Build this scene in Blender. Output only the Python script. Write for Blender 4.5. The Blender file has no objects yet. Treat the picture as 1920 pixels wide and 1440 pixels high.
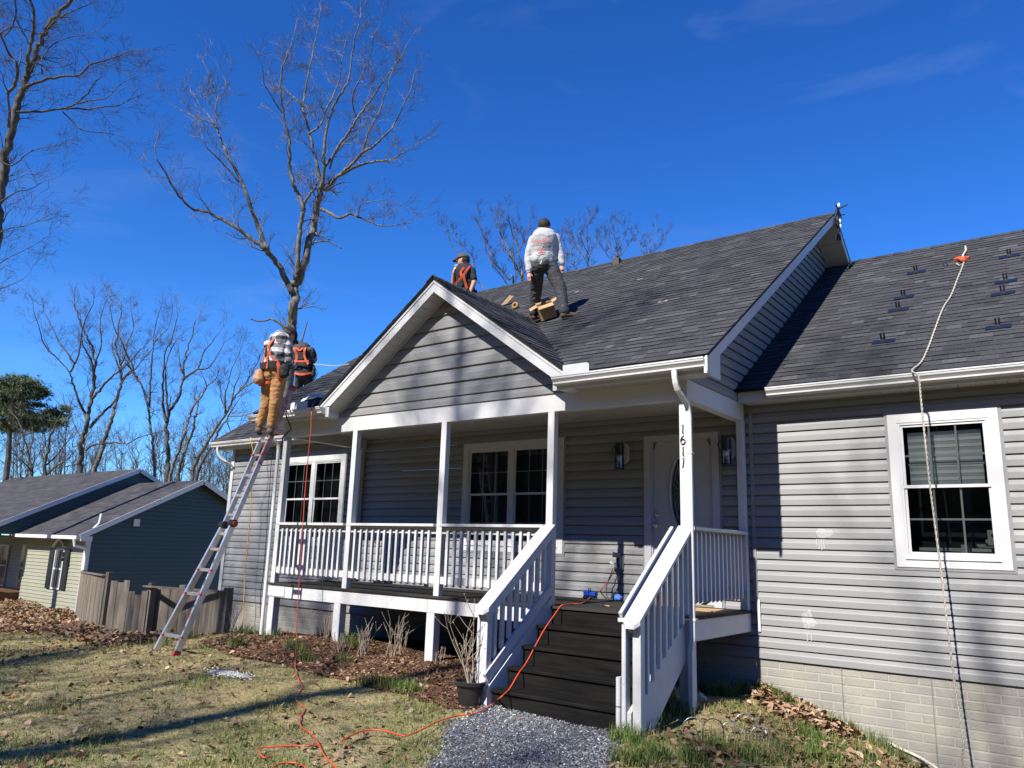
import bpy, bmesh, math, random
import numpy as np
from mathutils import Vector, Matrix, noise
R = math.radians
random.seed(7); np.random.seed(7)
S = 1.1                      # the house is laid out in units of 1.1 m; every root object is scaled by S at the end
sc = bpy.context.scene
COL = sc.collection

# ---------------------------------------------------------------- camera, sky, sun, exposure
FPX, YAW, PITCH, ROLL, CD, CZ = 1446.1, 0.651242, 0.210621, 0.0318434, 8.48356, 1.04625
_r = Vector((math.cos(YAW), math.sin(YAW), 0))
_f = Vector((-math.sin(YAW)*math.cos(PITCH), math.cos(YAW)*math.cos(PITCH), math.sin(PITCH)))
_u = _r.cross(_f)
CR = _r*math.cos(ROLL) + _u*math.sin(ROLL); CU = -_r*math.sin(ROLL) + _u*math.cos(ROLL); CF = _f
CAM = Vector((0, -CD, CZ))
cam = bpy.data.cameras.new('camera'); camo = bpy.data.objects.new('camera', cam); COL.objects.link(camo)
m = Matrix((CR, CU, -CF)).transposed().to_4x4(); m.translation = CAM*S
camo.matrix_world = m
cam.sensor_width = 36; cam.lens = FPX/1920*36; cam.clip_start = 0.1; cam.clip_end = 3000
sc.camera = camo
SUN_EL, SUN_AZ = 41.8, 0.6   # the sun stands behind the camera, square to the facade
sd = Vector((-math.sin(R(SUN_AZ))*math.cos(R(SUN_EL)), -math.cos(R(SUN_AZ))*math.cos(R(SUN_EL)), math.sin(R(SUN_EL))))
L = bpy.data.lights.new('sun', 'SUN'); L.energy = 5.0; L.angle = R(0.53); L.color = (1.0, 0.95, 0.87)
so = bpy.data.objects.new('sun', L); COL.objects.link(so); so.rotation_euler = sd.to_track_quat('Z', 'Y').to_euler(); so.location = (0, -30, 30)
w = bpy.data.worlds.new('World'); sc.world = w; w.use_nodes = True
nt = w.node_tree; nt.nodes.clear()
out = nt.nodes.new('ShaderNodeOutputWorld'); bg = nt.nodes.new('ShaderNodeBackground')
sky = nt.nodes.new('ShaderNodeTexSky'); sky.sky_type = 'NISHITA'; sky.sun_disc = False
sky.sun_elevation = R(SUN_EL); sky.sun_rotation = R(180+SUN_AZ); sky.altitude = 300
sky.air_density = 1.0; sky.dust_density = 0.0; sky.ozone_density = 3.0
hs = nt.nodes.new('ShaderNodeHueSaturation'); hs.inputs['Saturation'].default_value = 1.22; hs.inputs['Value'].default_value = 1.0
tint = nt.nodes.new('ShaderNodeMix'); tint.data_type = 'RGBA'; tint.blend_type = 'MULTIPLY'; tint.inputs[0].default_value = 1.0
tint.inputs[7].default_value = (0.45, 0.96, 1.70, 1)
tc = nt.nodes.new('ShaderNodeTexCoord')
mp = nt.nodes.new('ShaderNodeMapping'); mp.inputs['Scale'].default_value = (1.6, 1.6, 5.0); mp.inputs['Rotation'].default_value = (0.4, 0.5, 0.3)
nz = nt.nodes.new('ShaderNodeTexNoise'); nz.inputs['Scale'].default_value = 2.2; nz.inputs['Detail'].default_value = 7; nz.inputs['Roughness'].default_value = 0.55; nz.inputs['Distortion'].default_value = 0.6
cr = nt.nodes.new('ShaderNodeValToRGB'); cr.color_ramp.elements[0].position = 0.54; cr.color_ramp.elements[1].position = 0.95
cr.color_ramp.elements[1].color = (0.13, 0.13, 0.13, 1)
cl = nt.nodes.new('ShaderNodeMix'); cl.data_type = 'RGBA'; cl.inputs[7].default_value = (7.0, 8.2, 9.5, 1)
nt.links.new(sky.outputs[0], hs.inputs['Color']); nt.links.new(hs.outputs[0], tint.inputs[6])
nt.links.new(tc.outputs['Generated'], mp.inputs[0]); nt.links.new(mp.outputs[0], nz.inputs['Vector']); nt.links.new(nz.outputs['Fac'], cr.inputs[0])
sx_ = nt.nodes.new('ShaderNodeSeparateXYZ'); nt.links.new(tc.outputs['Generated'], sx_.inputs[0])
def wm(op, a, b=None, clampv=False):
    q = nt.nodes.new('ShaderNodeMath'); q.operation = op; q.use_clamp = clampv
    for i, v in enumerate((a, b)):
        if v is None: continue
        if isinstance(v, (int, float)): q.inputs[i].default_value = v
        else: nt.links.new(v, q.inputs[i])
    return q.outputs[0]
hz_ = wm('POWER', wm('SUBTRACT', 1.0, sx_.outputs['Z'], True), 2.6)     # the air brightens evenly toward the horizon, all the way round
hm = nt.nodes.new('ShaderNodeMix'); hm.data_type = 'RGBA'; hm.blend_type = 'MULTIPLY'; hm.inputs[0].default_value = 1.0
hc = nt.nodes.new('ShaderNodeMix'); hc.data_type = 'RGBA'; hc.inputs[6].default_value = (1, 1, 1, 1); hc.inputs[7].default_value = (2.0, 1.60, 1.34, 1); nt.links.new(hz_, hc.inputs[0])
nt.links.new(tint.outputs[2], hm.inputs[6]); nt.links.new(hc.outputs[2], hm.inputs[7])
nt.links.new(cr.outputs[0], cl.inputs[0]); nt.links.new(hm.outputs[2], cl.inputs[6]); nt.links.new(cl.outputs[2], bg.inputs[0])
bg.inputs[1].default_value = 0.06
nt.links.new(bg.outputs[0], out.inputs[0])
sc.view_settings.view_transform = 'Standard'; sc.view_settings.look = 'None'; sc.view_settings.gamma = 1
sc.view_settings.use_curve_mapping = False; sc.view_settings.exposure = 0.82
sc.cycles.max_bounces = 6; sc.cycles.diffuse_bounces = 1; sc.cycles.transparent_max_bounces = 12

# ---------------------------------------------------------------- helpers
def ray(px, py):
    return CF + CR*((px-960)/FPX) - CU*((py-720)/FPX)
def at_depth(px, py, d): return CAM + ray(px, py)*d
def on(px, py, axis, val):
    D = ray(px, py); return CAM + D*((val-CAM[axis])/D[axis])
def on_plane(px, py, n, c):
    D = ray(px, py); n = Vector(n); return CAM + D*((c-CAM.dot(n))/D.dot(n))
def on_range(px, py, rng):
    D = ray(px, py); return CAM + D*(rng/math.hypot(D.x, D.y))

GP = np.array([(-13,0,-.57),(-11,0,-.50),(-9.5,-1.5,-.26),(-8,-1.5,-.20),(-6.4,-1.5,-.25),(-5,-1.4,-.30),(-9.3,-3.1,-.31),(-7,-2.6,-.34),(-5,-2.6,-.38),
 (-3.9,-2.7,-.40),(-3.1,-2.6,-.38),(-3.1,-1.2,-.33),(-3.0,0,-.30),(-2.5,0,-.436),(-2.14,0,-.56),(-1.77,0,-.71),(-1.5,0,-.83),(-.8,0,-1.1),(0.5,0,-1.35),(4,0,-1.9),
 (-1.9,-1.2,-.58),(-1.2,-1.5,-.75),(0,-2,-1.0),(-1.9,-2.6,-.55),(-.6,-3.5,-.75),(2,-5,-1.0),(-2.5,-4.3,-.47),(-6.3,-6,-.44),(-4,-5,-.45),(0,-8.5,-.58),(-9,-5,-.42),
 (-12,-3,-.48),(-13.5,-1.5,-.6),(-15,1,-.85),(-12,-7,-.5),(-16.7,2.5,-1.15),(-19.9,1.1,-1.15),(-23.3,2.2,-1.2),(-18,-3,-.8),(-24,-4,-1.1),(-28.2,4.0,-1.62),(-28.2,9.8,-1.7),(-33,2,-1.5),(-36,0,-1.4),
 (-20,10,-1.5),(-10,10,-1.0),(0,10,-1.0),(-40,30,-2.5),(0,40,-2.0),(-100,60,-4),(60,60,-3),(0,-30,-.6),(-30,-30,-1),(-200,200,-5),(200,200,-5),(-300,0,-4),(300,0,-5),(0,-300,-2),(-200,-200,-2)])
def gz(x, y):
    x = np.asarray(x, float); y = np.asarray(y, float)
    d2 = (x[..., None]-GP[:, 0])**2 + (y[..., None]-GP[:, 1])**2
    wgt = 1/(d2+0.12)**1.6
    return (wgt*GP[:, 2]).sum(-1)/wgt.sum(-1)
def gzf(x, y): return float(gz(np.array([x]), np.array([y]))[0])
def ground(px, py):
    D = ray(px, py); t = 1.0; p = CAM
    for _ in range(400):
        p = CAM + D*t
        h = p.z-gzf(p.x, p.y)
        if h < 0.003: break
        t += max(0.01, h*0.8)
    return Vector((p.x, p.y, gzf(p.x, p.y)))

class MB:
    def __init__(s): s.v = []; s.f = []; s.t = []
    def add(s, vs, fs, tone=0.5):
        o = len(s.v); s.v.extend(vs); s.f.extend([tuple(i+o for i in f) for f in fs]); s.t.extend([tone]*len(vs))
    def box(s, x0, x1, y0, y1, z0, z1, tone=0.5):
        vs = [(x0,y0,z0),(x1,y0,z0),(x1,y1,z0),(x0,y1,z0),(x0,y0,z1),(x1,y0,z1),(x1,y1,z1),(x0,y1,z1)]
        s.add(vs, [(0,3,2,1),(4,5,6,7),(0,1,5,4),(1,2,6,5),(2,3,7,6),(3,0,4,7)], tone)
    def cbox(s, x0, x1, y0, y1, z0, z1, axis=2, c=0.006, tone=0.5):
        # box with its four long edges chamfered, long axis = axis
        lo = (x0,y0,z0); hi = (x1,y1,z1); a, b = [(1,2),(2,0),(0,1)][axis]
        pr = [(lo[a]+c,lo[b]),(hi[a]-c,lo[b]),(hi[a],lo[b]+c),(hi[a],hi[b]-c),(hi[a]-c,hi[b]),(lo[a]+c,hi[b]),(lo[a],hi[b]-c),(lo[a],lo[b]+c)]
        vs = []
        for e in (lo[axis], hi[axis]):
            for (p, q) in pr:
                v = [0,0,0]; v[a] = p; v[b] = q; v[axis] = e; vs.append(tuple(v))
        fs = [tuple(range(7,-1,-1)), tuple(range(8,16))]+[(i,(i+1)%8,(i+1)%8+8,i+8) for i in range(8)]
        s.add(vs, fs, tone)
    def obox(s, c, ax, ay, az, tone=0.5):
        c = Vector(c); ax = Vector(ax); ay = Vector(ay); az = Vector(az); vs = []
        for k in (-1,1):
            for i, j in ((-1,-1),(1,-1),(1,1),(-1,1)): vs.append(tuple(c+ax*i+ay*j+az*k))
        s.add(vs, [(0,3,2,1),(4,5,6,7),(0,1,5,4),(1,2,6,5),(2,3,7,6),(3,0,4,7)], tone)
    def beam(s, a, b, w, h, up=(0,0,1), tone=0.5):
        a = Vector(a); b = Vector(b); d = (b-a); l = d.length; d.normalize(); sx = d.cross(Vector(up)).normalized(); uz = sx.cross(d)
        s.obox((a+b)/2, sx*w/2, d*l/2, uz*h/2, tone)
    def prism(s, prof, fn, ends=(0., 1.), caps=True, tone=0.5):
        # prof: list of 2D points; fn(p, q, e) -> 3D ; extruded between ends
        n = len(prof); vs = [tuple(fn(p, q, e)) for e in ends for (p, q) in prof]
        fs = [(i,(i+1)%n,(i+1)%n+n,i+n) for i in range(n)]
        if caps: fs += [tuple(range(n-1,-1,-1)), tuple(range(n,2*n))]
        s.add(vs, fs, tone)
    def tube(s, pts, rad, sides=6, caps=True, tone=0.5):
        pts = [Vector(p) for p in pts]; n = len(pts)
        if n < 2: return
        if not hasattr(rad, '__len__'): rad = [rad]*n
        d0 = (pts[1]-pts[0]).normalized()
        a = d0.orthogonal().normalized(); vs = []; fs = []
        cs = [(math.cos(2*math.pi*i/sides), math.sin(2*math.pi*i/sides)) for i in range(sides)]
        for k in range(n):
            d = (pts[min(k+1,n-1)]-pts[max(k-1,0)])
            d = d.normalized() if d.length > 1e-9 else d0
            a = (a-d*a.dot(d)); a = a.normalized() if a.length > 1e-6 else d.orthogonal().normalized()
            b = d.cross(a); r = rad[k]; p = pts[k]
            for (c_, s_) in cs: vs.append((p.x+(a.x*c_+b.x*s_)*r, p.y+(a.y*c_+b.y*s_)*r, p.z+(a.z*c_+b.z*s_)*r))
        for k in range(n-1):
            o = k*sides
            for i in range(sides): fs.append((o+i, o+(i+1)%sides, o+sides+(i+1)%sides, o+sides+i))
        if caps: fs.append(tuple(range(sides-1,-1,-1))); fs.append(tuple(range((n-1)*sides, n*sides)))
        s.add(vs, fs, tone)
    def ball(s, c, r, seg=10, rings=6, sc3=(1,1,1), tone=0.5, rot=None):
        c = Vector(c); vs = []; fs = []
        for i in range(rings+1):
            th = math.pi*i/rings
            for j in range(seg):
                ph = 2*math.pi*j/seg
                v = Vector((math.sin(th)*math.cos(ph)*sc3[0], math.sin(th)*math.sin(ph)*sc3[1], math.cos(th)*sc3[2]))*r
                if rot: v = rot @ v
                vs.append(tuple(c+v))
        for i in range(rings):
            for j in range(seg): fs.append((i*seg+j, (i+1)*seg+j, (i+1)*seg+(j+1)%seg, i*seg+(j+1)%seg))
        s.add(vs, fs, tone)
    def mesh(s, name, mat=None, smooth=False, tone=False):
        me = bpy.data.meshes.new(name); me.from_pydata([tuple(v) for v in s.v], [], s.f)
        if tone:
            a = me.attributes.new('tone', 'FLOAT', 'POINT'); a.data.foreach_set('value', s.t)
        if mat:
            for mm in (mat if isinstance(mat, (list, tuple)) else [mat]): me.materials.append(mm)
        if smooth: me.polygons.foreach_set('use_smooth', [True]*len(me.polygons))
        me.update(); return me
    def build(s, name, mat=None, parent=None, smooth=False, tone=False, **props):
        o = bpy.data.objects.new(name, s.mesh(name, mat, smooth, tone)); COL.objects.link(o)
        if parent: o.parent = parent
        for k, v in props.items(): o[k] = v
        return o
def tag(o, label=None, category=None, group=None, kind=None):
    if label: o['label'] = label
    if category: o['category'] = category
    if group: o['group'] = group
    if kind: o['kind'] = kind
    return o
def empty(name, loc=(0,0,0), parent=None, **k):
    o = bpy.data.objects.new(name, None); COL.objects.link(o); o.location = loc; o.empty_display_size = 0.1
    if parent: o.parent = parent
    return tag(o, **k)
def inst(name, me, parent=None, loc=(0,0,0)):
    o = bpy.data.objects.new(name, me); COL.objects.link(o); o.location = loc
    if parent: o.parent = parent
    return o

# ---------------------------------------------------------------- materials
def mat(name, col, rough=0.6, metal=0, spec=0.5, var=0.0, vscale=3.0, stretch=(1,1,1), bump=0.0, bscale=60.0, bstretch=None, col2=None, tone=None, coat=0, objrand=0.0, detail=5):
    m = bpy.data.materials.new(name); m.use_nodes = True; nt = m.node_tree; N = nt.nodes; K = nt.links
    b = N['Principled BSDF']; b.inputs['Roughness'].default_value = rough; b.inputs['Metallic'].default_value = metal
    b.inputs['Specular IOR Level'].default_value = spec
    if coat: b.inputs['Coat Weight'].default_value = coat; b.inputs['Coat Roughness'].default_value = 0.15
    c = (*col, 1); tcn = N.new('ShaderNodeTexCoord'); src = None
    if tone:    # ramp on the tone attribute, list of (pos, colour)
        at = N.new('ShaderNodeAttribute'); at.attribute_name = 'tone'
        rp = N.new('ShaderNodeValToRGB'); e = rp.color_ramp.elements
        e[0].position = tone[0][0]; e[0].color = (*tone[0][1], 1); e[1].position = tone[-1][0]; e[1].color = (*tone[-1][1], 1)
        for p, cc in tone[1:-1]:
            q = e.new(p); q.color = (*cc, 1)
        K.new(at.outputs['Fac'], rp.inputs[0]); src = rp.outputs[0]
    if var > 0 or col2:
        mp = N.new('ShaderNodeMapping'); mp.inputs['Scale'].default_value = stretch; K.new(tcn.outputs['Object'], mp.inputs[0])
        nz = N.new('ShaderNodeTexNoise'); nz.inputs['Scale'].default_value = vscale; nz.inputs['Detail'].default_value = detail; K.new(mp.outputs[0], nz.inputs['Vector'])
        mr = N.new('ShaderNodeMapRange'); mr.inputs[1].default_value = 0.3; mr.inputs[2].default_value = 0.7
        K.new(nz.outputs['Fac'], mr.inputs[0])
        mx = N.new('ShaderNodeMix'); mx.data_type = 'RGBA'
        if col2:
            mx.inputs[6].default_value = c; mx.inputs[7].default_value = (*col2, 1); K.new(mr.outputs[0], mx.inputs[0])
            if src: K.new(src, mx.inputs[6])
        else:
            mr.inputs[3].default_value = 1-var; mr.inputs[4].default_value = 1+var
            mx.blend_type = 'MULTIPLY'; mx.inputs[0].default_value = 1; mx.inputs[6].default_value = c
            if src: K.new(src, mx.inputs[6])
            K.new(mr.outputs[0], mx.inputs[7])
        src = mx.outputs[2]
    if objrand:
        oi = N.new('ShaderNodeObjectInfo'); r2 = N.new('ShaderNodeMapRange'); r2.inputs[3].default_value = 1-objrand; r2.inputs[4].default_value = 1+objrand
        K.new(oi.outputs['Random'], r2.inputs[0]); m3 = N.new('ShaderNodeMix'); m3.data_type = 'RGBA'; m3.blend_type = 'MULTIPLY'; m3.inputs[0].default_value = 1
        m3.inputs[6].default_value = c
        if src: K.new(src, m3.inputs[6])
        K.new(r2.outputs[0], m3.inputs[7]); src = m3.outputs[2]
    if src: K.new(src, b.inputs['Base Color'])
    else: b.inputs['Base Color'].default_value = c
    if bump > 0:
        mp2 = N.new('ShaderNodeMapping'); mp2.inputs['Scale'].default_value = bstretch or stretch; K.new(tcn.outputs['Object'], mp2.inputs[0])
        n2 = N.new('ShaderNodeTexNoise'); n2.inputs['Scale'].default_value = bscale; n2.inputs['Detail'].default_value = 6; K.new(mp2.outputs[0], n2.inputs['Vector'])
        bp = N.new('ShaderNodeBump'); bp.inputs['Strength'].default_value = bump; bp.inputs['Distance'].default_value = 0.01
        K.new(n2.outputs['Fac'], bp.inputs['Height']); K.new(bp.outputs[0], b.inputs['Normal'])
    return m
def glass_mat(name, tintc, refl=0.12):
    m = bpy.data.materials.new(name); m.use_nodes = True; nt = m.node_tree; N = nt.nodes; K = nt.links; N.clear()
    o = N.new('ShaderNodeOutputMaterial'); t = N.new('ShaderNodeBsdfTransparent'); t.inputs[0].default_value = (*tintc, 1)
    g = N.new('ShaderNodeBsdfGlossy'); g.inputs['Roughness'].default_value = 0.02; g.inputs[0].default_value = (0.9, 0.95, 1, 1)
    fr = N.new('ShaderNodeFresnel'); fr.inputs[0].default_value = 1.5
    ad = N.new('ShaderNodeMath'); ad.operation = 'ADD'; ad.inputs[1].default_value = refl; K.new(fr.outputs[0], ad.inputs[0])
    mx = N.new('ShaderNodeMixShader'); K.new(ad.outputs[0], mx.inputs[0]); K.new(t.outputs[0], mx.inputs[1]); K.new(g.outputs[0], mx.inputs[2]); K.new(mx.outputs[0], o.inputs[0])
    return m
M = {}
M['siding'] = mat('vinyl_siding_grey', (0.245,0.247,0.248), 0.5, spec=0.35, var=0.05, vscale=2.5, stretch=(0.6,1,3), bump=0.015, bscale=90, bstretch=(0.3,1,3), objrand=0.03)
M['siding_trim'] = mat('grey_trim', (0.24,0.24,0.25), 0.45, var=0.03)
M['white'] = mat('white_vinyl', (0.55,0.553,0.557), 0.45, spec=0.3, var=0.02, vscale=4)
M['white_wood'] = mat('white_painted_wood', (0.54,0.543,0.548), 0.55, spec=0.3, var=0.05, vscale=9, stretch=(3,3,0.7), bump=0.25, bscale=45, bstretch=(6,6,0.6))
M['white_beam'] = mat('white_aluminium_wrap', (0.55,0.554,0.56), 0.42, spec=0.35, var=0.025, vscale=1.5, bump=0.04, bscale=6)
M['door'] = mat('white_door_paint', (0.44,0.45,0.47), 0.35, var=0.02)
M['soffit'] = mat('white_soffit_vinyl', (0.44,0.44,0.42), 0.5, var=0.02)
M['black_wood'] = mat('black_stained_wood', (0.0045,0.0045,0.005), 0.8, spec=0.08, vscale=4, stretch=(0.5,4,4), bump=0.5, bscale=30, bstretch=(0.5,8,8), col2=(0.016,0.015,0.014), detail=9)
M['deck'] = mat('worn_black_deck_stain', (0.011,0.011,0.012), 0.75, spec=0.15, col2=(0.045,0.042,0.039), vscale=2.2, stretch=(0.5,3,1), bump=0.3, bscale=30, bstretch=(0.5,8,8))
M['shingle'] = mat('charcoal_asphalt_shingle', (0.06,0.06,0.065), 0.85, spec=0.25, tone=[(0,(0.028,0.029,0.031)),(0.45,(0.044,0.045,0.049)),(0.8,(0.062,0.064,0.069)),(1,(0.080,0.083,0.089))], var=0.28, vscale=42, bump=0.7, bscale=130)
M['shingle_edge'] = mat('dark_drip_edge', (0.02,0.02,0.021), 0.9, spec=0.1)
M['brick'] = mat('moulded_concrete_brick', (0.335,0.315,0.262), 0.85, spec=0.2, col2=(0.25,0.24,0.225), vscale=1.6, bump=0.5, bscale=55, objrand=0.06)
M['mortar'] = mat('concrete_joint', (0.34,0.325,0.29), 0.9, var=0.15, vscale=4, bump=0.4, bscale=50)
M['glass'] = glass_mat('window_glass', (0.93,0.97,0.96), 0.035)
M['lamp_glass'] = glass_mat('lantern_glass', (0.85,0.85,0.86), 0.03)
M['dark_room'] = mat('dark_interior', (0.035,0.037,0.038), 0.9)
M['curtain'] = mat('dark_curtain', (0.030,0.032,0.034), 0.9, var=0.5, vscale=3, stretch=(14,1,0.2))
M['blind'] = mat('sheer_blind_fabric', (0.78,0.82,0.80), 0.8, var=0.06, vscale=6)
M['blind2'] = mat('opaque_blind_fabric', (0.48,0.53,0.53), 0.8, var=0.06, vscale=6)
M['black_metal'] = mat('black_metal', (0.012,0.012,0.013), 0.4)
M['steel'] = mat('brushed_steel', (0.55,0.55,0.54), 0.3, metal=1)
M['alu'] = mat('ladder_aluminium', (0.62,0.63,0.64), 0.34, metal=0.75, var=0.12, vscale=12, bump=0.05)
M['red'] = mat('red_plastic', (0.36,0.035,0.028), 0.4)
M['alu_red'] = mat('red_printed_rail', (0.28,0.05,0.045), 0.45, col2=(0.38,0.34,0.34), vscale=9, stretch=(2,2,1.4))
M['rubber'] = mat('black_rubber', (0.02,0.02,0.02), 0.8)
M['orange'] = mat('orange_cord_jacket', (0.60,0.07,0.022), 0.4)
M['yellow'] = mat('yellow_cord_jacket', (0.75,0.36,0.02), 0.4)
M['orange_web'] = mat('orange_webbing', (0.52,0.075,0.02), 0.65, var=0.15, vscale=30)
M['rope'] = mat('white_braided_rope', (0.42,0.385,0.31), 0.8, var=0.2, vscale=60, bump=0.5)
M['card'] = mat('brown_cardboard', (0.40,0.25,0.13), 0.85, var=0.08, vscale=5)
M['card_dark'] = mat('brown_cardboard_inside', (0.24,0.15,0.08), 0.85, var=0.08)
M['blue'] = mat('blue_plastic', (0.012,0.06,0.42), 0.35)
M['blue_cloth'] = mat('blue_glove_fabric', (0.06,0.15,0.50), 0.8, var=0.25, vscale=30)
M['skin'] = mat('skin', (0.55,0.30,0.21), 0.5, var=0.06, vscale=14)
M['hair'] = mat('dark_hair', (0.016,0.012,0.010), 0.75, var=0.4, vscale=40, bump=0.6, bscale=90)
M['beard'] = mat('brown_beard', (0.045,0.025,0.016), 0.8, var=0.4, vscale=50, bump=0.6, bscale=90)
M['tan'] = mat('tan_canvas', (0.34,0.175,0.065), 0.8, var=0.16, vscale=9, bump=1.0, bscale=20, bstretch=(1,1,2.2))
M['tan_pouch'] = mat('tan_leather', (0.38,0.20,0.09), 0.6, var=0.2, vscale=12, bump=0.3, bscale=30)
M['charcoal'] = mat('charcoal_work_cloth', (0.040,0.042,0.047), 0.85, var=0.25, vscale=9, bump=1.0, bscale=20, bstretch=(1,1,2.2))
M['navy'] = mat('navy_cotton', (0.012,0.015,0.026), 0.85, var=0.2, vscale=8, bump=0.4, bscale=16)
M['hoodie'] = mat('heather_grey_fleece', (0.40,0.41,0.425), 0.9, var=0.07, vscale=9, bump=0.9, bscale=18, bstretch=(1,1,1.8))
M['boot'] = mat('brown_work_boot', (0.11,0.065,0.035), 0.7, var=0.3, vscale=14, bump=0.3)
M['boot_grey'] = mat('worn_grey_boot', (0.09,0.075,0.06), 0.75, var=0.3, vscale=14, bump=0.3)
M['sole'] = mat('boot_sole', (0.05,0.045,0.04), 0.85)
M['cap_olive'] = mat('olive_cap', (0.065,0.056,0.038), 0.8, var=0.1)
M['black_cloth'] = mat('black_cloth', (0.014,0.014,0.016), 0.85, var=0.3, vscale=10)
M['print_red'] = mat('red_print', (0.80,0.12,0.10), 0.8)
M['print_black'] = mat('black_print', (0.03,0.03,0.035), 0.8)
M['bark'] = mat('grey_bark', (0.045,0.040,0.034), 0.9, spec=0.1, col2=(0.20,0.19,0.165), vscale=9, stretch=(1,1,0.45), bump=1.0, bscale=14, bstretch=(2.4,2.4,0.5))
M['bark_dark'] = mat('dark_bark', (0.035,0.030,0.026), 0.9, spec=0.1, col2=(0.13,0.12,0.105), vscale=4, stretch=(1,1,0.5), bump=1.0, bscale=12, bstretch=(2.4,2.4,0.5))
M['twig'] = mat('grey_twigs', (0.16,0.145,0.125), 0.9, spec=0.1, var=0.3, vscale=1.5)
M['twig_dark'] = mat('brown_twigs', (0.085,0.070,0.058), 0.9, spec=0.2, var=0.2, vscale=1.5)
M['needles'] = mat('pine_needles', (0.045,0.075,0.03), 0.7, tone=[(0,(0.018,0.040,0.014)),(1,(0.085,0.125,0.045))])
M['fence'] = mat('weathered_fence_board', (0.24,0.205,0.165), 0.9, spec=0.2, col2=(0.12,0.10,0.08), vscale=3, stretch=(4,4,0.5), bump=0.6, bscale=22, bstretch=(8,8,0.6), objrand=0.12)
M['brown_wood'] = mat('brown_stained_wood', (0.10,0.045,0.022), 0.7, var=0.25, vscale=6, bump=0.2)
M['green_siding'] = mat('sage_green_siding', (0.27,0.268,0.205), 0.5, var=0.04, objrand=0.03)
M['neighbour_shingle'] = mat('old_grey_shingle', (0.038,0.037,0.04), 0.9, var=0.30, vscale=2.2, stretch=(0.5,1,1), bump=0.5, bscale=24, tone=[(0,(0.024,0.023,0.026)),(1,(0.056,0.054,0.057))])
M['terracotta'] = mat('black_plastic_pot', (0.02,0.02,0.021), 0.35, spec=0.5)
M['stick'] = mat('pale_dry_stem', (0.30,0.25,0.19), 0.85, var=0.15)
M['wire'] = mat('galvanised_wire', (0.45,0.46,0.45), 0.4, metal=0.7)
M['black_pool'] = mat('solar_flashing_black', (0.012,0.014,0.025), 0.25)
M['stain'] = mat('white_spray_residue', (0.62,0.63,0.65), 0.7)
_n = M['stain'].node_tree; _z = _n.nodes.new('ShaderNodeTexNoise'); _z.inputs['Scale'].default_value = 26; _z.inputs['Detail'].default_value = 6
_r = _n.nodes.new('ShaderNodeMapRange'); _r.inputs[1].default_value = .34; _r.inputs[2].default_value = .62; _r.inputs[3].default_value = .08; _r.inputs[4].default_value = .65
_n.links.new(_z.outputs['Fac'], _r.inputs[0]); _n.links.new(_r.outputs[0], _n.nodes['Principled BSDF'].inputs['Alpha'])
M['shingle_butt'] = mat('black_asphalt_edge', (0.010,0.010,0.011), 0.9, spec=0.1)
M['pvc'] = mat('dirty_white_pipe', (0.62,0.57,0.47), 0.5, var=0.15, vscale=10)
M['plastic_white'] = mat('white_plastic', (0.78,0.78,0.78), 0.4)
M['soil'] = mat('dark_soil', (0.06,0.042,0.028), 0.95, var=0.35, vscale=15, bump=1.0, bscale=40)
# ================================================================ THE HOUSE
house = empty('house', (-6, 4, -0.5), label='grey vinyl-sided single-storey house with white front porch and charcoal shingle roof', category='house')
for_house_inv = Matrix.Translation((6, -4, 0.5))
def hb(mb, name, mat_, parent=None, **k):     # part of the house, geometry in world layout coordinates
    o = mb.build(name, mat_, parent or house, **k)
    if parent is None: o.matrix_parent_inverse = for_house_inv
    return o
HS = 0.1143; XL, XR = -13.06, 2.2; D = 1.55
PROF = [(0,-.018),(0,.016),(.50,.0145),(.60,.0085),(.875,.0015),(.89,-.018),(1.0,-.018),(1.0,-.020)]
def board(mb, ul0, ur0, ul1, ur1, z0, z1, fn):
    vs = []; n = len(PROF)
    for side in (0, 1):
        for (t, o) in PROF:
            u = (ul0+(ul1-ul0)*t) if side == 0 else (ur0+(ur1-ur0)*t)
            vs.append(tuple(fn(u, o, z0+(z1-z0)*t)))
    fs = [(i,(i+1)%n,(i+1)%n+n,i+n) for i in range(n)]+[tuple(range(n-1,-1,-1)), tuple(range(n,2*n))]
    mb.add(vs, fs)
OPEN = [(-1.655,-.665,.985,2.49),(-7.295,-5.54,.985,2.50),(-11.475,-9.815,.985,2.49),(-4.40,-3.405,.40,2.45),(-9.47,-9.37,.48,2.54)]
wall = MB(); wall.box(XL, XL+.1, .02, 8.2, -.02, 2.75); wall.box(XR-.1, XR, .02, 8.2, -.02, 2.75); wall.box(XL, XR, 8.1, 8.2, -.02, 2.75)
wallo = hb(wall, 'wall', M['siding'])
rs = random.Random(3)
for k in range(24):
    z0 = k*HS; z1 = z0+HS
    if k == 23: z1 = 2.735
    zm = (z0+z1)/2; segs = [(XL+.05, XR)]
    for (a, b_, c, d_) in OPEN[:4]:
        if c < zm < d_:
            ns = []
            for (p, q) in segs:
                if b_ <= p or a >= q: ns.append((p, q)); continue
                if a > p: ns.append((p, a))
                if b_ < q: ns.append((b_, q))
            segs = ns
    for (p, q) in segs:
        cuts = [p]; x = p+rs.uniform(1.5, 3.4)
        if q-p > 3.6:
            while x < q-0.8: cuts.append(x); x += rs.uniform(2.8, 3.5)
        cuts.append(q)
        for i in range(len(cuts)-1):
            mb = MB(); e = 0.0012*(i % 2); j = rs.uniform(-.0006, .0006)
            board(mb, cuts[i]-(.01 if i else 0), cuts[i+1], cuts[i]-(.01 if i else 0), cuts[i+1], z0+j, z1+j, lambda u, o, z, e=e: (u, -o-e, z))
            hb(mb, 'siding_board', M['siding'], wallo)
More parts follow.
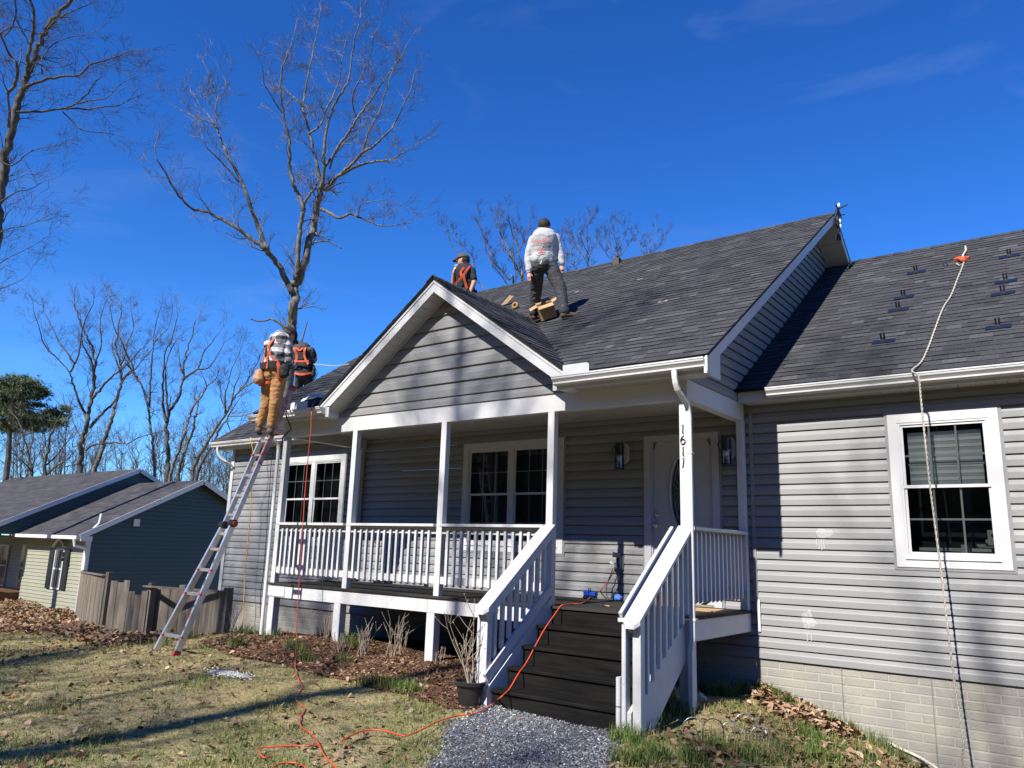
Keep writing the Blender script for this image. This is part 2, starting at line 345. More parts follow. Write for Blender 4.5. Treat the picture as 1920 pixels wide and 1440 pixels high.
# white corner trim at the left end and soffit line trim
mb = MB(); mb.box(XL-.005, XL+.085, -.03, .0, -.10, 2.72); hb(mb, 'corner_trim', M['white'])
mb = MB(); mb.box(-3.075, -3.035, -.022, .0, .46, 2.70); mb.box(-9.50, -9.468, -.022, 0, .46, 2.70); hb(mb, 'corner_trim', M['siding_trim'])
mb = MB(); mb.box(-3.04, -3.012, -.034, -.018, .27, .60); hb(mb, 'corner_trim', M['white'])

# foundation with moulded brick courses
mb = MB(); mb.box(XL, XR, .012, .25, -2.4, -.002)
fo = hb(mb, 'foundation_wall', M['mortar'])
BH, BL = .0835, .262
def brick(mb, x0, x1, z0, z1):
    c = .006; y0, y1 = .0090+rs.uniform(-.0008,.0008), .0125
    vs = [(x0,y1,z0),(x1,y1,z0),(x1,y1,z1),(x0,y1,z1),(x0+c,y0,z0+c),(x1-c,y0,z0+c),(x1-c,y0,z1-c),(x0+c,y0,z1-c)]
    mb.add(vs, [(4,5,6,7),(0,1,5,4),(1,2,6,5),(2,3,7,6),(3,0,4,7)])
rest = MB()
for k in range(16):
    z1 = -.012-k*BH; z0 = z1-BH+.008
    x = XL+.004-(BL/2 if k % 2 else 0)
    while x < XR-.05:
        x0 = max(x, XL); x1 = min(x+BL-.009, XR-.004)
        if x1-x0 > .03:
            gzz = gzf((x0+x1)/2, -.05); vis = (x0 < -8.1 or (x0 > -3.1 and x0 < -.2)) and z1 > gzz-.02 and z1 > -1.15
            if vis:
                mb = MB(); brick(mb, x0, x1, z0, z1); hb(mb, 'brick', M['brick'], fo)
            elif z1 > gzz-.1: brick(rest, x0, x1, z0, z1)
        x += BL
o = hb(rest, 'bricks_joined', M['brick'], fo); o['kind'] = 'stuff'
M['seam'] = mat('dark_panel_seam', (0.20,0.19,0.18), .9, var=.3, vscale=12)
for xs in (-2.225, -1.425, -.62):
    mb = MB(); mb.box(xs-.004, xs+.004, .0006, .004, -1.3, -.012); hb(mb, 'panel_seam', M['seam'], fo)

# ---------------------------------------------------------------- windows
def window(x0, x1, z0, z1, units, kind):
    w_ = empty('window', ((x0+x1)/2, 0, z0), house); w_.matrix_parent_inverse = for_house_inv
    iv = Matrix.Translation((-(x0+x1)/2, 0, -z0))
    def wb(mb, name, mt, **k):
        o = mb.build(name, mt, w_, **k); o.matrix_parent_inverse = iv; return o
    # grey channel round the casing
    mb = MB(); g = .028
    mb.box(x0-g, x0-.001, -.021, .02, z0-g, z1+g); mb.box(x1+.001, x1+g, -.021, .02, z0-g, z1+g)
    mb.box(x0, x1, -.021, .02, z1+.001, z1+g); mb.box(x0, x1, -.021, .02, z0-g, z0-.001)
    wb(mb, 'channel_trim', M['siding_trim'])
    c = .088; mb = MB()                               # flat white casing
    mb.box(x0, x0+c, -.029, .02, z0, z1); mb.box(x1-c, x1, -.029, .02, z0, z1); mb.box(x0+c, x1-c, -.0285, .02, z1-c, z1); mb.box(x0+c, x1-c, -.0285, .02, z0, z0+c)
    mb.box(x0+c-.006, x1-c+.006, -.040, -.029, z0+c-.014, z0+c-.002)      # sill nose
    wb(mb, 'window_frame', M['white'])
    a0, a1 = x0+c, x1-c; b0, b1 = z0+c, z1-c; s = .022
    mb = MB()
    mb.box(a0, a0+s, -.023, .02, b0, b1); mb.box(a1-s, a1, -.023, .02, b0, b1); mb.box(a0+s, a1-s, -.0228, .02, b1-s, b1); mb.box(a0+s, a1-s, -.0228, .02, b0, b0+s)
    mull = .132 if units == 2 else 0
    ux = []
    if units == 1: ux = [(a0+s, a1-s)]
    else:
        mid = (a0+a1)/2; mb.box(mid-mull/2+.02, mid+mull/2-.02, -.0226, .02, b0+s, b1-s); ux = [(a0+s, mid-mull/2+.02), (mid+mull/2-.02, a1-s)]
    wb(mb, 'window_frame', M['white'])
    zb, zt = b0+s, b1-s
    for (u0, u1) in ux:
        zm = zb+(zt-zb)*.517
        for sash in (0, 1):                       # 0 upper (outer), 1 lower (inner)
            q0, q1 = (zm-.012, zt) if sash == 0 else (zb, zm+.012)
            yo = -.012 if sash == 0 else .002; t = .024
            mb = MB(); mb.box(u0, u0+t, yo, yo+.015, q0, q1); mb.box(u1-t, u1, yo, yo+.015, q0, q1)
            mb.box(u0+t, u1-t, yo+.0002, yo+.0148, q1-(t if sash == 0 else .012), q1)
            mb.box(u0+t, u1-t, yo+.0002, yo+.0148, q0, q0+(.030 if sash == 0 else .036))
            wb(mb, 'sash', M['white'])
            g0, g1 = (q0+.030, q1-t) if sash == 0 else (q0+.036, q1-.012)
            mb = MB(); yy = yo+.008; mb.add([(u0+t-.002,yy,g0-.002),(u1-t+.002,yy,g0-.002),(u1-t+.002,yy,g1+.002),(u0+t-.002,yy,g1+.002)], [(0,1,2,3)])
            wb(mb, 'pane', M['glass'])
            mb = MB(); mw = .0075 if kind != 'big' else .009; ym = yy+.003
            for i in (1, 2):
                xx = u0+t+(u1-u0-2*t)*i/3; mb.box(xx-mw, xx+mw, ym, ym+.005, g0, g1)
            hz = (g0+g1)/2 if True else 0
            if kind != 'big' and sash == 1: hz = g0+(g1-g0)*.38
            mb.box(u0+t, u1-t, ym+.0008, ym+.0058, hz-mw, hz+mw)
            wb(mb, 'muntin', M['white'] if kind != 'porch' else mat_mun)
    # closed dark room behind
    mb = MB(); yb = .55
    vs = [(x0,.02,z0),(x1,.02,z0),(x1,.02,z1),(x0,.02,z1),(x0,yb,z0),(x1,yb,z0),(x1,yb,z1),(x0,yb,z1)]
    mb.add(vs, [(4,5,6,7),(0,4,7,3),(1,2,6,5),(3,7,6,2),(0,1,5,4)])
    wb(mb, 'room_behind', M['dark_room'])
    if kind == 'porch' or kind == 'left':
        mb = MB()
        for (u0, u1) in ux:
            n = 26
            for i in range(n):
                xa = u0+(u1-u0)*i/n; xb = u0+(u1-u0)*(i+1)/n; ya = .20+.018*math.sin(i*1.9); yb2 = .20+.018*math.sin((i+1)*1.9)
                mb.add([(xa,ya,z0+.1),(xb,yb2,z0+.1),(xb,yb2,z1-.1),(xa,ya,z1-.1)], [(0,1,2,3)])
        wb(mb, 'curtain', M['curtain'])
    if kind == 'big':
        zt2 = 2.315; i = 0; z = zt2
        while z > 1.80:
            hh = .034 if i % 2 == 0 else .030
            mb = MB(); mb.box(-1.482, -.845, .075+(i % 2)*.004, .079+(i % 2)*.004, z-hh+.002, z)
            wb(mb, 'blind_band', M['blind'] if i % 2 == 0 else M['blind2']); z -= hh; i += 1
        mb = MB(); mb.box(-1.49, -.835, .068, .09, 1.985, 2.0); mb.box(-1.49, -.835, .30, .36, 1.16, 1.19); wb(mb, 'blind_rail', M['blind2'])
    return w_
mat_mun = mat('grey_muntin', (0.30,0.31,0.32), .5)
window(-1.64, -.68, .995, 2.495, 1, 'big')
window(-7.281, -5.552, 1.006, 2.51, 2, 'porch')
window(-11.46, -9.827, .995, 2.495, 2, 'left')

# small pale figures standing inside the right window
def sillthing(x, z, big):
    mb = MB()
    if big:
        mb.box(x-.035, x+.045, .10, .14, z-.07, z+.07); mb.box(x-.055, x-.035, .10, .13, z-.05, z-.02); mb.box(x-.12, x+.04, .10, .15, z-.092, z-.082); mb.box(x-.13, x-.06, .105, .125, z-.078, z-.064)
    else:
        mb.box(x-.025, x+.035, .10, .14, z-.05, z+.03); mb.box(x-.11, x-.025, .105, .135, z-.035, z-.01)
    o = mb.build('sewing_machine' if big else 'camera_mount', mat('pale_grey_plastic_%d' % big, (0.36,0.38,0.37), .5))
    if big:
        h2 = MB(); h2.ball((x+.015, .095, z+.02), .022, 10, 6, (1,.4,1)); h2.build('dial', M['black_metal'], o)
        tag(o, 'pale machine with a round black dial behind the lower right pane of the right window', 'machine')
    else: tag(o, 'small pale clamp-like device low behind the middle of the right window', 'device')
sillthing(-.835, 1.29, 1); sillthing(-1.07, 1.19, 0)

# ---------------------------------------------------------------- front door
dr = empty('front_door', (-3.9, 0, .5), house); dr.matrix_parent_inverse = for_house_inv; div = Matrix.Translation((3.9, 0, -.5))
def db(mb, name, mt, **k):
    o = mb.build(name, mt, dr, **k); o.matrix_parent_inverse = div; return o
mb = MB(); mb.box(-4.379,-4.290,-.040,.02,.48,2.44); mb.box(-3.515,-3.43,-.040,.02,.48,2.44); mb.box(-4.290,-3.515,-.0395,.02,2.385,2.44)
mb.box(-4.290,-4.274,-.022,.02,.48,2.385); mb.box(-3.531,-3.515,-.022,.02,.48,2.385); mb.box(-4.274,-3.531,-.0215,.02,2.372,2.385)
db(mb, 'door_casing', M['door'])
mb = MB(); mb.box(-4.405,-4.380,-.026,.02,.48,2.47); mb.box(-3.429,-3.402,-.026,.02,.48,2.47); mb.box(-4.380,-3.429,-.026,.02,2.441,2.47)
db(mb, 'channel_trim', M['siding_trim'])
ocx, ocz, orx, orz = -3.903, 1.76, .140, .415
mb = MB(); n = 40      # slab with an oval hole
outer = []; inner = []
for i in range(n):
    a = 2*math.pi*i/n; ca, sa = math.cos(a), math.sin(a)
    inner.append((ocx+orx*ca, ocz+orz*sa))
    X0, X1, Z0, Z1 = -4.273, -3.532, .50, 2.371
    t = min(((X1-ocx)/ca if ca > 1e-6 else (X0-ocx)/ca if ca < -1e-6 else 1e9), ((Z1-ocz)/sa if sa > 1e-6 else (Z0-ocz)/sa if sa < -1e-6 else 1e9))
    outer.append((ocx+ca*t, ocz+sa*t))
vs = [(p[0], .0, p[1]) for p in outer]+[(p[0], .0, p[1]) for p in inner]+[(p[0], .04, p[1]) for p in inner]
mb.add(vs, [(i, (i+1)%n, n+(i+1)%n, n+i) for i in range(n)]+[(n+i, n+(i+1)%n, 2*n+(i+1)%n, 2*n+i) for i in range(n)])
for (xa, za) in ((-4.273,.5),(-3.532,.5),(-3.532,2.371),(-4.273,2.371)): pass
mb.box(-4.273,-3.532,.041,.05,.5,2.371)
db(mb, 'door_panel', M['door'])
mb = MB(); pts = [(ocx+(orx+.012)*math.cos(2*math.pi*i/n), -.006, ocz+(orz+.014)*math.sin(2*math.pi*i/n)) for i in range(n+1)]
mb.tube(pts, .013, 6, caps=False); db(mb, 'oval_frame', M['door'], smooth=True)
mb = MB(); mb.add([(ocx+orx*1.03*math.cos(2*math.pi*i/n), .012, ocz+orz*1.03*math.sin(2*math.pi*i/n)) for i in range(n)], [tuple(range(n))]); db(mb, 'oval_glass', M['glass'])
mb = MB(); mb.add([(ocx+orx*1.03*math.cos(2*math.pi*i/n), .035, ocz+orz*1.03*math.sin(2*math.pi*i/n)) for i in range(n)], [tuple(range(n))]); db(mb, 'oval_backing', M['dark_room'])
mb = MB(); LM = mat('lead_came', (0.34,0.34,0.35), .4)
for i in range(16):
    a = 2*math.pi*i/16; mb.tube([(ocx+orx*.30*math.cos(a), .009, ocz+orz*.17*math.sin(a)), (ocx+orx*.98*math.cos(a+.12), .009, ocz+orz*.98*math.sin(a+.12))], .0022, 4)
for (f1, f2) in ((.30,.17),(.78,.80),(.16,.09)):
    mb.tube([(ocx+orx*f1*math.cos(2*math.pi*i/24), .008, ocz+orz*f2*math.sin(2*math.pi*i/24)) for i in range(25)], .0024, 4, caps=False)
db(mb, 'leaded_pattern', LM)
for zz, rr in ((1.494,.028),(1.372,.033)):
    mb = MB(); mb.ball((-4.233,-.012 if rr < .03 else -.04, zz), rr, 14, 8, (1,.5 if rr < .03 else .8,1)); mb.ball((-4.233, 0, zz), rr*.9, 14, 6, (1,.3,1))
    db(mb, 'deadbolt' if rr < .03 else 'door_knob', M['steel'], smooth=True)
for zz in (.72, 1.02):          # raised lower panels
    pass
mb = MB(); mb.box(-4.17,-3.63,-.008,.0,.66,1.18); mb.box(-4.14,-3.66,-.012,-.008,.69,1.15); db(mb, 'raised_panel', M['door'])

# ---------------------------------------------------------------- roof
SL = .667; ZE1 = 2.875; YE1 = -1.86           # upper roof front slope: z = ZE1 + SL*(y-YE1)
ZE2 = 2.850; YE2 = -.31
def z_up(y): return ZE1+SL*(y-YE1)
def z_lo(y): return ZE2+SL*(y-YE2)
GX, GZ, GS = -6.365, 4.352, .715
def z_g(x): return GZ-GS*abs(x-GX)
YR1, YR2 = 3.15, 3.925
XA, XB = -9.82, -2.78
SH = []      # every shingle: (slope index, verts, tone)
EXPO = .128
def slope(idx, o, ax, up, length, rise, test=None, seed=0, taper=None):
    # o eave corner, ax unit vector along the eave, up unit vector up the slope
    rr = random.Random(seed); ax = Vector(ax).normalized(); up = Vector(up).normalized(); nn = ax.cross(up).normalized()
    if nn.z < 0: nn = -nn
    o = Vector(o); n = int(rise/EXPO)+1
    for c in range(n):
        s0 = c*EXPO; s1 = min(s0+EXPO+.012, rise)
        if s1-s0 < .02: break
        u = -rr.uniform(0, .2); last = .5
        while u < length:
            wv = rr.choice((.10,.14,.17,.21,.26,.15)); u0 = max(u, 0); u1 = min(u+wv, length)
            u += wv
            if u1-u0 < .015: continue
            if test:
                pm = o+ax*((u0+u1)/2)+up*(s0+.06)
                if not test(pm): continue
            thick = rr.random() < .5; th = .0105 if thick else .006
            tn = min(1, max(0, rr.gauss(.45, .15)+(.06 if thick else -.05)))
            if rr.random() < .05: tn = rr.uniform(.8, 1)
            j = rr.uniform(-.002, .002); a = o+ax*u0+up*(s0+j); b = o+ax*u1+up*(s0+j); c2 = o+ax*u1+up*s1; d = o+ax*u0+up*s1
            SH.append((idx, [a-nn*.004, b-nn*.004, b+nn*th, a+nn*th, c2+nn*.0012, d+nn*.0012], tn))
ups = Vector((0, 1, SL)).normalized(); hyp = math.sqrt(1+SL*SL)
slope(0, (XA, YE1, ZE1), (1,0,0), ups, XB-XA, (YR1-YE1)*hyp, test=lambda p: not (z_g(p.x) > z_up(p.y)+.03), seed=1)
slope(1, (XB-.36, YE2, ZE2), (1,0,0), ups, 1.9+(-XB), (YR2-YE2)*hyp, seed=2)
slope(2, (-13.40, YE2, ZE2), (1,0,0), ups, -9.44+13.40, (YR2-YE2)*hyp, seed=3)
gh = math.sqrt(1+GS*GS)
def yval(x): return YE1+(z_g(x)-ZE1)/SL
upr = Vector((-1, 0, GS)).normalized(); upl = Vector((1, 0, GS)).normalized()
xer = -4.335; xel = GX*2-xer
slope(3, (xer, -1.83, z_g(xer)), (0,1,0), upr, 2.6, (xer-GX)*gh, test=lambda p: p.y < yval(p.x)+.10, seed=4)
slope(4, (xel, -1.83, z_g(xel)), (0,1,0), upl, 2.6, (GX-xel)*gh, test=lambda p: p.y < yval(p.x)+.10, seed=5)
# sheathing for each slope
plates = []
def plate(pts, th=.03):
    nn = (Vector(pts[1])-Vector(pts[0])).cross(Vector(pts[-1])-Vector(pts[0])).normalized()
    if nn.z < 0: nn = -nn
    mb = MB(); n = len(pts); vs = [tuple(Vector(p)-nn*.003) for p in pts]+[tuple(Vector(p)-nn*th) for p in pts]
    mb.add(vs, [tuple(range(n)), tuple(range(2*n-1, n-1, -1))]+[(i,(i+1)%n,(i+1)%n+n,i+n) for i in range(n)])
    return mb
zr1, zr2 = z_up(YR1), z_lo(YR2)
xn = (GZ-ZE1)/GS
P = [plate([(XA,YE1,ZE1),(GX-xn,YE1,ZE1),(GX,yval(GX),GZ),(GX+xn,YE1,ZE1),(XB,YE1,ZE1),(XB,YR1,zr1),(XA,YR1,zr1)]), plate([(XB-.36,YE2,ZE2),(XR+.4,YE2,ZE2),(XR+.4,YR2,zr2),(XB-.36,YR2,zr2)]),
     plate([(-13.40,YE2,ZE2),(-9.44,YE2,ZE2),(-9.44,YR2,zr2),(-13.40,YR2,zr2)]),
     plate([(xer,-1.83,z_g(xer)),(xer,yval(xer),z_g(xer)),(GX,yval(GX),GZ),(GX,-1.83,GZ)]), plate([(xel,-1.83,z_g(xel)),(xel,yval(xel),z_g(xel)),(GX,yval(GX),GZ),(GX,-1.83,GZ)])]
RO = [hb(p, 'roof_slope', M['shingle_edge']) for p in P]
mb = MB()
zb8 = zr1-(8.4-YR1)*SL
for (xa, xb, yr, zr) in ((XA, XB, YR1, zr1), (-13.40, XR+.4, YR2, zr2)):
    e = 0 if yr == YR1 else -.02
    mb.add([(xa,yr,zr+e),(xb,yr,zr+e),(xb,8.4,zr+e-(8.4-yr)*SL),(xa,8.4,zr+e-(8.4-yr)*SL),(xa,yr,zr+e-.04),(xb,yr,zr+e-.04),(xb,8.4,zr+e-(8.4-yr)*SL-.04),(xa,8.4,zr+e-(8.4-yr)*SL-.04)],
           [(0,1,2,3),(7,6,5,4),(0,4,5,1),(1,5,6,2),(2,6,7,3),(3,7,4,0)])
hb(mb, 'rear_roof_slope', M['shingle'])
SH.sort(key=lambda s: (Vector(s[1][2])-CAM).length)
for (xa, xb) in (): pass
vis_sh = [s for s in SH if not (s[0] == 1 and s[1][0].x > -.35)]
own = set(id(s) for s in vis_sh[:300])
joined = [MB() for _ in RO]
SF = [(3,2,4,5),(0,1,2,3),(1,4,2),(0,3,5)]
M['sh2'] = [M['shingle'], M['shingle_butt']]
def butts(o):
    n_ = len(o.data.polygons); o.data.polygons.foreach_set('material_index', [1 if i % 4 else 0 for i in range(n_)])
for s in SH:
    if id(s) in own:
        mb = MB(); mb.add([tuple(v) for v in s[1]], SF, s[2]); butts(hb(mb, 'shingle', M['sh2'], RO[s[0]], tone=True))
    else: joined[s[0]].add([tuple(v) for v in s[1]], SF, s[2])
for mb, ro in zip(joined, RO):
    o = hb(mb, 'shingles_joined', M['sh2'], ro, tone=True); butts(o); o['kind'] = 'stuff'
# ridge caps
def caps(a, b, half_w, drop, flip=1):
    a = Vector(a); b = Vector(b); n = int((b-a).length/.125); d = (b-a)/n; mb = MB(); side = Vector((-d.y, d.x, 0)).normalized()
    rr = random.Random(5)
    for i in range(n):
        p = a+d*i; q = a+d*(i+1.08); t0 = .016; t1 = .006; tn = min(1, max(0, rr.gauss(.4, .2)))
        v = [p-side*half_w+Vector((0,0,t0-drop)), p+Vector((0,0,t0)), p+side*half_w+Vector((0,0,t0-drop)), q-side*half_w+Vector((0,0,t1-drop)), q+Vector((0,0,t1)), q+side*half_w+Vector((0,0,t1-drop))]
        v += [p-side*half_w+Vector((0,0,-.004-drop)), p+Vector((0,0,-.004)), p+side*half_w+Vector((0,0,-.004-drop))]
        mb.add([tuple(x) for x in v], [(0,1,4,3),(1,2,5,4),(6,7,1,0),(7,8,2,1)], tn)
    return mb
hb(caps((XA,YR1,zr1),(XB,YR1,zr1),.11,.11*SL), 'ridge_cap', M['shingle'], tone=True)
hb(caps((XB,YR2,zr2),(XR,YR2,zr2),.11,.11*SL), 'ridge_cap', M['shingle'], tone=True)
hb(caps((GX,-1.84,GZ),(GX,yval(GX)+.05,GZ),.11,.11*GS), 'ridge_cap', M['shingle'], tone=True)
mb = MB(); mb.box(XB-.42, XB, YR1-.16, YR1+.16, zr1-.13, zr1-.02)

# side gable (cheek) walls of the raised roof, siding boards
def cheek(xw, sgn, name):
    m0 = MB()
    def top(y): return (z_up(y) if y < YR1 else zr1-(y-YR1)*SL)-.13
    def bot(y): return 2.740 if y < YE2 else z_lo(y)-.05
    # backing as a thin wall
    ys = [-1.55, YE2, YR1, 5.2]; vs = []
    for y in ys: vs += [(xw-sgn*.02, y, bot(y) if y < 5 else top(5.2)-.05), (xw-sgn*.02, y, top(y)), (xw-sgn*.05, y, bot(y) if y < 5 else top(5.2)-.05), (xw-sgn*.05, y, top(y))]
    fs = []
    for i in range(3):
        a = i*4; fs += [(a,a+4,a+5,a+1),(a+2,a+3,a+7,a+6),(a+1,a+5,a+7,a+3)]
    m0.add(vs, fs); wo = hb(m0, name, M['siding'])
    k = 0
    while True:
        z0 = 2.742+k*HS; z1 = z0+HS; k += 1
        if z0 > 6.1: break
        zc = z0
        y0a = YE1+(z0+.13-ZE1)/SL; y0b = YE1+(z1+.13-ZE1)/SL
        y0a = max(y0a, -1.552); y0b = max(y0b, -1.552)
        # right limit: lower roof surface where z_lo = z, or rear slope
        def rl(z): return min(YE2+(z+.03-ZE2)/SL, YR1+(zr1-.13-z)/SL, 5.2) if z > 2.83 else -.02
        y1a, y1b = rl(z0), rl(z1)
        if y1a-y0a < .05: continue
        if y1b <= y0b: y1b = y0b+.001
        mb = MB(); board(mb, y0a, y1a, y0b, y1b, z0, z1, lambda u, o, z: (xw+sgn*(o), u, z)); hb(mb, 'siding_board', M['siding'], wo)
cheek(-3.125, 1, 'cheek_wall')
m0 = MB(); ys = [-1.55, YE2, YR1]
m0.add([(-9.46,-1.55,2.74),(-9.46,-1.55,z_up(-1.55)-.05),(-9.46,YR1,zr1-.05),(-9.46,5.2,z_up(YR1)-2.05*SL-.05),(-9.46,YE2,2.74)], [(0,1,2,3,4)]); hb(m0, 'cheek_wall', M['siding'])
# rake boards, drip edge and rake soffit on the right end of the raised roof
def rake(xo, y0, z0, y1, z1, hgt, xi, name='rake_board'):
    mb = MB(); vs = []
    for x in (xo, xo-.02): vs += [(x,y0,z0-.012),(x,y1,z1-.012),(x,y1,z1-.012-hgt),(x,y0,z0-.012-hgt)]
    mb.add(vs, [(0,1,2,3),(7,6,5,4),(0,4,5,1),(3,2,6,7),(1,5,6,2),(0,3,7,4)]); hb(mb, name, M['white'])
rake(XB+.004, YE1+.0, z_up(YE1+.0), YR1, zr1, .135, 0)
rake(XB+.004, YR1+.004, zr1-.003, 7.9, zr1-(7.9-YR1)*SL, .135, 0)
mb = MB(); mb.box(XB-.016, XB-.001, -1.79, -1.545, 2.69, 2.80); vs = [(XB+.0015,-1.789,2.692),(XB+.0015,-1.546,2.692),(XB+.0015,-1.546,2.985),(XB+.0015,-1.789,2.855)]
mb.add(vs+[(x-.02,y,z) for x,y,z in vs], [(0,1,2,3),(7,6,5,4),(0,4,5,1),(1,5,6,2),(3,2,6,7),(0,3,7,4)])
hb(mb, 'rake_return', M['white'])
mb = MB(); mb.box(XB-.030, XB+.0005, -1.862, -1.792, 2.700, 2.853); hb(mb, 'rake_return', M['white'])
def rake_soffit(x0, x1, y0, y1, zf, step=.30):
    n = int(abs(y1-y0)/step); 
    for i in range(n):
        ya = y0+(y1-y0)*i/n; yb = y0+(y1-y0)*(i+1)/n-.008*(1 if y1 > y0 else -1)
        mb = MB(); vs = [(x0,ya,zf(ya)),(x1,ya,zf(ya)),(x1,yb,zf(yb)),(x0,yb,zf(yb))]
        mb.add(vs+[(a,b,c+.012) for a,b,c in vs], [(3,2,1,0),(4,5,6,7),(0,1,5,4),(1,2,6,5),(2,3,7,6),(3,0,4,7)]); hb(mb, 'soffit_panel', M['soffit'])
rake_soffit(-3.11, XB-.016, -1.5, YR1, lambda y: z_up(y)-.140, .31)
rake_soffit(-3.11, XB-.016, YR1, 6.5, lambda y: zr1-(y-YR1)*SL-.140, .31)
mb = MB(); mb.box(XB+.004, XB+.010, YE1, YE1+.02, ZE1-.02, ZE1)
mb = MB(); mb.beam((XB+.007, YE1, ZE1-.006), (XB+.007, YR1, zr1-.006), .008, .02); mb.beam((XB+.007, YR1, zr1-.006), (XB+.007, 7.9, zr1-.006-(7.9-YR1)*SL), .008, .02); hb(mb, 'drip_edge', M['shingle_edge'])
# left rake
mb = MB(); mb.add([(XA-.004,YE1,ZE1-.01),(XA-.004,YR1,zr1-.01),(XA-.004,YR1,zr1-.15),(XA-.004,YE1,ZE1-.15)], [(0,1,2,3)]); hb(mb, 'rake_board', M['white'])
mb = MB(); mb.add([(-13.404,YE2,ZE2-.01),(-13.404,YR2,zr2-.01),(-13.404,YR2,zr2-.15),(-13.404,YE2,ZE2-.15)], [(0,1,2,3)]); hb(mb, 'rake_board', M['white'])

# eaves: fascia, soffit, gutters
GUT = [(0,0),(.055,0),(.072,.014),(.074,.030),(.088,.046),(.104,.062),(.108,.080),(.113,.082),(.113,.096),(.098,.096),(.098,.085),(.0,.085)]
def gutter(x0, x1, yb, z0):
    mb = MB(); mb.prism(GUT, lambda p, q, e: (x0+(x1-x0)*e, yb-p, z0+q)); hb(mb, 'gutter', M['white_beam'])
gutter(-4.50, -2.80, -1.795, 2.752); gutter(-9.90, -8.26, -1.795, 2.752)
gutter(-2.765, XR+.3, -.245, 2.742); gutter(-13.36, -9.50, -.245, 2.742)
for bb_ in ((-4.55,-2.80,-1.792,-1.775,2.715,2.855),(-9.84,-8.20,-1.792,-1.775,2.715,2.855),(-3.10,XR,-.243,-.228,2.712,2.83),(-13.36,-9.48,-.243,-.228,2.712,2.83)):
    mb = MB(); mb.box(*bb_); hb(mb, 'fascia', M['white'])
def eave_soffit(x0, x1, y0, y1, z, lip=.0):
    x = x0
    while x < x1-.02:
        xb = min(x+.30, x1); mb = MB()
        for i in range(3):
            a = x+(xb-x)*i/3+.0025; b = x+(xb-x)*(i+1)/3-.0025; mb.box(a, b, y0, y1, z, z+.010)
        mb.box(x, xb, y0, y1, z+.0105, z+.016); hb(mb, 'soffit_panel', M['soffit']); x = xb+.0006
eave_soffit(-4.42, -2.80, -1.772, -1.556, 2.728); eave_soffit(-9.84, -8.30, -1.772, -1.556, 2.728)
eave_soffit(-3.075, .9, -.225, -.02, 2.716); eave_soffit(-13.36, -9.50, -.225, -.02, 2.716)
# splash guards (bent metal) above the gutters beside the gable
for (x0, x1) in ((-4.372,-4.05),(-8.93,-8.565)):
    mb = MB(); c = .03; z0, z1 = 2.835, 2.955
    pr = [(x0,z0),(x1,z0),(x1,z1-c),(x1-.012,z1-.008),(x1-c,z1),(x0,z1)] if x0 > -5 else [(x0,z0),(x1,z0),(x1,z1),(x0+c,z1),(x0+.010,z1-.01),(x0,z1-c)]
    mb.prism(pr, lambda p, q, e: (p, -1.875+.006*e, q)); hb(mb, 'splash_guard', M['white'])
# bit of aluminium flashing lying above the left gutter
mb = MB(); n = 12
pts = [(-8.95+.52*i/n, -1.70+.02*math.sin(i), z_up(-1.70)+.02+.05*math.sin(math.pi*i/n)) for i in range(n+1)]
for i in range(n):
    a = Vector(pts[i]); b = Vector(pts[i+1]); mb.add([tuple(a), tuple(b), tuple(b+Vector((0,.035,.05))), tuple(a+Vector((0,.035,.05)))], [(0,1,2,3)])
o = mb.build('metal_flashing_strip', M['white_wood']); tag(o, 'bent shiny white metal strip lying on the roof above the left gutter', 'flashing')

# ---------------------------------------------------------------- gable over the porch
gy = -D
m0 = MB(); m0.add([(-8.30,gy+.03,2.70),(-4.43,gy+.03,2.70),(GX,gy+.03,4.12)], [(0,1,2)]); gw = hb(m0, 'gable_wall', M['siding'])
GEX = .178; APX = 4.150
def gx(z): return (APX-z)/GS
zs = [2.742]+[2.853+GEX*i for i in range(8)]
for i, z0 in enumerate(zs):
    z1 = zs[i+1] if i+1 < len(zs) else 4.15
    z1 = min(z1, 4.14)
    if z1-z0 < .02: continue
    l0, l1 = gx(z0), gx(z1)
    cuts = [0, 1] if l0 < 1.2 else [0, .33+.25*((i*7) % 3)/2, 1]
    for c in range(len(cuts)-1):
        a0 = -l0+2*l0*cuts[c]; b0 = -l0+2*l0*cuts[c+1]
        a1 = max(a0, -l1); b1 = min(b0, l1)
        if cuts[c] == 0: a1 = -l1
        if cuts[c+1] == 1: b1 = l1
        mb = MB(); e = .0012*c
        board(mb, GX+a0, GX+b0, GX+a1, GX+b1, z0, z1, lambda u, o, z, e=e: (u, gy-o-e, z)); hb(mb, 'siding_board', M['siding'], gw)
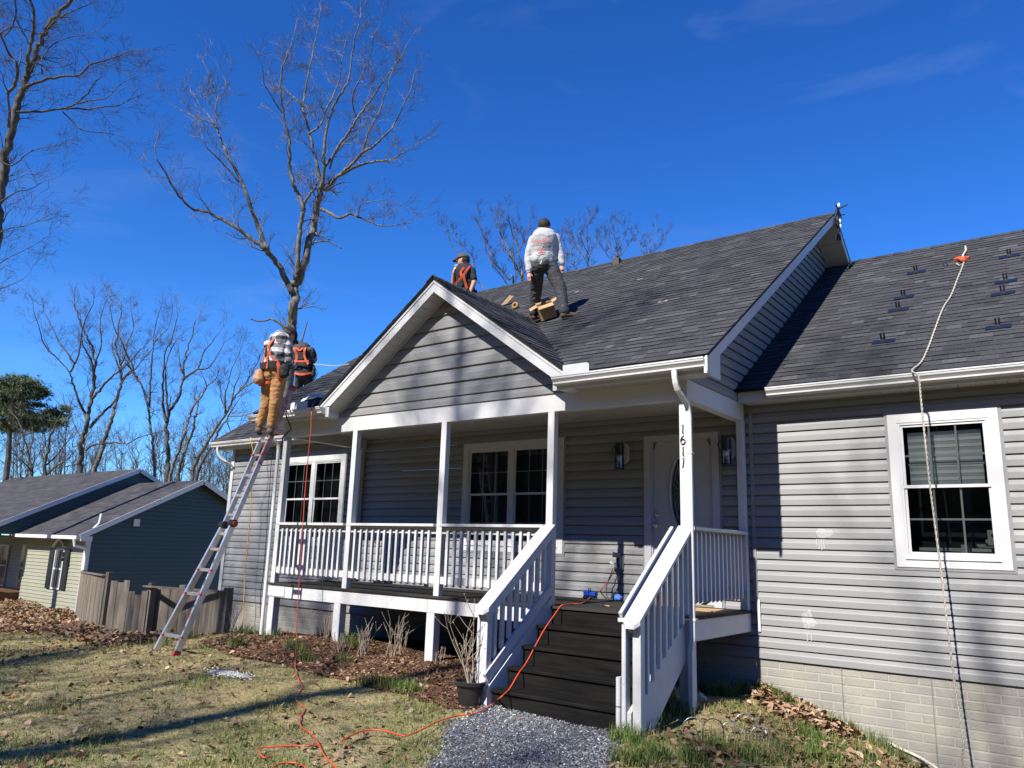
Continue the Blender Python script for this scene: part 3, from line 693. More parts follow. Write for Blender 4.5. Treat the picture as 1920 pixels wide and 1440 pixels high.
# rake boards of the gable: two members, upper trim strip proud
for sg in (-1, 1):
    for (zt, zb, yo) in ((4.322, 4.270, -1.812), (4.268, 4.150, -1.802)):
        xe = 2.02; mb = MB(); vs = []
        cut_t = (zt-2.858)/GS; cut_b = (zb-2.858)/GS
        for y in (yo, -1.785): vs += [(GX, y, zt), (GX+sg*cut_t, y, 2.858), (GX+sg*min(cut_b, cut_t), y, 2.858), (GX, y, zb)]
        mb.add(vs, [(0,1,2,3),(7,6,5,4),(0,4,5,1),(1,5,6,2),(2,6,7,3)]); hb(mb, 'rake_board', M['white'])
    # return box at the foot
    mb = MB(); xa, xb = (GX+sg*1.80, GX+sg*2.05); x0, x1 = min(xa, xb), max(xa, xb)
    pr = [(x0,2.718),(x1,2.718),(x1,2.857),(x0,2.857)]
    mb.prism([(GX+sg*2.06,2.718),(GX+sg*2.06,2.86),(GX+sg*1.885,2.985-.14),(GX+sg*1.885,2.718)], lambda p, q, e: (p, -1.80+(.245)*e, q)); hb(mb, 'rake_return', M['white'])
    # soffit panels, one board after the other up the slope
    n = 17; L0 = 1.885
    for i in range(n):
        xa = L0*i/n+.0; xb = L0*(i+1)/n-.005; z_a = 4.146-GS*xa; z_b = 4.146-GS*xb
        mb = MB(); vs = [(GX+sg*xa,-1.783,z_a),(GX+sg*xb,-1.783,z_b),(GX+sg*xb,gy-.018,z_b),(GX+sg*xa,gy-.018,z_a)]
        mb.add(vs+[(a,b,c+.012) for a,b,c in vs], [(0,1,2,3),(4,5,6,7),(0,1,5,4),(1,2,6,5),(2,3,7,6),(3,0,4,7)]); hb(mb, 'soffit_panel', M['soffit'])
    mb = MB(); mb.beam((GX, gy-.026, 4.128), (GX+sg*1.86, gy-.026, 4.128-GS*1.86), .016, .022); hb(mb, 'soffit_trim', M['soffit'])
    mb = MB(); mb.beam((GX, -1.823, 4.336), (GX+sg*2.02, -1.823, 4.336-GS*2.02), .012, .022); hb(mb, 'drip_edge', M['shingle_edge'])

# ---------------------------------------------------------------- porch
for bb_ in ((-9.46,-6.9,gy,gy+.11,2.54,2.738),(-6.8985,-3.125,gy,gy+.11,2.54,2.738),(-3.235,-3.125,gy+.112,-.022,2.54,2.738),(-9.46,-9.35,gy+.112,-.022,2.54,2.738)):
    mb = MB(); mb.box(*bb_); hb(mb, 'porch_beam', M['white_beam'])
for i in range(14):
    x0 = -9.34+i*.436; mb = MB()
    for j in range(4): mb.box(x0+j*.109+.002, x0+(j+1)*.109-.002, -1.436, -.02, 2.690, 2.70)
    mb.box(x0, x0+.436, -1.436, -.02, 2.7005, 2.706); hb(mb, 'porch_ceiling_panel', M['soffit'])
PX = [-9.46, -7.957, -6.352, -4.772, -3.212]
for x in PX:
    mb = MB(); mb.cbox(x, x+.086, gy-.002, gy+.084, .482, 2.539); hb(mb, 'porch_post', M['white_wood'])
for x in (-9.46, -3.198):
    mb = MB(); mb.cbox(x, x+.080, -.098, -.018, .482, 2.539); hb(mb, 'porch_post', M['white_wood'])
# house number on the right post, strokes bent in black metal
def digit(ch, xc, zc, hgt):
    mb = MB(); y = gy-.010
    if ch == '1':
        s = -1
        P1 = [(xc-.012, zc+.40*hgt), (xc+.004, zc+.50*hgt), (xc-.002, zc-.42*hgt), (xc+.012, zc-.50*hgt)]
        mb.tube([(a, y, b) for a, b in P1], [.003,.0055,.0060,.003], 6)
    if ch == 'l':
        P1 = [(xc-.010, zc+.44*hgt), (xc+.006, zc+.50*hgt), (xc+.004, zc+.1*hgt), (xc-.002, zc-.44*hgt), (xc-.014, zc-.52*hgt)]
        mb.tube([(a, y, b) for a, b in P1], [.003,.0055,.0060,.0055,.003], 6)
    if ch == '6':
        P1 = [(xc+.012, zc+.50*hgt), (xc-.010, zc+.30*hgt), (xc-.022, zc+.02*hgt)]
        for i in range(15):
            a = math.pi-2*math.pi*i/14*.97; P1.append((xc+.000+.023*math.cos(a), zc-.20*hgt+.28*hgt*math.sin(a)*-1 if False else zc-.20*hgt-.28*hgt*math.sin(a)*-1))
        mb.tube([(a, y, b) for a, b in P1], [.003,.0045,.0055]+[.0055]*15, 6)
    o = hb(mb, 'house_number', M['black_metal'], smooth=True)
for ch, zc in (('1', 2.240), ('6', 2.135), ('1', 2.022), ('l', 1.915)): digit(ch, -3.170, zc, .088)
# deck
dk = MB(); dk.box(-9.44, -3.13, -1.50, -.02, .40, .452); dko = hb(dk, 'porch_deck', M['black_wood'])
for i in range(12):
    y0 = -1.585+i*.1305; mb = MB(); mb.cbox(-9.485, -3.098, y0, y0+.1265, .4535, .481, axis=0, c=.004); hb(mb, 'deck_board', M['deck'], dko)
for bb_ in ((-9.46,-6.42,-1.562,-1.53,.292,.450),(-6.417,-4.76,-1.5622,-1.53,.292,.450),(-3.20,-3.152,-1.562,-1.53,.27,.450),(-3.15,-3.118,-1.5622,-.02,.262,.450),(-9.46,-9.43,-1.529,-.02,.292,.450),(-9.46,-9.10,-1.572,-1.563,.305,.438)):
    mb = MB(); mb.box(*bb_); hb(mb, 'rim_board', M['white_wood'])
for (x, wd) in ((-9.455,.115),(-8.075,.125),(-6.435,.125),(-3.245,.125),(-4.60,.10)):
    mb = MB(); zg = gzf(x, -1.5); mb.cbox(x, x+wd, -1.558+.0, -1.44, zg-.25, .291, c=.008); hb(mb, 'support_post', M['white_wood'])

# railings
def railing(x0, x1, axis='x', fixed=None, nb=13):
    rl = empty('railing', (0,0,0), house); rl.matrix_parent_inverse = for_house_inv
    def rb(mb, name): return mb.build(name, M['white_wood'], rl)
    L_ = x1-x0; pit = L_/(nb+1)
    for part in ('top_rail', 'sub_rail', 'bottom_rail'):
        mb = MB()
        if axis == 'x':
            if part == 'top_rail': mb.cbox(x0, x1, -1.605, -1.455, 1.277, 1.311, axis=0, c=.004)
            if part == 'sub_rail': mb.cbox(x0, x1, -1.531, -1.497, 1.192, 1.276, axis=0, c=.004)
            if part == 'bottom_rail': mb.cbox(x0, x1, -1.531, -1.497, .615, .700, axis=0, c=.004)
        else:
            sg = 1 if fixed > -5 else -1; f_ = fixed
            if part == 'top_rail': mb.cbox(f_-.10 if sg > 0 else f_-.05, f_+.05 if sg > 0 else f_+.10, x0, x1, 1.277, 1.311, axis=1, c=.004)
            if part == 'sub_rail': mb.cbox(f_-.052 if sg > 0 else f_+.018, f_-.018 if sg > 0 else f_+.052, x0, x1, 1.192, 1.276, axis=1, c=.004)
            if part == 'bottom_rail': mb.cbox(f_-.052 if sg > 0 else f_+.018, f_-.018 if sg > 0 else f_+.052, x0, x1, .615, .700, axis=1, c=.004)
        rb(mb, part)
    for i in range(nb):
        u = x0+pit*(i+1); mb = MB(); w2 = .0165; jz = rs.uniform(-.004, .004)
        if axis == 'x':
            xs = [(u-w2, -1.565), (u+w2, -1.565), (u+w2, -1.532), (u-w2, -1.532)]
            vs = [(a, b, .600+(.012 if b < -1.55 else -.012)+jz) for a, b in xs]+[(a, b, 1.235+(-.010 if b < -1.55 else .006)+jz) for a, b in xs]
        else:
            fo_, fi = (fixed+.016, fixed-.017) if fixed > -5 else (fixed-.016, fixed+.017)
            xs = [(fi, u-w2), (fo_, u-w2), (fo_, u+w2), (fi, u+w2)]
            vs = [(a, b, .600+(.012 if abs(a-fo_) < 1e-6 else -.012)) for a, b in xs]+[(a, b, 1.262+(-.010 if abs(a-fo_) < 1e-6 else .006)) for a, b in xs]
        mb.add(vs, [(0,3,2,1),(4,5,6,7),(0,1,5,4),(1,2,6,5),(2,3,7,6),(3,0,4,7)]); rb(mb, 'baluster')
railing(-9.374, -7.957, nb=13); railing(-7.871, -6.352, nb=13); railing(-6.266, -4.772, nb=13)
railing(-1.462, -.10, 'y', -9.44, 12); railing(-1.462, -.10, 'y', -3.145, 12)

# ---------------------------------------------------------------- stairs
st = empty('staircase', (0,0,0), house); st.matrix_parent_inverse = for_house_inv
TZ = [.303, .125, -.050, -.222]; TY = [-1.842, -2.077, -2.312, -2.552]
for i, (z, y) in enumerate(zip(TZ, TY)):
    mb = MB()
    mb.cbox(-4.655, -3.215, y, y+.142, z-.030, z, axis=0, c=.005); mb.cbox(-4.655, -3.215, y+.145, y+.275, z-.030, z-.001, axis=0, c=.005)
    mb.build('tread', M['black_wood'], st)
    zb = TZ[i+1] if i < 3 else -.47
    mb = MB(); mb.box(-4.65, -3.22, y+.022, y+.042, zb+.001, z-.031); mb.build('riser', M['black_wood'], st)
mb = MB(); mb.box(-4.65, -3.22, -1.565, -1.545, .304, .452); mb.build('riser', M['black_wood'], st)
for x0 in (-4.695, -3.213+.002):
    mb = MB(); pr = [(-2.60,-.48),(-2.60,-.215),(-1.565,.565) if x0 < -4 else (-1.565,.44),(-1.545,.44),(-1.545,.10),(-2.33,-.50)]
    mb.prism(pr, lambda p, q, e, x0=x0: (x0+.036*e, p, q)); mb.build('stringer', M['white_wood'], st)
    # dark inner carriage block
def stair_rail(xc, inner, nbal, left):
    rl = empty('stair_railing', (0,0,0), house); rl.matrix_parent_inverse = for_house_inv
    m_ = .747; cap = lambda y: 1.302+m_*(y+1.575)
    y0, y1 = -2.68, -1.56
    # broad handrail with clipped corners
    mb = MB(); wv = .078; c = .035
    out2 = [(-wv, y1), (wv, y1), (wv, y0+c*1.2), (wv-c, y0), (-wv+c, y0), (-wv, y0+c*1.2)]
    vs = [(xc+a, b, cap(b)) for a, b in out2]+[(xc+a, b, cap(b)-.036) for a, b in out2]
    mb.add(vs, [tuple(range(6)), tuple(range(11,5,-1))]+[(i,(i+1)%6,(i+1)%6+6,i+6) for i in range(6)]); mb.build('handrail', M['white_wood'], rl)
    xi = xc-.055 if not left else xc+.02
    if not left:
        mb = MB(); mb.beam((xc-.118, -2.60, cap(-2.60)-.012), (xc-.118, -1.60, cap(-1.60)-.012), .030, .075); mb.build('inner_rail', M['white_wood'], rl)
        mb = MB(); mb.box(xc-.132, xc-.02, -2.63, -2.60, cap(-2.6)-.05, cap(-2.6)-.02); mb.build('inner_rail', M['white_wood'], rl)
    mb = MB(); mb.beam((xi+.02, -2.62, cap(-2.62)-.082), (xi+.02, -1.57, cap(-1.57)-.082), .034, .085); mb.build('sub_rail', M['white_wood'], rl)
    if left:
        mb = MB(); mb.beam((xc+.035, -2.60, cap(-2.60)-.66), (xc+.035, -1.57, cap(-1.57)-.66), .034, .085); mb.build('bottom_rail', M['white_wood'], rl)
    # newel
    zg = gzf(xc, -2.6)
    if left:
        mb = MB(); mb.cbox(xc-.045, xc+.035, -2.60, -2.52, zg-.15, cap(-2.56)-.04); mb.build('newel', M['white_wood'], rl)
        mb = MB(); mb.cbox(xc-.075, xc-.047, -2.615, -2.535, zg-.15, cap(-2.56)-.10); mb.build('newel_board', M['white_wood'], rl)
    else:
        mb = MB(); mb.cbox(xc-.015, xc+.060, -2.60, -2.52, zg-.15, cap(-2.56)-.04); mb.build('newel', M['white_wood'], rl)
        mb = MB(); mb.cbox(xc-.100, xc-.062, -2.63, -2.545, zg-.15, cap(-2.56)-.10); mb.build('newel_board', M['white_wood'], rl)
        mb = MB(); mb.cbox(xc-.140, xc-.102, -2.655, -2.58, zg+.22, zg+.44, c=.01); mb.cbox(xc-.140, xc-.102, -2.655, -2.58, zg-.02, zg+.21, c=.01); mb.build('newel_block', M['white_wood'], rl)
    for i in range(nbal):
        y = -2.44+(.80)*i/(nbal-1); mb = MB(); w2 = .019
        xo, xq = (xc+.052, xc+.016) if not left else (xc-.008, xc+.018-.0)
        if left: xo, xq = xc-.022, xc+.017
        zt, zb = cap(y)-.05, cap(y)-.755 if not left else cap(y)-.63
        zb = cap(y)-.735 if not left else cap(y)-.63
        mb.cbox(min(xo,xq), max(xo,xq), y-w2, y+w2, zb, zt, c=.003); mb.build('baluster', M['white_wood'], rl)
stair_rail(-3.150, None, 8, False)
stair_rail(-4.720, None, 8, True)

# ---------------------------------------------------------------- downspouts
def pipe(pts, w_=.052, d_=.036, name='downspout', ribs=()):
    mb = MB(); pts = [Vector(p) for p in pts]; prof = [(-w_/2,-d_/2),(w_/2,-d_/2),(w_/2,d_/2),(-w_/2,d_/2)]; c = .007
    prof = [(-w_/2+c,-d_/2),(w_/2-c,-d_/2),(w_/2,-d_/2+c),(w_/2,d_/2-c),(w_/2-c,d_/2),(-w_/2+c,d_/2),(-w_/2,d_/2-c),(-w_/2,-d_/2+c)]
    vs = []; n = len(pts)
    for i, p in enumerate(pts):
        d = (pts[min(i+1,n-1)]-pts[max(i-1,0)]).normalized(); x = Vector((1,0,0)); 
        if abs(d.x) > .9: x = Vector((0,0,1))
        yv = d.cross(x).normalized()*-1; x = yv.cross(d).normalized()*1
        x = d.cross(yv).normalized()
        if x.x < 0: x = -x
        k = 1.0+(.07 if i in ribs else 0)
        for (a, b) in prof: vs.append(tuple(p+x*a*k+yv*b*k))
    fs = []
    for i in range(n-1):
        for j in range(8): fs.append((i*8+j, i*8+(j+1)%8, (i+1)*8+(j+1)%8, (i+1)*8+j))
    fs += [tuple(range(7,-1,-1)), tuple(range((n-1)*8, n*8))]
    mb.add(vs, fs); hb(mb, name, M['white_beam'], smooth=False)
def arc(a, b, c, n=7):
    a, b, c = Vector(a), Vector(b), Vector(c); return [a*(1-t)**2+b*2*t*(1-t)+c*t*t for t in [i/n for i in range(n+1)]]
el = arc((-3.112,-1.853,2.762),(-3.112,-1.853,2.60),(-3.10,-1.75,2.54))+arc((-3.09,-1.66,2.48),(-3.085,-1.602,2.445),(-3.083,-1.602,2.33))
pipe(el+[(-3.083,-1.602,2.0),(-3.083,-1.602,.36)]+arc((-3.083,-1.602,.33),(-3.083,-1.602,.29),(-3.098,-1.607,.24),4)+arc((-3.106,-1.607,.19),(-3.108,-1.605,.15),(-3.108,-1.602,.10),4)+[(-3.108,-1.602,gzf(-3.1,-1.6)+.03)], ribs=(1,3,5,7))
mb = MB(); mb.box(-3.150,-3.045,-1.625,-1.562,.455,.475); mb.box(-3.118,-3.05,-1.624,-1.562,1.99,2.0); hb(mb, 'downspout_strap', M['white_beam'])
e1 = arc((-9.55,-1.853,2.762),(-9.55,-1.853,2.60),(-9.535,-1.75,2.53))+arc((-9.50,-1.66,2.47),(-9.49,-1.60,2.44),(-9.488,-1.60,2.33))
pipe(e1+[(-9.488,-1.60,1.5),(-9.488,-1.60,.30)]+[(-9.488,-1.60,gzf(-9.5,-1.6)+.02)])
e2 = arc((-13.13,-.30,2.745),(-13.13,-.30,2.60),(-13.05,-.20,2.53))+arc((-12.98,-.11,2.47),(-12.945,-.06,2.44),(-12.94,-.055,2.36))
pipe(arc((-13.15,-.30,2.745),(-13.15,-.30,2.56),(-13.02,-.18,2.48))+[(-13.0,-.10,2.44),(-12.99,-.055,2.40)])
# ================================================================ GROUND
def lin(a, b, s): return np.arange(a, b, s)
gxs = np.unique(np.concatenate([[-900,-500,-300,-200,-140,-100,-75], lin(-60,-30,2.5), lin(-30,-16,.5), lin(-16,2.5,.07), lin(2.5,12,.8), [14,20,30,50,80,130,200,350,600,900]]).round(4))
gys = np.unique(np.concatenate([[-700,-400,-200,-120,-80,-60,-45], lin(-35,-9.5,1.2), lin(-9.5,.30,.07), lin(.3,14,.6), lin(14,60,4), [70,100,150,250,400,700,1200]]).round(4))
GX_, GY_ = np.meshgrid(gxs, gys)
Z = gz(GX_, GY_)
near = (GX_ > -16) & (GX_ < 2.5) & (GY_ > -9.5) & (GY_ < .3)
rng = np.random.default_rng(4)
bmp = np.zeros_like(Z)
for f, a in ((.9,.02),(2.3,.012),(5.1,.007)):
    p1, p2 = rng.uniform(0, 6, 2); bmp += a*np.sin(f*GX_+p1+1.3*np.sin(f*.7*GY_))*np.sin(f*GY_+p2+1.1*np.sin(f*.6*GX_))
Z = Z+np.where(near, bmp+rng.normal(0, .0035, Z.shape), 0)
ny, nx = Z.shape
vs = np.stack([GX_, GY_, Z], -1).reshape(-1, 3)
idx = np.arange(ny*nx).reshape(ny, nx)
fs = np.stack([idx[:-1,:-1], idx[:-1,1:], idx[1:,1:], idx[1:,:-1]], -1).reshape(-1, 4)
def npmesh(name, V, F, mt, tone=None, smooth=False):
    me = bpy.data.meshes.new(name); V = np.asarray(V, np.float32); F = np.asarray(F, np.int32); k = F.shape[1]
    me.vertices.add(len(V)); me.vertices.foreach_set('co', V.ravel())
    me.loops.add(F.size); me.loops.foreach_set('vertex_index', F.ravel())
    me.polygons.add(len(F)); me.polygons.foreach_set('loop_start', np.arange(0, F.size, k, dtype=np.int32)); me.polygons.foreach_set('loop_total', np.full(len(F), k, np.int32))
    if smooth: me.polygons.foreach_set('use_smooth', np.ones(len(F), bool))
    if tone is not None:
        a = me.attributes.new('tone', 'FLOAT', 'POINT'); a.data.foreach_set('value', np.asarray(tone, np.float32))
    me.materials.append(mt); me.update(calc_edges=True); me.validate()
    o = bpy.data.objects.new(name, me); COL.objects.link(o); return o
# lawn soil: mottled straw, green and bare earth
def ground_mat():
    m = bpy.data.materials.new('dormant_lawn'); m.use_nodes = True; nt = m.node_tree; N = nt.nodes; K = nt.links; b = N['Principled BSDF']; b.inputs['Roughness'].default_value = .95; b.inputs['Specular IOR Level'].default_value = .15
    t = N.new('ShaderNodeTexCoord')
    def noise_(sc_, det, lo, hi):
        n = N.new('ShaderNodeTexNoise'); n.inputs['Scale'].default_value = sc_; n.inputs['Detail'].default_value = det; K.new(t.outputs['Object'], n.inputs['Vector'])
        r = N.new('ShaderNodeMapRange'); r.inputs[1].default_value = lo; r.inputs[2].default_value = hi; K.new(n.outputs['Fac'], r.inputs[0]); return r.outputs[0]
    def mix(a, bcol, fac):
        x = N.new('ShaderNodeMix'); x.data_type = 'RGBA'; K.new(fac, x.inputs[0])
        if isinstance(a, tuple): x.inputs[6].default_value = (*a, 1)
        else: K.new(a, x.inputs[6])
        x.inputs[7].default_value = (*bcol, 1); return x.outputs[2]
    c = mix((0.37,0.29,0.155), (0.23,0.205,0.09), noise_(1.4, 6, .40, .62))
    c = mix(c, (0.46,0.37,0.21), noise_(24, 5, .5, .72))
    c = mix(c, (0.07,0.052,0.033), noise_(5.5, 8, .54, .70))
    K.new(c, b.inputs['Base Color'])
    n2 = N.new('ShaderNodeTexNoise'); n2.inputs['Scale'].default_value = 70; n2.inputs['Detail'].default_value = 5; K.new(t.outputs['Object'], n2.inputs['Vector'])
    bp = N.new('ShaderNodeBump'); bp.inputs['Strength'].default_value = 1; bp.inputs['Distance'].default_value = .02; K.new(n2.outputs['Fac'], bp.inputs['Height']); K.new(bp.outputs[0], b.inputs['Normal'])
    return m
o = npmesh('ground', vs, fs, ground_mat(), smooth=True); o['kind'] = 'structure'
def inpoly(x, y, poly):
    c = np.zeros(x.shape, bool); n = len(poly)
    for i in range(n):
        x1, y1 = poly[i]; x2, y2 = poly[(i+1) % n]
        k = ((y1 > y) != (y2 > y)) & (x < (x2-x1)*(y-y1)/(y2-y1+1e-12)+x1); c ^= k
    return c
def gzn(x, y):
    b = np.zeros_like(x); r2 = np.random.default_rng(4)
    for f, a in ((.9,.02),(2.3,.012),(5.1,.007)):
        p1, p2 = r2.uniform(0, 6, 2); b += a*np.sin(f*x+p1+1.3*np.sin(f*.7*y))*np.sin(f*y+p2+1.1*np.sin(f*.6*x))
    return gz(x, y)+b
def pg(lst): return [tuple(ground(px, py))[:2] for px, py in lst]
PATH = [(-4.66,-2.50)]+pg([(905,1333),(862,1352),(838,1385),(812,1440)])+[(-3.2,-5.2),(-2.2,-4.6)]+pg([(1141,1440),(1143,1395),(1140,1368)])+[(-3.18,-2.56)]
BED = pg([(372,1208),(452,1238),(520,1246),(600,1262),(700,1290),(770,1306),(848,1334),(905,1330)])+[(-4.75,-2.4),(-4.75,-.05),(-10.2,-.05)]
RBED = [(-3.12,-.02),(-3.12,-1.9),(-2.6,-2.2),(-1.9,-1.7),(-1.3,-.9),(-.7,-.02)]
# path and bed sheets
def sheet(poly, name, mt, dz, step=.06, edge=.05, kind='structure'):
    xs = [p[0] for p in poly]; ys = [p[1] for p in poly]
    X, Y = np.meshgrid(np.arange(min(xs), max(xs), step), np.arange(min(ys), max(ys), step)); r = np.random.default_rng(9)
    wx = X+.05*np.sin(Y*9)+.03*np.sin(Y*23+1); wy = Y+.05*np.sin(X*8)+.03*np.sin(X*21)
    ins = inpoly(wx, wy, poly); V = np.stack([X, Y, gzn(X, Y)+dz+r.normal(0, .004, X.shape)], -1).reshape(-1, 3)
    n1, n2 = X.shape; id_ = np.arange(n1*n2).reshape(n1, n2)
    q = ins[:-1,:-1] & ins[:-1,1:] & ins[1:,1:] & ins[1:,:-1]
    F = np.stack([id_[:-1,:-1], id_[:-1,1:], id_[1:,1:], id_[1:,:-1]], -1)[q]
    o = npmesh(name, V, F, mt); o['kind'] = kind; return o
sheet(PATH, 'gravel_path', mat('crushed_stone_base', (0.10,0.105,0.115), .95, var=.5, vscale=60, bump=1, bscale=90), .010)
sheet(BED, 'mulch_bed', mat('mulch_base', (0.085,0.048,0.028), .95, col2=(0.035,0.024,0.018), vscale=10, bump=1, bscale=60), .014)

def scatter(n, x0, x1, y0, y1, seed, keep):
    r = np.random.default_rng(seed); x = r.uniform(x0, x1, n); y = r.uniform(y0, y1, n); k = keep(x, y, r); return x[k], y[k], r
def patch(x, y, f, s, thr):    # lumpy noise mask
    r = np.random.default_rng(s); a = r.uniform(0, 6, 6)
    v = np.sin(f*x+a[0]+1.7*np.sin(f*.53*y+a[1]))*np.sin(f*.9*y+a[2]+1.4*np.sin(f*.61*x+a[3]))+.5*np.sin(2.7*f*x+a[4])*np.sin(2.4*f*y+a[5])
    return v > thr
def view_ok(x, y):     # inside the camera's field of view plus a margin
    dx, dy = x, y+CD; u = dx*CR.x+dy*CR.y; f_ = dx*_f.x+dy*_f.y
    return (f_ > .5) & (np.abs(u) < f_*.78+.4)
HOUSEM = lambda x, y: (y > -.03) & (x > XL)
def blades1(x, y, r, h0, h1, wd, lean, tone, name, mt):
    n = len(x); z = gzn(x, y)-.003; h = r.uniform(h0, h1, n); a = r.uniform(0, 2*np.pi, n); l = r.uniform(.1, lean, n)*h; b = r.uniform(0, 2*np.pi, n); w2 = wd*r.uniform(.5, 1.5, n)
    cx, cy = np.cos(a)*w2, np.sin(a)*w2; V = np.empty((n, 3, 3)); V[:,0] = np.stack([x-cx, y-cy, z], -1); V[:,1] = np.stack([x+cx, y+cy, z], -1); V[:,2] = np.stack([x+np.cos(b)*l, y+np.sin(b)*l, z+h*(1-.33*np.minimum(l/h, 2.2))], -1)
    o = npmesh(name, V.reshape(-1, 3), np.arange(n*3).reshape(n, 3), mt, tone=np.repeat(tone, 3)); o['kind'] = 'stuff'; return o
def blades(x, y, r, h0, h1, wd, lean, tone, name, mt, label=None):
    n = len(x); z = gzn(x, y)-.005; h = r.uniform(h0, h1, n); a = r.uniform(0, 2*np.pi, n); l = r.uniform(0, lean, n)*h; b = r.uniform(0, 2*np.pi, n); w2 = wd*r.uniform(.6, 1.3, n)
    cx, cy = np.cos(a)*w2, np.sin(a)*w2; lx, ly = np.cos(b)*l, np.sin(b)*l
    V = np.empty((n, 5, 3)); V[:,0] = np.stack([x-cx, y-cy, z], -1); V[:,1] = np.stack([x+cx, y+cy, z], -1)
    V[:,2] = np.stack([x+cx*.7+lx*.35, y+cy*.7+ly*.35, z+h*.6], -1); V[:,3] = np.stack([x-cx*.7+lx*.35, y-cy*.7+ly*.35, z+h*.6], -1); V[:,4] = np.stack([x+lx, y+ly, z+h*(1-.3*l/h)], -1)
    i = np.arange(n)[:, None]*5; F = np.concatenate([i+np.array([0,1,2]), i+np.array([0,2,3]), i+np.array([3,2,4])], 0)
    o = npmesh(name, V.reshape(-1, 3), F, mt, tone=np.repeat(tone, 5)); o['kind'] = 'stuff'; return o
GM = mat('grass_blades', (0.1,0.12,0.04), .6, spec=.3, tone=[(0,(0.44,0.345,0.175)),(.35,(0.33,0.265,0.11)),(.6,(0.19,0.20,0.06)),(.85,(0.095,0.150,0.034)),(1,(0.055,0.115,0.022))])
def lawnkeep(x, y, r):
    k = view_ok(x, y) & ~HOUSEM(x, y) & ~inpoly(x, y, PATH) & ~((y > -1.5) & (x > -9.6) & (x < -3.1))
    inb = inpoly(x, y, BED); k &= ~(inb & (r.random(len(x)) < .97)); return k
x, y, r = scatter(560000, -15, 1.5, -7.6, .2, 11, lawnkeep)
g = patch(x, y, 1.5, 3, .05).astype(float)*.25+patch(x, y, 4, 8, .3)*.2
g2 = np.sin(.8*x+.5)*np.sin(.9*y+1.2*np.sin(.5*x)+.7)+.5*np.sin(2.1*x+1)*np.sin(1.9*y)
t = np.clip(r.normal(.43, .20, len(x))+g+.16*g2+.13*(y < -4.2)-.14*(x < -8.2)+.14*(x > -3.2), 0, 1)
t = np.clip(t+r.normal(0, .12, len(x)), 0, 1)
blades1(x, y, r, .008, .036, .0036, 2.6, t, 'grass', GM)
# taller green tufts: along the foundation, the posts, the right bed and scattered in the lawn
cl = [ground(*p) for p in ((365,1195),(350,1200),(382,1190),(420,1188),(452,1190),(520,1180),(535,1178),(550,1182),(565,1178),(580,1186),(598,1190),(612,1196),(640,1206),(655,1206),(662,1212),(440,1214),(470,1192),(500,1200),
   (548,1215),(560,1222),(575,1240),(850,1210),(870,1180),(905,1225),(760,1292),(745,1296),(775,1298),(720,1285),(690,1284),
   (1180,1372),(1165,1385),(1215,1362),(1228,1352),(1190,1395),(1150,1388),(1340,1305),(1352,1300),(1362,1306),(1385,1298),(1395,1292),(1410,1296),(1440,1300),(1452,1308),(1330,1300),(1240,1325),(1260,1335),(1275,1345),(1500,1380),(1520,1390),(1545,1400),
   (1480,1330),(1490,1325),(1560,1350),(1580,1368),(1600,1375),(1640,1392),(1660,1400),(1690,1420),(1515,1410),(1480,1420),(1440,1430),(1400,1425),(1230,1420),(1200,1430),(1180,1425),(1300,1432),(1350,1415),(1600,1415),(1625,1425),(640,1240),(515,1195),(300,1215),(1560,1430),(1530,1425))]
r = np.random.default_rng(21); X = []; Y = []
for p in cl:
    n = int(r.uniform(60, 190)); s = r.uniform(.05, .09); X.append(r.normal(p.x, s, n)); Y.append(r.normal(p.y, s*.7, n))
X = np.concatenate(X); Y = np.concatenate(Y); k = ~HOUSEM(X, Y) & ~inpoly(X, Y, PATH); X, Y = X[k], Y[k]
blades(X, Y, r, .05, .19, .0034, .8, np.clip(r.normal(.82, .14, len(X)), 0, 1), 'tall_grass_tufts', GM)
x, y, r = scatter(34000, -3.3, .8, -4.6, -.02, 31, lambda x, y, r: lawnkeep(x, y, r) & (patch(x, y, 3.5, 5, -.1)))
blades(x, y, r, .02, .085, .0032, 1.1, np.clip(r.normal(.50, .26, len(x)), 0, 1), 'grass', GM)
x, y, r = scatter(60000, -13, -4.0, -7.5, -2.2, 33, lambda x, y, r: lawnkeep(x, y, r) & (patch(x, y, 2.2, 15, .62) | patch(x, y, 6.1, 22, 1.0)))
blades(x, y, r, .03, .075, .003, 1.0, np.clip(r.normal(.68, .15, len(x)), 0, 1), 'grass', GM)
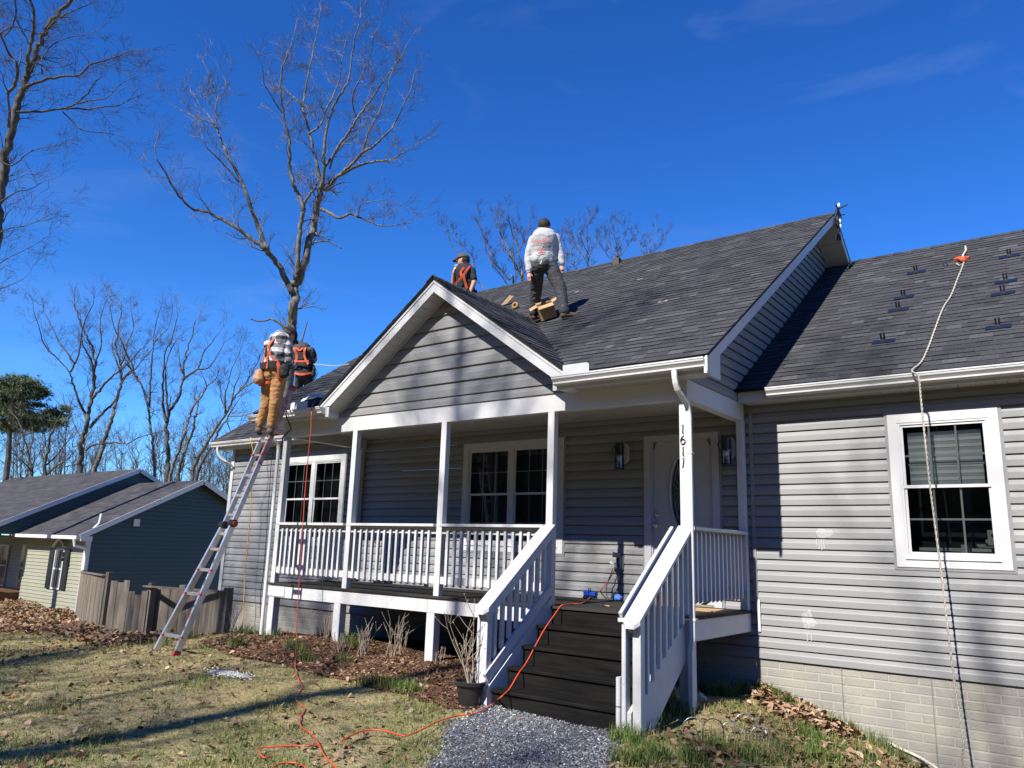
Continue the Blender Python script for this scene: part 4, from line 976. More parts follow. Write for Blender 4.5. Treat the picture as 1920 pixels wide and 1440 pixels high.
# fallen leaves
LMAT = mat('fallen_leaves', (0.3,0.2,0.1), .8, spec=.2, tone=[(0,(0.075,0.045,0.026)),(.4,(0.20,0.115,0.065)),(.75,(0.33,0.215,0.13)),(1,(0.46,0.35,0.25))], var=.15, vscale=60)
def leaves(x, y, r, s0, s1, name='fallen_leaves', lift=.03, tm=.55):
    n = len(x); z = gzn(x, y)+r.uniform(.004, lift, n); s = r.uniform(s0, s1, n); a = r.uniform(0, 2*np.pi, n)
    ux = np.stack([np.cos(a), np.sin(a), r.normal(0, .45, n)], -1); ux /= np.linalg.norm(ux, axis=1)[:, None]
    vx = np.stack([-np.sin(a), np.cos(a), r.normal(0, .45, n)], -1); up = np.array([0, 0, 1.])
    c = np.stack([x, y, z], -1); curl = r.uniform(.0, .35, n)
    def P(u, v, w): return c+ux*(u*s)[:, None]+vx*(v*s)[:, None]+up*(w*curl*s)[:, None]
    o_ = np.ones(n)
    V = np.stack([P(-.5*o_, 0*o_, 0*o_), P(-.12*o_, -.30*o_, .8*o_), P(.12*o_, .02*o_, 0*o_), P(-.08*o_, .32*o_, .9*o_), P(.28*o_, -.22*o_, .7*o_), P(.55*o_, 0*o_, .3*o_), P(.25*o_, .22*o_, .7*o_)], 1)
    i = np.arange(n)[:, None]*7
    F = np.concatenate([i+np.array(t_) for t_ in ((0,1,2),(0,2,3),(1,4,2),(2,4,5),(2,5,6),(3,2,6))], 0)
    o = npmesh(name, V.reshape(-1, 3), F, LMAT, tone=np.repeat(np.clip(r.normal(tm, .25, n), 0, 1), 7)); o['kind'] = 'stuff'; return o
x, y, r = scatter(15000, -15, 1.2, -7.6, .1, 41, lambda x, y, r: view_ok(x, y) & ~HOUSEM(x, y) & (patch(x, y, 2.1, 5, .35) | patch(x, y, 5.3, 9, .9) | (r.random(len(x)) < .25)) & ~(inpoly(x, y, PATH) & (r.random(len(x)) < .93)) & ~((y > -1.45) & (x > -9.6) & (x < -3.1)))
leaves(x, y, r, .02, .072, tm=.50)
x, y, r = scatter(2400, -3.05, -.2, -3.6, -.1, 48, lambda x, y, r: view_ok(x, y) & (patch(x, y, 4, 12, -.3)) & ~inpoly(x, y, PATH)); leaves(x, y, r, .025, .08, lift=.05, tm=.45)
lp = pg([(1400,1300),(1440,1296),(1500,1325),(1560,1355),(1620,1385),(1570,1385),(1510,1372),(1450,1345)])
def bb(poly): xs = [p[0] for p in poly]; ys = [p[1] for p in poly]; return min(xs), max(xs), min(ys), max(ys)
b0 = bb(lp); x, y, r = scatter(1500, *b0, 43, lambda x, y, r: inpoly(x, y, lp)); leaves(x, y, r, .05, .11, lift=.07, tm=.62)
lp = pg([(1470,1395),(1560,1375),(1640,1405),(1690,1438),(1500,1440)]); b0 = bb(lp); x, y, r = scatter(300, *b0, 44, lambda x, y, r: inpoly(x, y, lp)); leaves(x, y, r, .05, .10, lift=.05, tm=.55)
lp = pg([(1330,1405),(1400,1395),(1380,1432),(1300,1440)]); b0 = bb(lp); x, y, r = scatter(110, *b0, 45, lambda x, y, r: inpoly(x, y, lp)); leaves(x, y, r, .05, .10, lift=.05, tm=.4)
# leaf heap near the neighbour
lp = pg([(0,1128),(60,1122),(130,1150),(180,1180),(240,1197),(330,1205),(200,1215),(110,1195),(0,1190)]); b0 = bb(lp)
x, y, r = scatter(30000, *b0, 46, lambda x, y, r: inpoly(x, y, lp)); leaves(x, y, r, .055, .13, lift=.13, tm=.45)
x, y, r = scatter(2600, -10.3, -4.8, -3.1, -1.2, 47, lambda x, y, r: inpoly(x, y, BED) & (patch(x, y, 3, 2, .1) | (r.random(len(x)) < .3))); leaves(x, y, r, .03, .08, tm=.45)
# mulch chips
def chips(x, y, r, l0, l1, w0, w1, name, mt, tm, ts, dz=.012):
    n = len(x); z = gzn(x, y)+dz+r.uniform(0, .012, n); L_ = r.uniform(l0, l1, n); W_ = r.uniform(w0, w1, n); a = r.uniform(0, 2*np.pi, n)
    ux = np.stack([np.cos(a), np.sin(a), r.normal(0, .3, n)], -1); vx = np.stack([-np.sin(a), np.cos(a), r.normal(0, .3, n)], -1); c = np.stack([x, y, z], -1); up = np.array([0,0,1.])
    V = np.stack([c-ux*L_[:,None]-vx*W_[:,None], c+ux*L_[:,None]-vx*W_[:,None]*.6, c+ux*L_[:,None]*.9+vx*W_[:,None], c-ux*L_[:,None]*.8+vx*W_[:,None], c+up*(W_*1.1)[:,None]], 1)
    i = np.arange(n)[:, None]*5; F = np.concatenate([i+np.array(t_) for t_ in ((0,1,4),(1,2,4),(2,3,4),(3,0,4))], 0)
    o = npmesh(name, V.reshape(-1, 3), F, mt, tone=np.repeat(np.clip(r.normal(tm, ts, n), 0, 1), 5)); o['kind'] = 'stuff'; return o
MM = mat('mulch_chips', (0.2,0.1,0.05), .9, spec=.2, tone=[(0,(0.035,0.020,0.013)),(.5,(0.13,0.065,0.036)),(1,(0.33,0.21,0.13))])
x, y, r = scatter(42000, *bb(BED), 51, lambda x, y, r: inpoly(x, y, BED) & (y < -.9)); chips(x, y, r, .008, .034, .003, .009, 'mulch', MM, .42, .24)
GV = mat('crushed_stone', (0.2,0.21,0.23), .85, spec=.3, tone=[(0,(0.04,0.043,0.050)),(.5,(0.120,0.126,0.138)),(1,(0.36,0.37,0.385))])
bx0, bx1, by0, by1 = bb(PATH)
x, y, r = scatter(74000, bx0-.2, bx1+.2, by0-.2, by1, 52, lambda x, y, r: inpoly(x+r.normal(0, .045, len(x))+.04*np.sin(y*7), y+r.normal(0, .04, len(x)), PATH)); chips(x, y, r, .003, .013, .003, .009, 'gravel', GV, .48, .26, .014)
x, y, r = scatter(2600, bx0-.5, bx1+.4, by0-.3, by1, 54, lambda x, y, r: inpoly(x+r.normal(0, .16, len(x)), y+r.normal(0, .16, len(x)), PATH) & (y < -2.55)); chips(x, y, r, .006, .017, .005, .012, 'gravel', GV, .55, .3, .012)
x, y, r = scatter(160, bx0, bx1, by0, by1, 57, lambda x, y, r: inpoly(x, y, PATH)); leaves(x, y, r, .015, .05, tm=.4)
x, y, r = scatter(900, *bb(PATH), 53, lambda x, y, r: inpoly(x, y, PATH)); chips(x, y, r, .004, .009, .003, .007, 'gravel', mat('white_chips', (0.62,0.62,0.60), .8), .5, .24, .026)
# patch of spilled white pebbles on the lawn
pc = ground(430,1264); r = np.random.default_rng(55); x = r.normal(pc.x, .16, 700); y = r.normal(pc.y, .05, 700)
o = chips(x, y, r, .005, .013, .004, .009, 'white_pebbles', mat('white_pebble', (0.55,0.55,0.53), .7), .5, .2, .012); tag(o, kind='stuff')

# ================================================================ TREES
def smooth_path(P, n=3):
    P = [Vector(p) for p in P]; out_ = []
    for i in range(len(P)-1):
        p0 = P[max(i-1,0)]; p1 = P[i]; p2 = P[i+1]; p3 = P[min(i+2,len(P)-1)]
        for j in range(n):
            t = j/n; out_.append(.5*((2*p1)+(-p0+p2)*t+(2*p0-5*p1+4*p2-p3)*t*t+(-p0+3*p1-3*p2+p3)*t**3))
    out_.append(P[-1]); return out_
def twig(mb, p, d, length, r, lvl, rr, maxl, up=.16, wob=.26, dens=1.0):
    n = 4 if length > .5 else 3; pts = [p.copy()]; rad = [r]; d = d.normalized(); q = p.copy()
    for i in range(n):
        d = (d+Vector((rr.gauss(0,wob), rr.gauss(0,wob), rr.gauss(0,wob)*.8+up))).normalized(); q = q+d*(length/n); pts.append(q.copy()); rad.append(max(.0036, r*(1-.75*(i+1)/n)))
    mb.tube(pts, rad, 5 if r > .02 else (4 if r > .008 else 3), caps=False)
    if lvl < maxl:
        k = max(2, int(rr.uniform(3.0, 5.4)*dens*(1.25 if lvl == 0 else 1)))
        for c in range(k):
            t = rr.uniform(.22, .98); i = min(int(t*n), n-1); b = pts[i].lerp(pts[i+1], t*n-i); dd = (pts[i+1]-pts[i]).normalized()
            ax = dd.orthogonal().normalized(); ax.rotate(Matrix.Rotation(rr.uniform(0, 6.28), 3, dd)); nd = (dd+ax*rr.uniform(.55, 1.15))
            twig(mb, b, nd, length*rr.uniform(.42, .68), max(.002, r*(1-.7*t)*.62), lvl+1, rr, maxl, up, wob, dens)
def tree(name, label, cat, limbs, depth, seed, barkm, twigm, ppm=None, group=None, maxl=2, dens=1.0, kid=1.0, base=None, spread=1.2, up=.16, spacing=.45):
    """limbs: list of (pixel polyline, start width px, end width px, depth offset at the tip)"""
    rr = random.Random(seed); S1 = FPX/depth; root = None
    tb = MB(); cb = MB(); first = True; b0 = None
    for (pl, w0, w1, dz) in limbs:
        n = len(pl); pts = [at_depth(px, py, depth+dz*(i/(n-1))**1.2+(0 if i == 0 else rr.gauss(0, .12))) for i, (px, py) in enumerate(pl)]
        if first:
            bx, by = pts[0].x, pts[0].y; zg = gzf(bx, by); b0 = Vector((bx, by, zg)); pts = [Vector((bx, by, zg-.3))]+([Vector((bx, by, (zg+pts[0].z)/2))] if pts[0].z-zg > 1 else [])+pts; first = False
        sp = smooth_path(pts, 4); m_ = len(sp)
        for i in range(1, m_-1): sp[i] = sp[i]+Vector((rr.gauss(0,1), rr.gauss(0,1), rr.gauss(0,1)))*(w0/S1*.10)
        r0 = w0/S1/2; r1 = max(w1/S1/2, .006); rad = [r0+(r1-r0)*(i/(m_-1))**.9*(1) for i in range(m_)]
        tb.tube(sp, rad, 9 if r0 > .1 else 7, caps=True)
        # side shoots
        acc = 0; tot = sum((sp[i+1]-sp[i]).length for i in range(m_-1)); run = 0; nextc = rr.uniform(.3, .8)
        for i in range(m_-1):
            seg = (sp[i+1]-sp[i]).length; run += seg; t = run/tot
            start_t = .45 if (pl is limbs[0][0]) else .12
            while run > nextc:
                nextc += spacing*rr.uniform(.5, 1.5)/kid/(.6+.9*t)
                if t < start_t: continue
                dd = (sp[i+1]-sp[i]).normalized(); ax = dd.orthogonal().normalized(); ax.rotate(Matrix.Rotation(rr.uniform(0, 6.28), 3, dd))
                r = max(.004, min(rad[i]*.5, .035)*rr.uniform(.35, .8)); ln = spread*rr.uniform(.45, 1.1)*(1.1-.35*t)
                twig(cb, sp[i].lerp(sp[i+1], rr.random()), dd*.8+ax, ln, r, 0, rr, maxl, up=up, dens=dens)
        twig(cb, sp[-1], (sp[-1]-sp[-2]), spread*.9, r1*.9, 0, rr, maxl, up=up, dens=dens)
    root = empty(name, b0, label=label, category=cat, group=group)
    iv = Matrix.Translation(-b0)
    o1 = tb.build('trunk', barkm, root, smooth=True); o2 = cb.build('crown', twigm, root)
    o1.matrix_parent_inverse = iv; o2.matrix_parent_inverse = iv
    return root
def c6(*l): return [(260+a/2.4, b/2.4) for a, b in l]
def c7(*l): return [(a/2.4, b/2.4) for a, b in l]
def c1(*l): return [(a/4, 540+b/4) for a, b in l]
def c4(*l): return [(820+a/6, 390+b/6) for a, b in l]
T1 = [([(543,735),(545,640),(548,612),(552,575)]+c6((705,1300),(735,1230),(768,1110),(795,990),(818,870),(830,835)), 24, 10, .3),
 (c6((690,1320),(640,1215),(600,1160),(570,1120),(520,1085),(450,1030),(340,970),(250,940),(180,880),(120,780),(80,705)), 12, 2, -1.5),
 (c6((580,1125),(555,1070),(530,1000),(490,890),(455,800),(415,730),(385,670),(360,600),(345,540),(350,450),(322,360)), 9.5, 2, .8),
 (c6((345,560),(300,540),(250,525),(165,482)), 3.5, 1.2, .3), (c6((452,820),(400,760),(350,705),(310,670),(285,610)), 4, 1.3, -.8), (c6((360,600),(330,540),(280,480),(250,430)), 3, 1.2, .8), (c6((350,460),(360,430),(385,415),(390,360)),2,1,.3),
 (c6((825,850),(815,790),(790,700),(770,600),(750,540),(740,480),(752,400),(765,330),(785,230),(805,140),(820,40)), 7.5, 1.6, 1.5),
 (c6((828,840),(835,720),(840,600),(860,530),(880,470),(915,410),(945,360),(955,290),(965,220),(985,130),(1000,60)), 7, 1.6, .5),
 (c6((770,600),(820,560),(840,500),(880,420),(905,350),(915,270),(935,180)), 4.5, 1.4, 1.6),
 (c6((830,760),(870,710),(905,650),(950,590),(980,540),(1020,480),(1060,430),(1090,380),(1120,340),(1190,240)), 6.5, 1.5, -1),
 (c6((832,850),(870,820),(910,785),(960,740),(1005,690),(1060,655),(1105,610),(1150,560),(1180,500),(1225,400)), 8, 1.6, -1.4),
 (c6((915,785),(980,750),(1050,730),(1110,722),(1150,714),(1190,685),(1235,660)), 6, 1.6, -.5),
 (c6((1010,690),(1025,630),(1040,580),(1075,520),(1100,450),(1120,380),(1155,290)), 4.5, 1.4, .7), (c6((980,540),(960,440),(1000,350),(1040,260),(1060,150)), 3.5, 1.2, -1.4), (c6((860,760),(880,700),(930,640),(985,600),(1000,540),(1030,440)), 4, 1.3, .8),
 (c6((706,1260),(716,1170),(722,1080),(730,1010),(738,960),(740,930),(715,870),(700,840),(685,770),(680,700),(675,630),(665,570),(650,500),(640,430),(638,340),(660,270),(690,200),(705,130)), 10, 1.7, -.8),
 (c6((738,940),(760,890),(790,850),(805,820)), 6, 4, .4), (c6((655,520),(620,470),(590,420),(562,370),(560,300)), 3, 1, -.9), (c6((665,480),(700,440),(740,470)), 2.5, 2, -.2), (c6((740,480),(700,440),(660,400),(640,350)), 3, 1.2, .9),
 (c6((820,942),(855,955),(900,980),(945,965),(1000,980),(1060,1005),(1110,1015),(1180,1012)), 7, 1.4, -1), (c6((990,975),(1000,920),(1060,905),(1110,900)), 2.5, 1, -.9)]
tr = tree('bare_oak_tree', 'tall bare forked tree behind the ladder with two pale limbs reaching left', 'tree', T1, 24, 3, M['bark'], M['twig'], maxl=2, spread=1.05, spacing=.34, dens=1.05)
iv = Matrix.Translation(-tr.location)
mb = MB()
def stub(pl, d, w0, w1, jit=0):
    pts = [at_depth(px, py, d+jit*i) for i, (px, py) in enumerate(pl)]; mb.tube(smooth_path(pts, 3), [w0*d/FPX/2+(w1-w0)*d/FPX/2*k/(3*(len(pl)-1)) for k in range(3*(len(pl)-1)+1)], 6)
stub([(534,618),(524,606),(508,598),(502,600),(492,602),(482,602),(470,598)], 23.8, 5, 2.5); stub([(563,650),(567,634),(572,618),(577,600)], 23.6, 5, 1.5)
stub(c6((795,1048),(830,1065),(862,1080)), 24, 3, 1.5); stub(c6((790,1090),(850,1085),(880,1100),(915,1120)), 24, 3.5, 1.5); stub(c6((725,1390),(790,1380),(840,1390),(850,1365)), 24, 1.8, .8)
o = mb.build('dead_branches', M['bark'], tr, smooth=True); o.matrix_parent_inverse = iv
T2 = [([(-14,470),(-5,400)]+c7((10,840),(25,730),(50,600),(72,505),(92,430),(112,370),(130,330),(155,255),(180,195),(215,130),(255,70),(300,20),(360,-60)), 20, 6, 1),
 (c7((118,350),(125,300),(130,240),(145,160),(153,80),(140,10),(110,-70)), 9, 4, -1), (c7((40,570),(42,500),(35,410)), 6, 3, -1), (c7((30,420),(60,395),(78,340),(75,290),(40,240),(8,170),(-20,120)), 7, 2.5, -1.5), (c7((78,330),(95,240),(92,150)), 3, 1.3, 1),
 (c7((122,385),(180,365),(240,350),(300,342),(360,336),(400,295),(440,280),(500,262),(545,245),(580,232)), 6, 1.5, -1), (c7((75,505),(130,502),(200,500),(270,490),(330,472),(385,430),(420,380),(450,345)), 5.5, 1.5, 1),
 (c7((275,490),(340,488),(400,493),(470,480),(530,475),(580,450),(640,425)), 4, 1.2, 1.2), (c7((280,500),(320,540),(360,580),(420,595),(480,600),(560,615)), 3, 1, .6), (c7((330,470),(400,455),(480,440),(530,390),(600,350)), 3, 1, .2),
 (c7((190,330),(190,260),(240,200),(320,165),(400,155),(470,115)), 3, 1, 1.5), (c7((-30,700),(50,745),(130,685),(190,665),(270,650)), 3.5, 1, .5), (c7((-40,930),(30,890),(80,862),(140,850),(205,812)), 3.5, 1, .5), (c7((-40,1080),(20,1035),(90,1020),(160,1000),(232,960)), 3, 1, -.5),
 (c7((-40,1210),(20,1170),(80,1140),(150,1105)), 2.5, 1, -.5), (c7((-60,1330),(0,1300),(50,1280),(105,1255)), 2.5, 1, -.5), (c7((0,150),(60,120),(130,140),(200,165)), 3, 1, 1), (c7((215,130),(270,80),(330,50),(400,20)), 4, 1.5, -1), (c7((65,-20),(72,60),(50,130),(10,170)), 4, 2, 1.6)]
tree('bare_tree', 'bare tree cut off by the left edge of the picture with long drooping side branches', 'tree', T2, 27, 8, M['bark_dark'], M['twig_dark'], maxl=2, spread=1.3, spacing=.40, up=.03)
BT = 'bare trees behind the neighbouring house'
trees = [
 ('leftmost of the bare trees behind the green-sided house, wide spreading crown', [(c1((590,1420),(600,1300),(612,1180),(635,1080),(655,1000),(668,900),(690,800),(705,720),(710,600),(700,500),(680,420),(650,380),(620,300),(590,220),(560,110)), 10, 1.5, 1), (c1((655,990),(630,930),(600,860),(565,780),(540,700),(525,640),(450,550),(370,470)), 5, 1.3, -1), (c1((530,630),(555,580),(590,500),(605,420),(615,330),(600,200)), 3.5, 1.2, .5),(c1((560,570),(500,480),(440,400),(400,310),(330,180)), 3, 1.1, 1.2), (c1((690,830),(740,770),(800,700),(860,650),(930,590),(1010,510),(1090,430)), 5, 1.2, -1), (c1((670,1050),(730,980),(800,910),(850,860),(900,760),(930,680),(1020,600),(1150,450)), 5, 1.2, 1.5), (c1((640,1215),(700,1180),(780,1165),(870,1160),(950,1165),(1000,1140),(1080,1110),(1230,1070)), 4, 1.2, -1), (c1((700,700),(690,560),(640,460),(610,380),(640,240),(700,120)), 3.5, 1.2, -1), (c1((715,560),(760,420),(750,260),(780,130)), 3, 1.1, .6), (c1((370,480),(320,400),(300,320),(250,160)), 2.5, 1, -.5), (c1((600,1110),(570,1060),(550,1000),(530,930)), 2.5, 1, .4)], 44),
 ('bare tree with a pale leaning trunk, second from the left behind the green-sided house', [(c1((700,1390),(740,1290),(780,1180),(800,1080),(840,980),(855,900),(880,820),(905,740),(912,660),(900,560),(870,460),(875,380),(890,280),(905,180),(900,90)), 8.5, 1.4, 1), (c1((915,690),(960,640),(1000,600),(960,520),(930,440),(900,380),(850,280),(820,120)), 4, 1.1, -1), (c1((900,580),(940,500),(960,400),(1000,300),(980,150)), 3.5, 1.1, 1), (c1((940,560),(1010,640),(1060,720),(1100,840),(1120,900)), 3, 2, 0), (c1((905,640),(870,540),(840,420),(860,340)), 3, 1.1, 1.3)], 46),
 ('thin straight bare tree between two forked ones behind the green-sided house', [(c1((1158,1400),(1152,1280),(1145,1160),(1125,1020),(1120,900),(1130,780),(1132,640),(1140,520),(1150,400),(1160,300),(1190,190)), 6, 1.3, .6), (c1((1115,905),(1085,800),(1060,730),(1010,660),(960,560),(930,520)), 3.5, 1.1, -.6), (c1((1150,420),(1200,360),(1260,300),(1290,200)), 2.5, 1, .6)], 47),
 ('bare tree with a close pair of upright stems left of the ladder top', [(c1((1250,1430),(1262,1300),(1258,1180),(1250,1060),(1258,980),(1285,900),(1330,850),(1355,760),(1368,690),(1385,560),(1400,480),(1430,380),(1470,240)), 9, 1.4, 1), (c1((1250,1010),(1228,930),(1222,840),(1222,720),(1228,600),(1240,480),(1290,380),(1330,210)), 5, 1.2, -.8), (c1((1270,950),(1250,860),(1245,740),(1240,620),(1260,520),(1320,400)), 4, 1.2, -.4), (c1((1370,690),(1430,640),(1490,600),(1520,500),(1570,430),(1650,330)), 4, 1.1, .8), (c1((1370,640),(1350,560),(1340,460)), 2.5, 1, .3), (c1((1480,610),(1560,600),(1620,520),(1690,400)), 2.5, 1, 1)], 43),
 ('bare leaning snag with a broken fork tip left of the ladder', [(c1((1280,1400),(1330,1260),(1380,1120),(1400,1030),(1425,960),(1450,890),(1490,840),(1530,780),(1545,740),(1590,710)), 6, 1.8, 0), (c1((1545,760),(1548,735),(1543,705)), 2, 1.4, 0)], 42),
 ('broken-topped bare stem close beside the leaning snag', [(c1((1340,1400),(1370,1270),(1400,1190),(1440,1090),(1460,1000),(1472,925)), 6, 3.5, 0), (c1((1340,1390),(1370,1330),(1385,1270)), 4, 3, .4)], 42.5),
 ('bare tree leaning right toward the ladder with fine upright branches', [(c1((1440,1410),(1500,1250),(1560,1150),(1610,1070),(1660,1000),(1700,930),(1740,850),(1790,780),(1850,700),(1905,610),(1960,480)), 7.5, 1.4, 1), (c1((1690,940),(1688,860),(1690,790),(1715,700),(1740,600),(1790,500)), 3.5, 1, -1), (c1((1740,850),(1760,740),(1800,640),(1800,540)), 3, 1, .6), (c1((1790,780),(1840,740),(1930,680),(1990,560)), 3, 1, 1), (c1((1700,930),(1660,830),(1650,720)), 2.5, 1, .4), (c1((1720,960),(1800,960),(1880,940),(1960,900)), 2.5, 1, -.4)], 38),
 ('second stem leaning right beside the ladder, darker and lower', [(c1((1475,1415),(1520,1300),(1570,1220),(1620,1120),(1650,1060),(1700,980),(1750,900)), 6.5, 2, .6), (c1((1700,990),(1720,1050),(1740,1100)), 2, 1, .2)], 38.5),
 ('dark multi-stemmed bare tree beside the pine', [(c1((240,1430),(230,1330),(205,1220),(180,1120),(150,1020),(110,960)), 5.5, 1.5, .5), (c1((340,1430),(335,1340),(350,1240),(370,1160),(380,1100),(430,1000),(470,920)), 6, 1.5, .6), (c1((345,1330),(420,1260),(480,1180),(540,1120)), 3, 1.2, .4), (c1((235,1370),(170,1300),(110,1250),(60,1220)), 3, 1.2, -.6), (c1((350,1400),(430,1330),(500,1290),(560,1220)), 3.5, 1.2, .6), (c1((205,1230),(250,1130),(240,1040)), 3, 1.2, .5)], 40),
]
for i, (lab, lm, d) in enumerate(trees):
    lm = [(a_, b_*1.18, c_*1.1, d_) for (a_, b_, c_, d_) in lm]
    tree('bare_tree', lab, 'tree', lm, d, 20+i, M['bark_dark'] if i in (0, 3, 7, 8) else M['bark'], M['twig_dark'] if i % 2 == 0 else M['twig'], group=BT, maxl=2, spread=1.35, spacing=.50, dens=1.1, up=.10)
BR = 'bare trees rising behind the raised roof'
rt = [
 ('bare tree with long pale stems directly left of the man in the grey hoodie', [(c4((960,860),(945,790),(925,730),(900,680),(860,600),(800,520),(755,440),(730,350),(695,250),(665,140)), 7, 1.5, .8), (c4((930,740),(880,680),(860,560),(850,420),(845,300),(800,100),(790,0)), 5, 1.3, -.8), (c4((940,790),(960,700),(930,560),(900,400),(885,250),(900,120)), 4, 1.2, .4), (c4((870,620),(810,480),(760,380),(730,240),(700,90)), 3.5, 1.2, 1), (c4((900,500),(960,400),(1000,280),(1060,120)), 3, 1, .6), (c4((945,820),(980,700),(1010,560),(1040,420)), 3, 1, -.4)], 30),
 ('bare leaning tree left of the hoodie man, crossing behind the capped man', [(c4((855,900),(810,810),(740,720),(680,660),(620,590),(590,480),(560,380),(510,290),(480,190),(455,110)), 5.5, 1.3, .6), (c4((800,880),(720,760),(620,640),(560,540),(540,420)), 3.5, 1.1, -.5), (c4((540,940),(470,840),(420,760),(400,640),(400,560),(330,470),(250,400),(180,290),(130,230)), 4, 1.1, .6), (c4((290,470),(200,480),(130,360),(70,240)), 2.5, 1, 0)], 32),
 ('narrow bare tree right of the hoodie man, tallest of the row', [(c4((1700,700),(1695,600),(1690,480),(1690,380),(1680,260),(1700,150),(1740,80)), 4, 1, .3), (c4((1695,640),(1640,540),(1560,420),(1500,300)), 2.5, 1, .3), (c4((1695,560),(1760,420),(1800,320)), 2.5, 1, .3), (c4((1690,500),(1640,400),(1600,250)), 2.2, 1, -.3)], 34),
 ('fine-twigged bare tree behind the hoodie man on his right side', [(c4((1540,740),(1520,640),(1500,500),(1530,400),(1520,300)), 3.5, 1, .3), (c4((1480,740),(1440,600),(1450,480),(1420,380)), 3, 1, .3), (c4((1530,640),(1600,540),(1580,420)), 2.2, 1, -.3)], 34),
 ('rounded bare treetop above the middle of the long ridge', [([(1160,520),(1160,490),(1157,465),(1152,440),(1158,415)], 3.5, 1, .3), ([(1160,490),(1146,466),(1136,446),(1140,428)], 2.4, 1, .3), ([(1160,485),(1176,462),(1186,444)], 2.4, 1, -.4), ([(1158,470),(1170,445),(1178,425)], 2, 1, -.4), ([(1158,495),(1140,480),(1128,460)], 2, 1, -.4)], 36),
 ('small bare treetop farthest right above the long ridge', [([(1212,500),(1214,480),(1220,460),(1226,440),(1232,425)], 3, 1, .3), ([(1214,485),(1202,470),(1198,455)], 2, 1, .3), ([(1216,480),(1236,462),(1250,440)], 2, 1, -.3)], 36),
]
for i, (lab, lm, d) in enumerate(rt):
    lm = [(a_, b_*.72, c_*.85, d_) for (a_, b_, c_, d_) in lm]
    tree('bare_tree', lab, 'tree', lm, d, 60+i, M['bark'], M['twig_dark'], group=BR, maxl=2, spread=.62, spacing=.24, dens=1.0, up=.25)
# pine
rr = random.Random(5); dP = 46; pr = None
root_p = at_depth(12, 890, dP); zg = gzf(root_p.x, root_p.y); pine = empty('pine_tree', (root_p.x, root_p.y, zg), label='dark green flat-topped pine at the left edge behind the neighbouring house', category='tree')
iv = Matrix.Translation((-root_p.x, -root_p.y, -zg)); tb = MB(); nb = MB()
trunk = [Vector((root_p.x, root_p.y, zg-.3))]+[at_depth(px, py, dP) for px, py in ((12,890),(17,830),(20,790),(24,760),(34,735),(38,712))]
tb.tube(smooth_path(trunk, 3), [.20-.16*i/18 for i in range(19)], 8)
clumps = [(35,715,30,12),(20,728,26,12),(55,722,26,11),(70,730,16,8),(12,742,20,10),(40,738,30,10),(62,744,22,7),(8,757,16,8),(30,752,22,7),(70,760,18,4),(45,762,14,4),(30,780,26,8),(12,790,18,7),(52,776,20,6),(75,786,22,6),(60,796,24,6),(92,790,18,6),(108,779,20,8),(122,768,10,6),(96,798,12,5),(40,800,16,5),(85,775,10,4),(25,765,22,9),(5,772,20,10),(48,785,24,8),(15,806,22,7),(70,806,20,5),(0,722,18,12),(85,738,12,7),(0,800,20,8),(112,792,14,6),(100,772,12,5),(30,742,26,9)]
def needle_clump(mb, c, rx, rz, n, rr):
    for _ in range(n):
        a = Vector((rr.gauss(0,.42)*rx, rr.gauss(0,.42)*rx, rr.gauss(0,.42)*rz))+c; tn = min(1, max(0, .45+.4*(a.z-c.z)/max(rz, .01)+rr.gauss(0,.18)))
        b = Vector((rr.gauss(0,1), rr.gauss(0,1), rr.gauss(.4,.7))).normalized()*rr.uniform(.14,.30)
        for k in range(6):
            v = (b+Vector((rr.gauss(0,.08), rr.gauss(0,.08), rr.gauss(0,.08)))); s = v.orthogonal().normalized()*.014
            mb.add([tuple(a-s), tuple(a+s), tuple(a+v)], [(0,1,2)], tn)
for (px, py, rx, rz) in clumps:
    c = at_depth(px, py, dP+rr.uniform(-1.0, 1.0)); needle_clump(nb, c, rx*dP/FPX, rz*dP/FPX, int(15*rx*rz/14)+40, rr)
    k = trunk[-1] if py < 740 else trunk[-3] if py < 770 else trunk[-4]
    mid = k.lerp(c, .5)+Vector((0,0,-.15)); tb.tube(smooth_path([k, mid, c], 3), [.045,.04,.034,.03,.025,.02,.014], 5)
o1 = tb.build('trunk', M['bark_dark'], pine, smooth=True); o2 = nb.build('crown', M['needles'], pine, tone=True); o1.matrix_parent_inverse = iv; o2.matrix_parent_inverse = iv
# distant scrub wood, one mass
mb = MB(); rr = random.Random(12)
for i in range(85):
    px = rr.uniform(-60, 450); d = rr.uniform(60, 95); top = rr.uniform(770, 880) if px < 160 else rr.uniform(815, 905); base_ = at_depth(px, 960, d); zg = gzf(base_.x, base_.y); tp = at_depth(px+rr.uniform(-15, 15), top, d)
    P_ = [Vector((base_.x, base_.y, zg)), Vector((base_.x, base_.y, zg)).lerp(tp, .5)+Vector((rr.gauss(0,.5), rr.gauss(0,.5), 0)), tp]; sp = smooth_path(P_, 4); mb.tube(sp, [.11-.09*k/8 for k in range(9)], 5)
    for k in range(2, 9):
        for _ in range(3): twig(mb, sp[k], Vector((rr.gauss(0,1), rr.gauss(0,1), .9)), rr.uniform(1.2, 2.6), .03, 0, rr, 2, dens=.9)
o = mb.build('distant_woods', M['twig_dark']); o['kind'] = 'stuff'
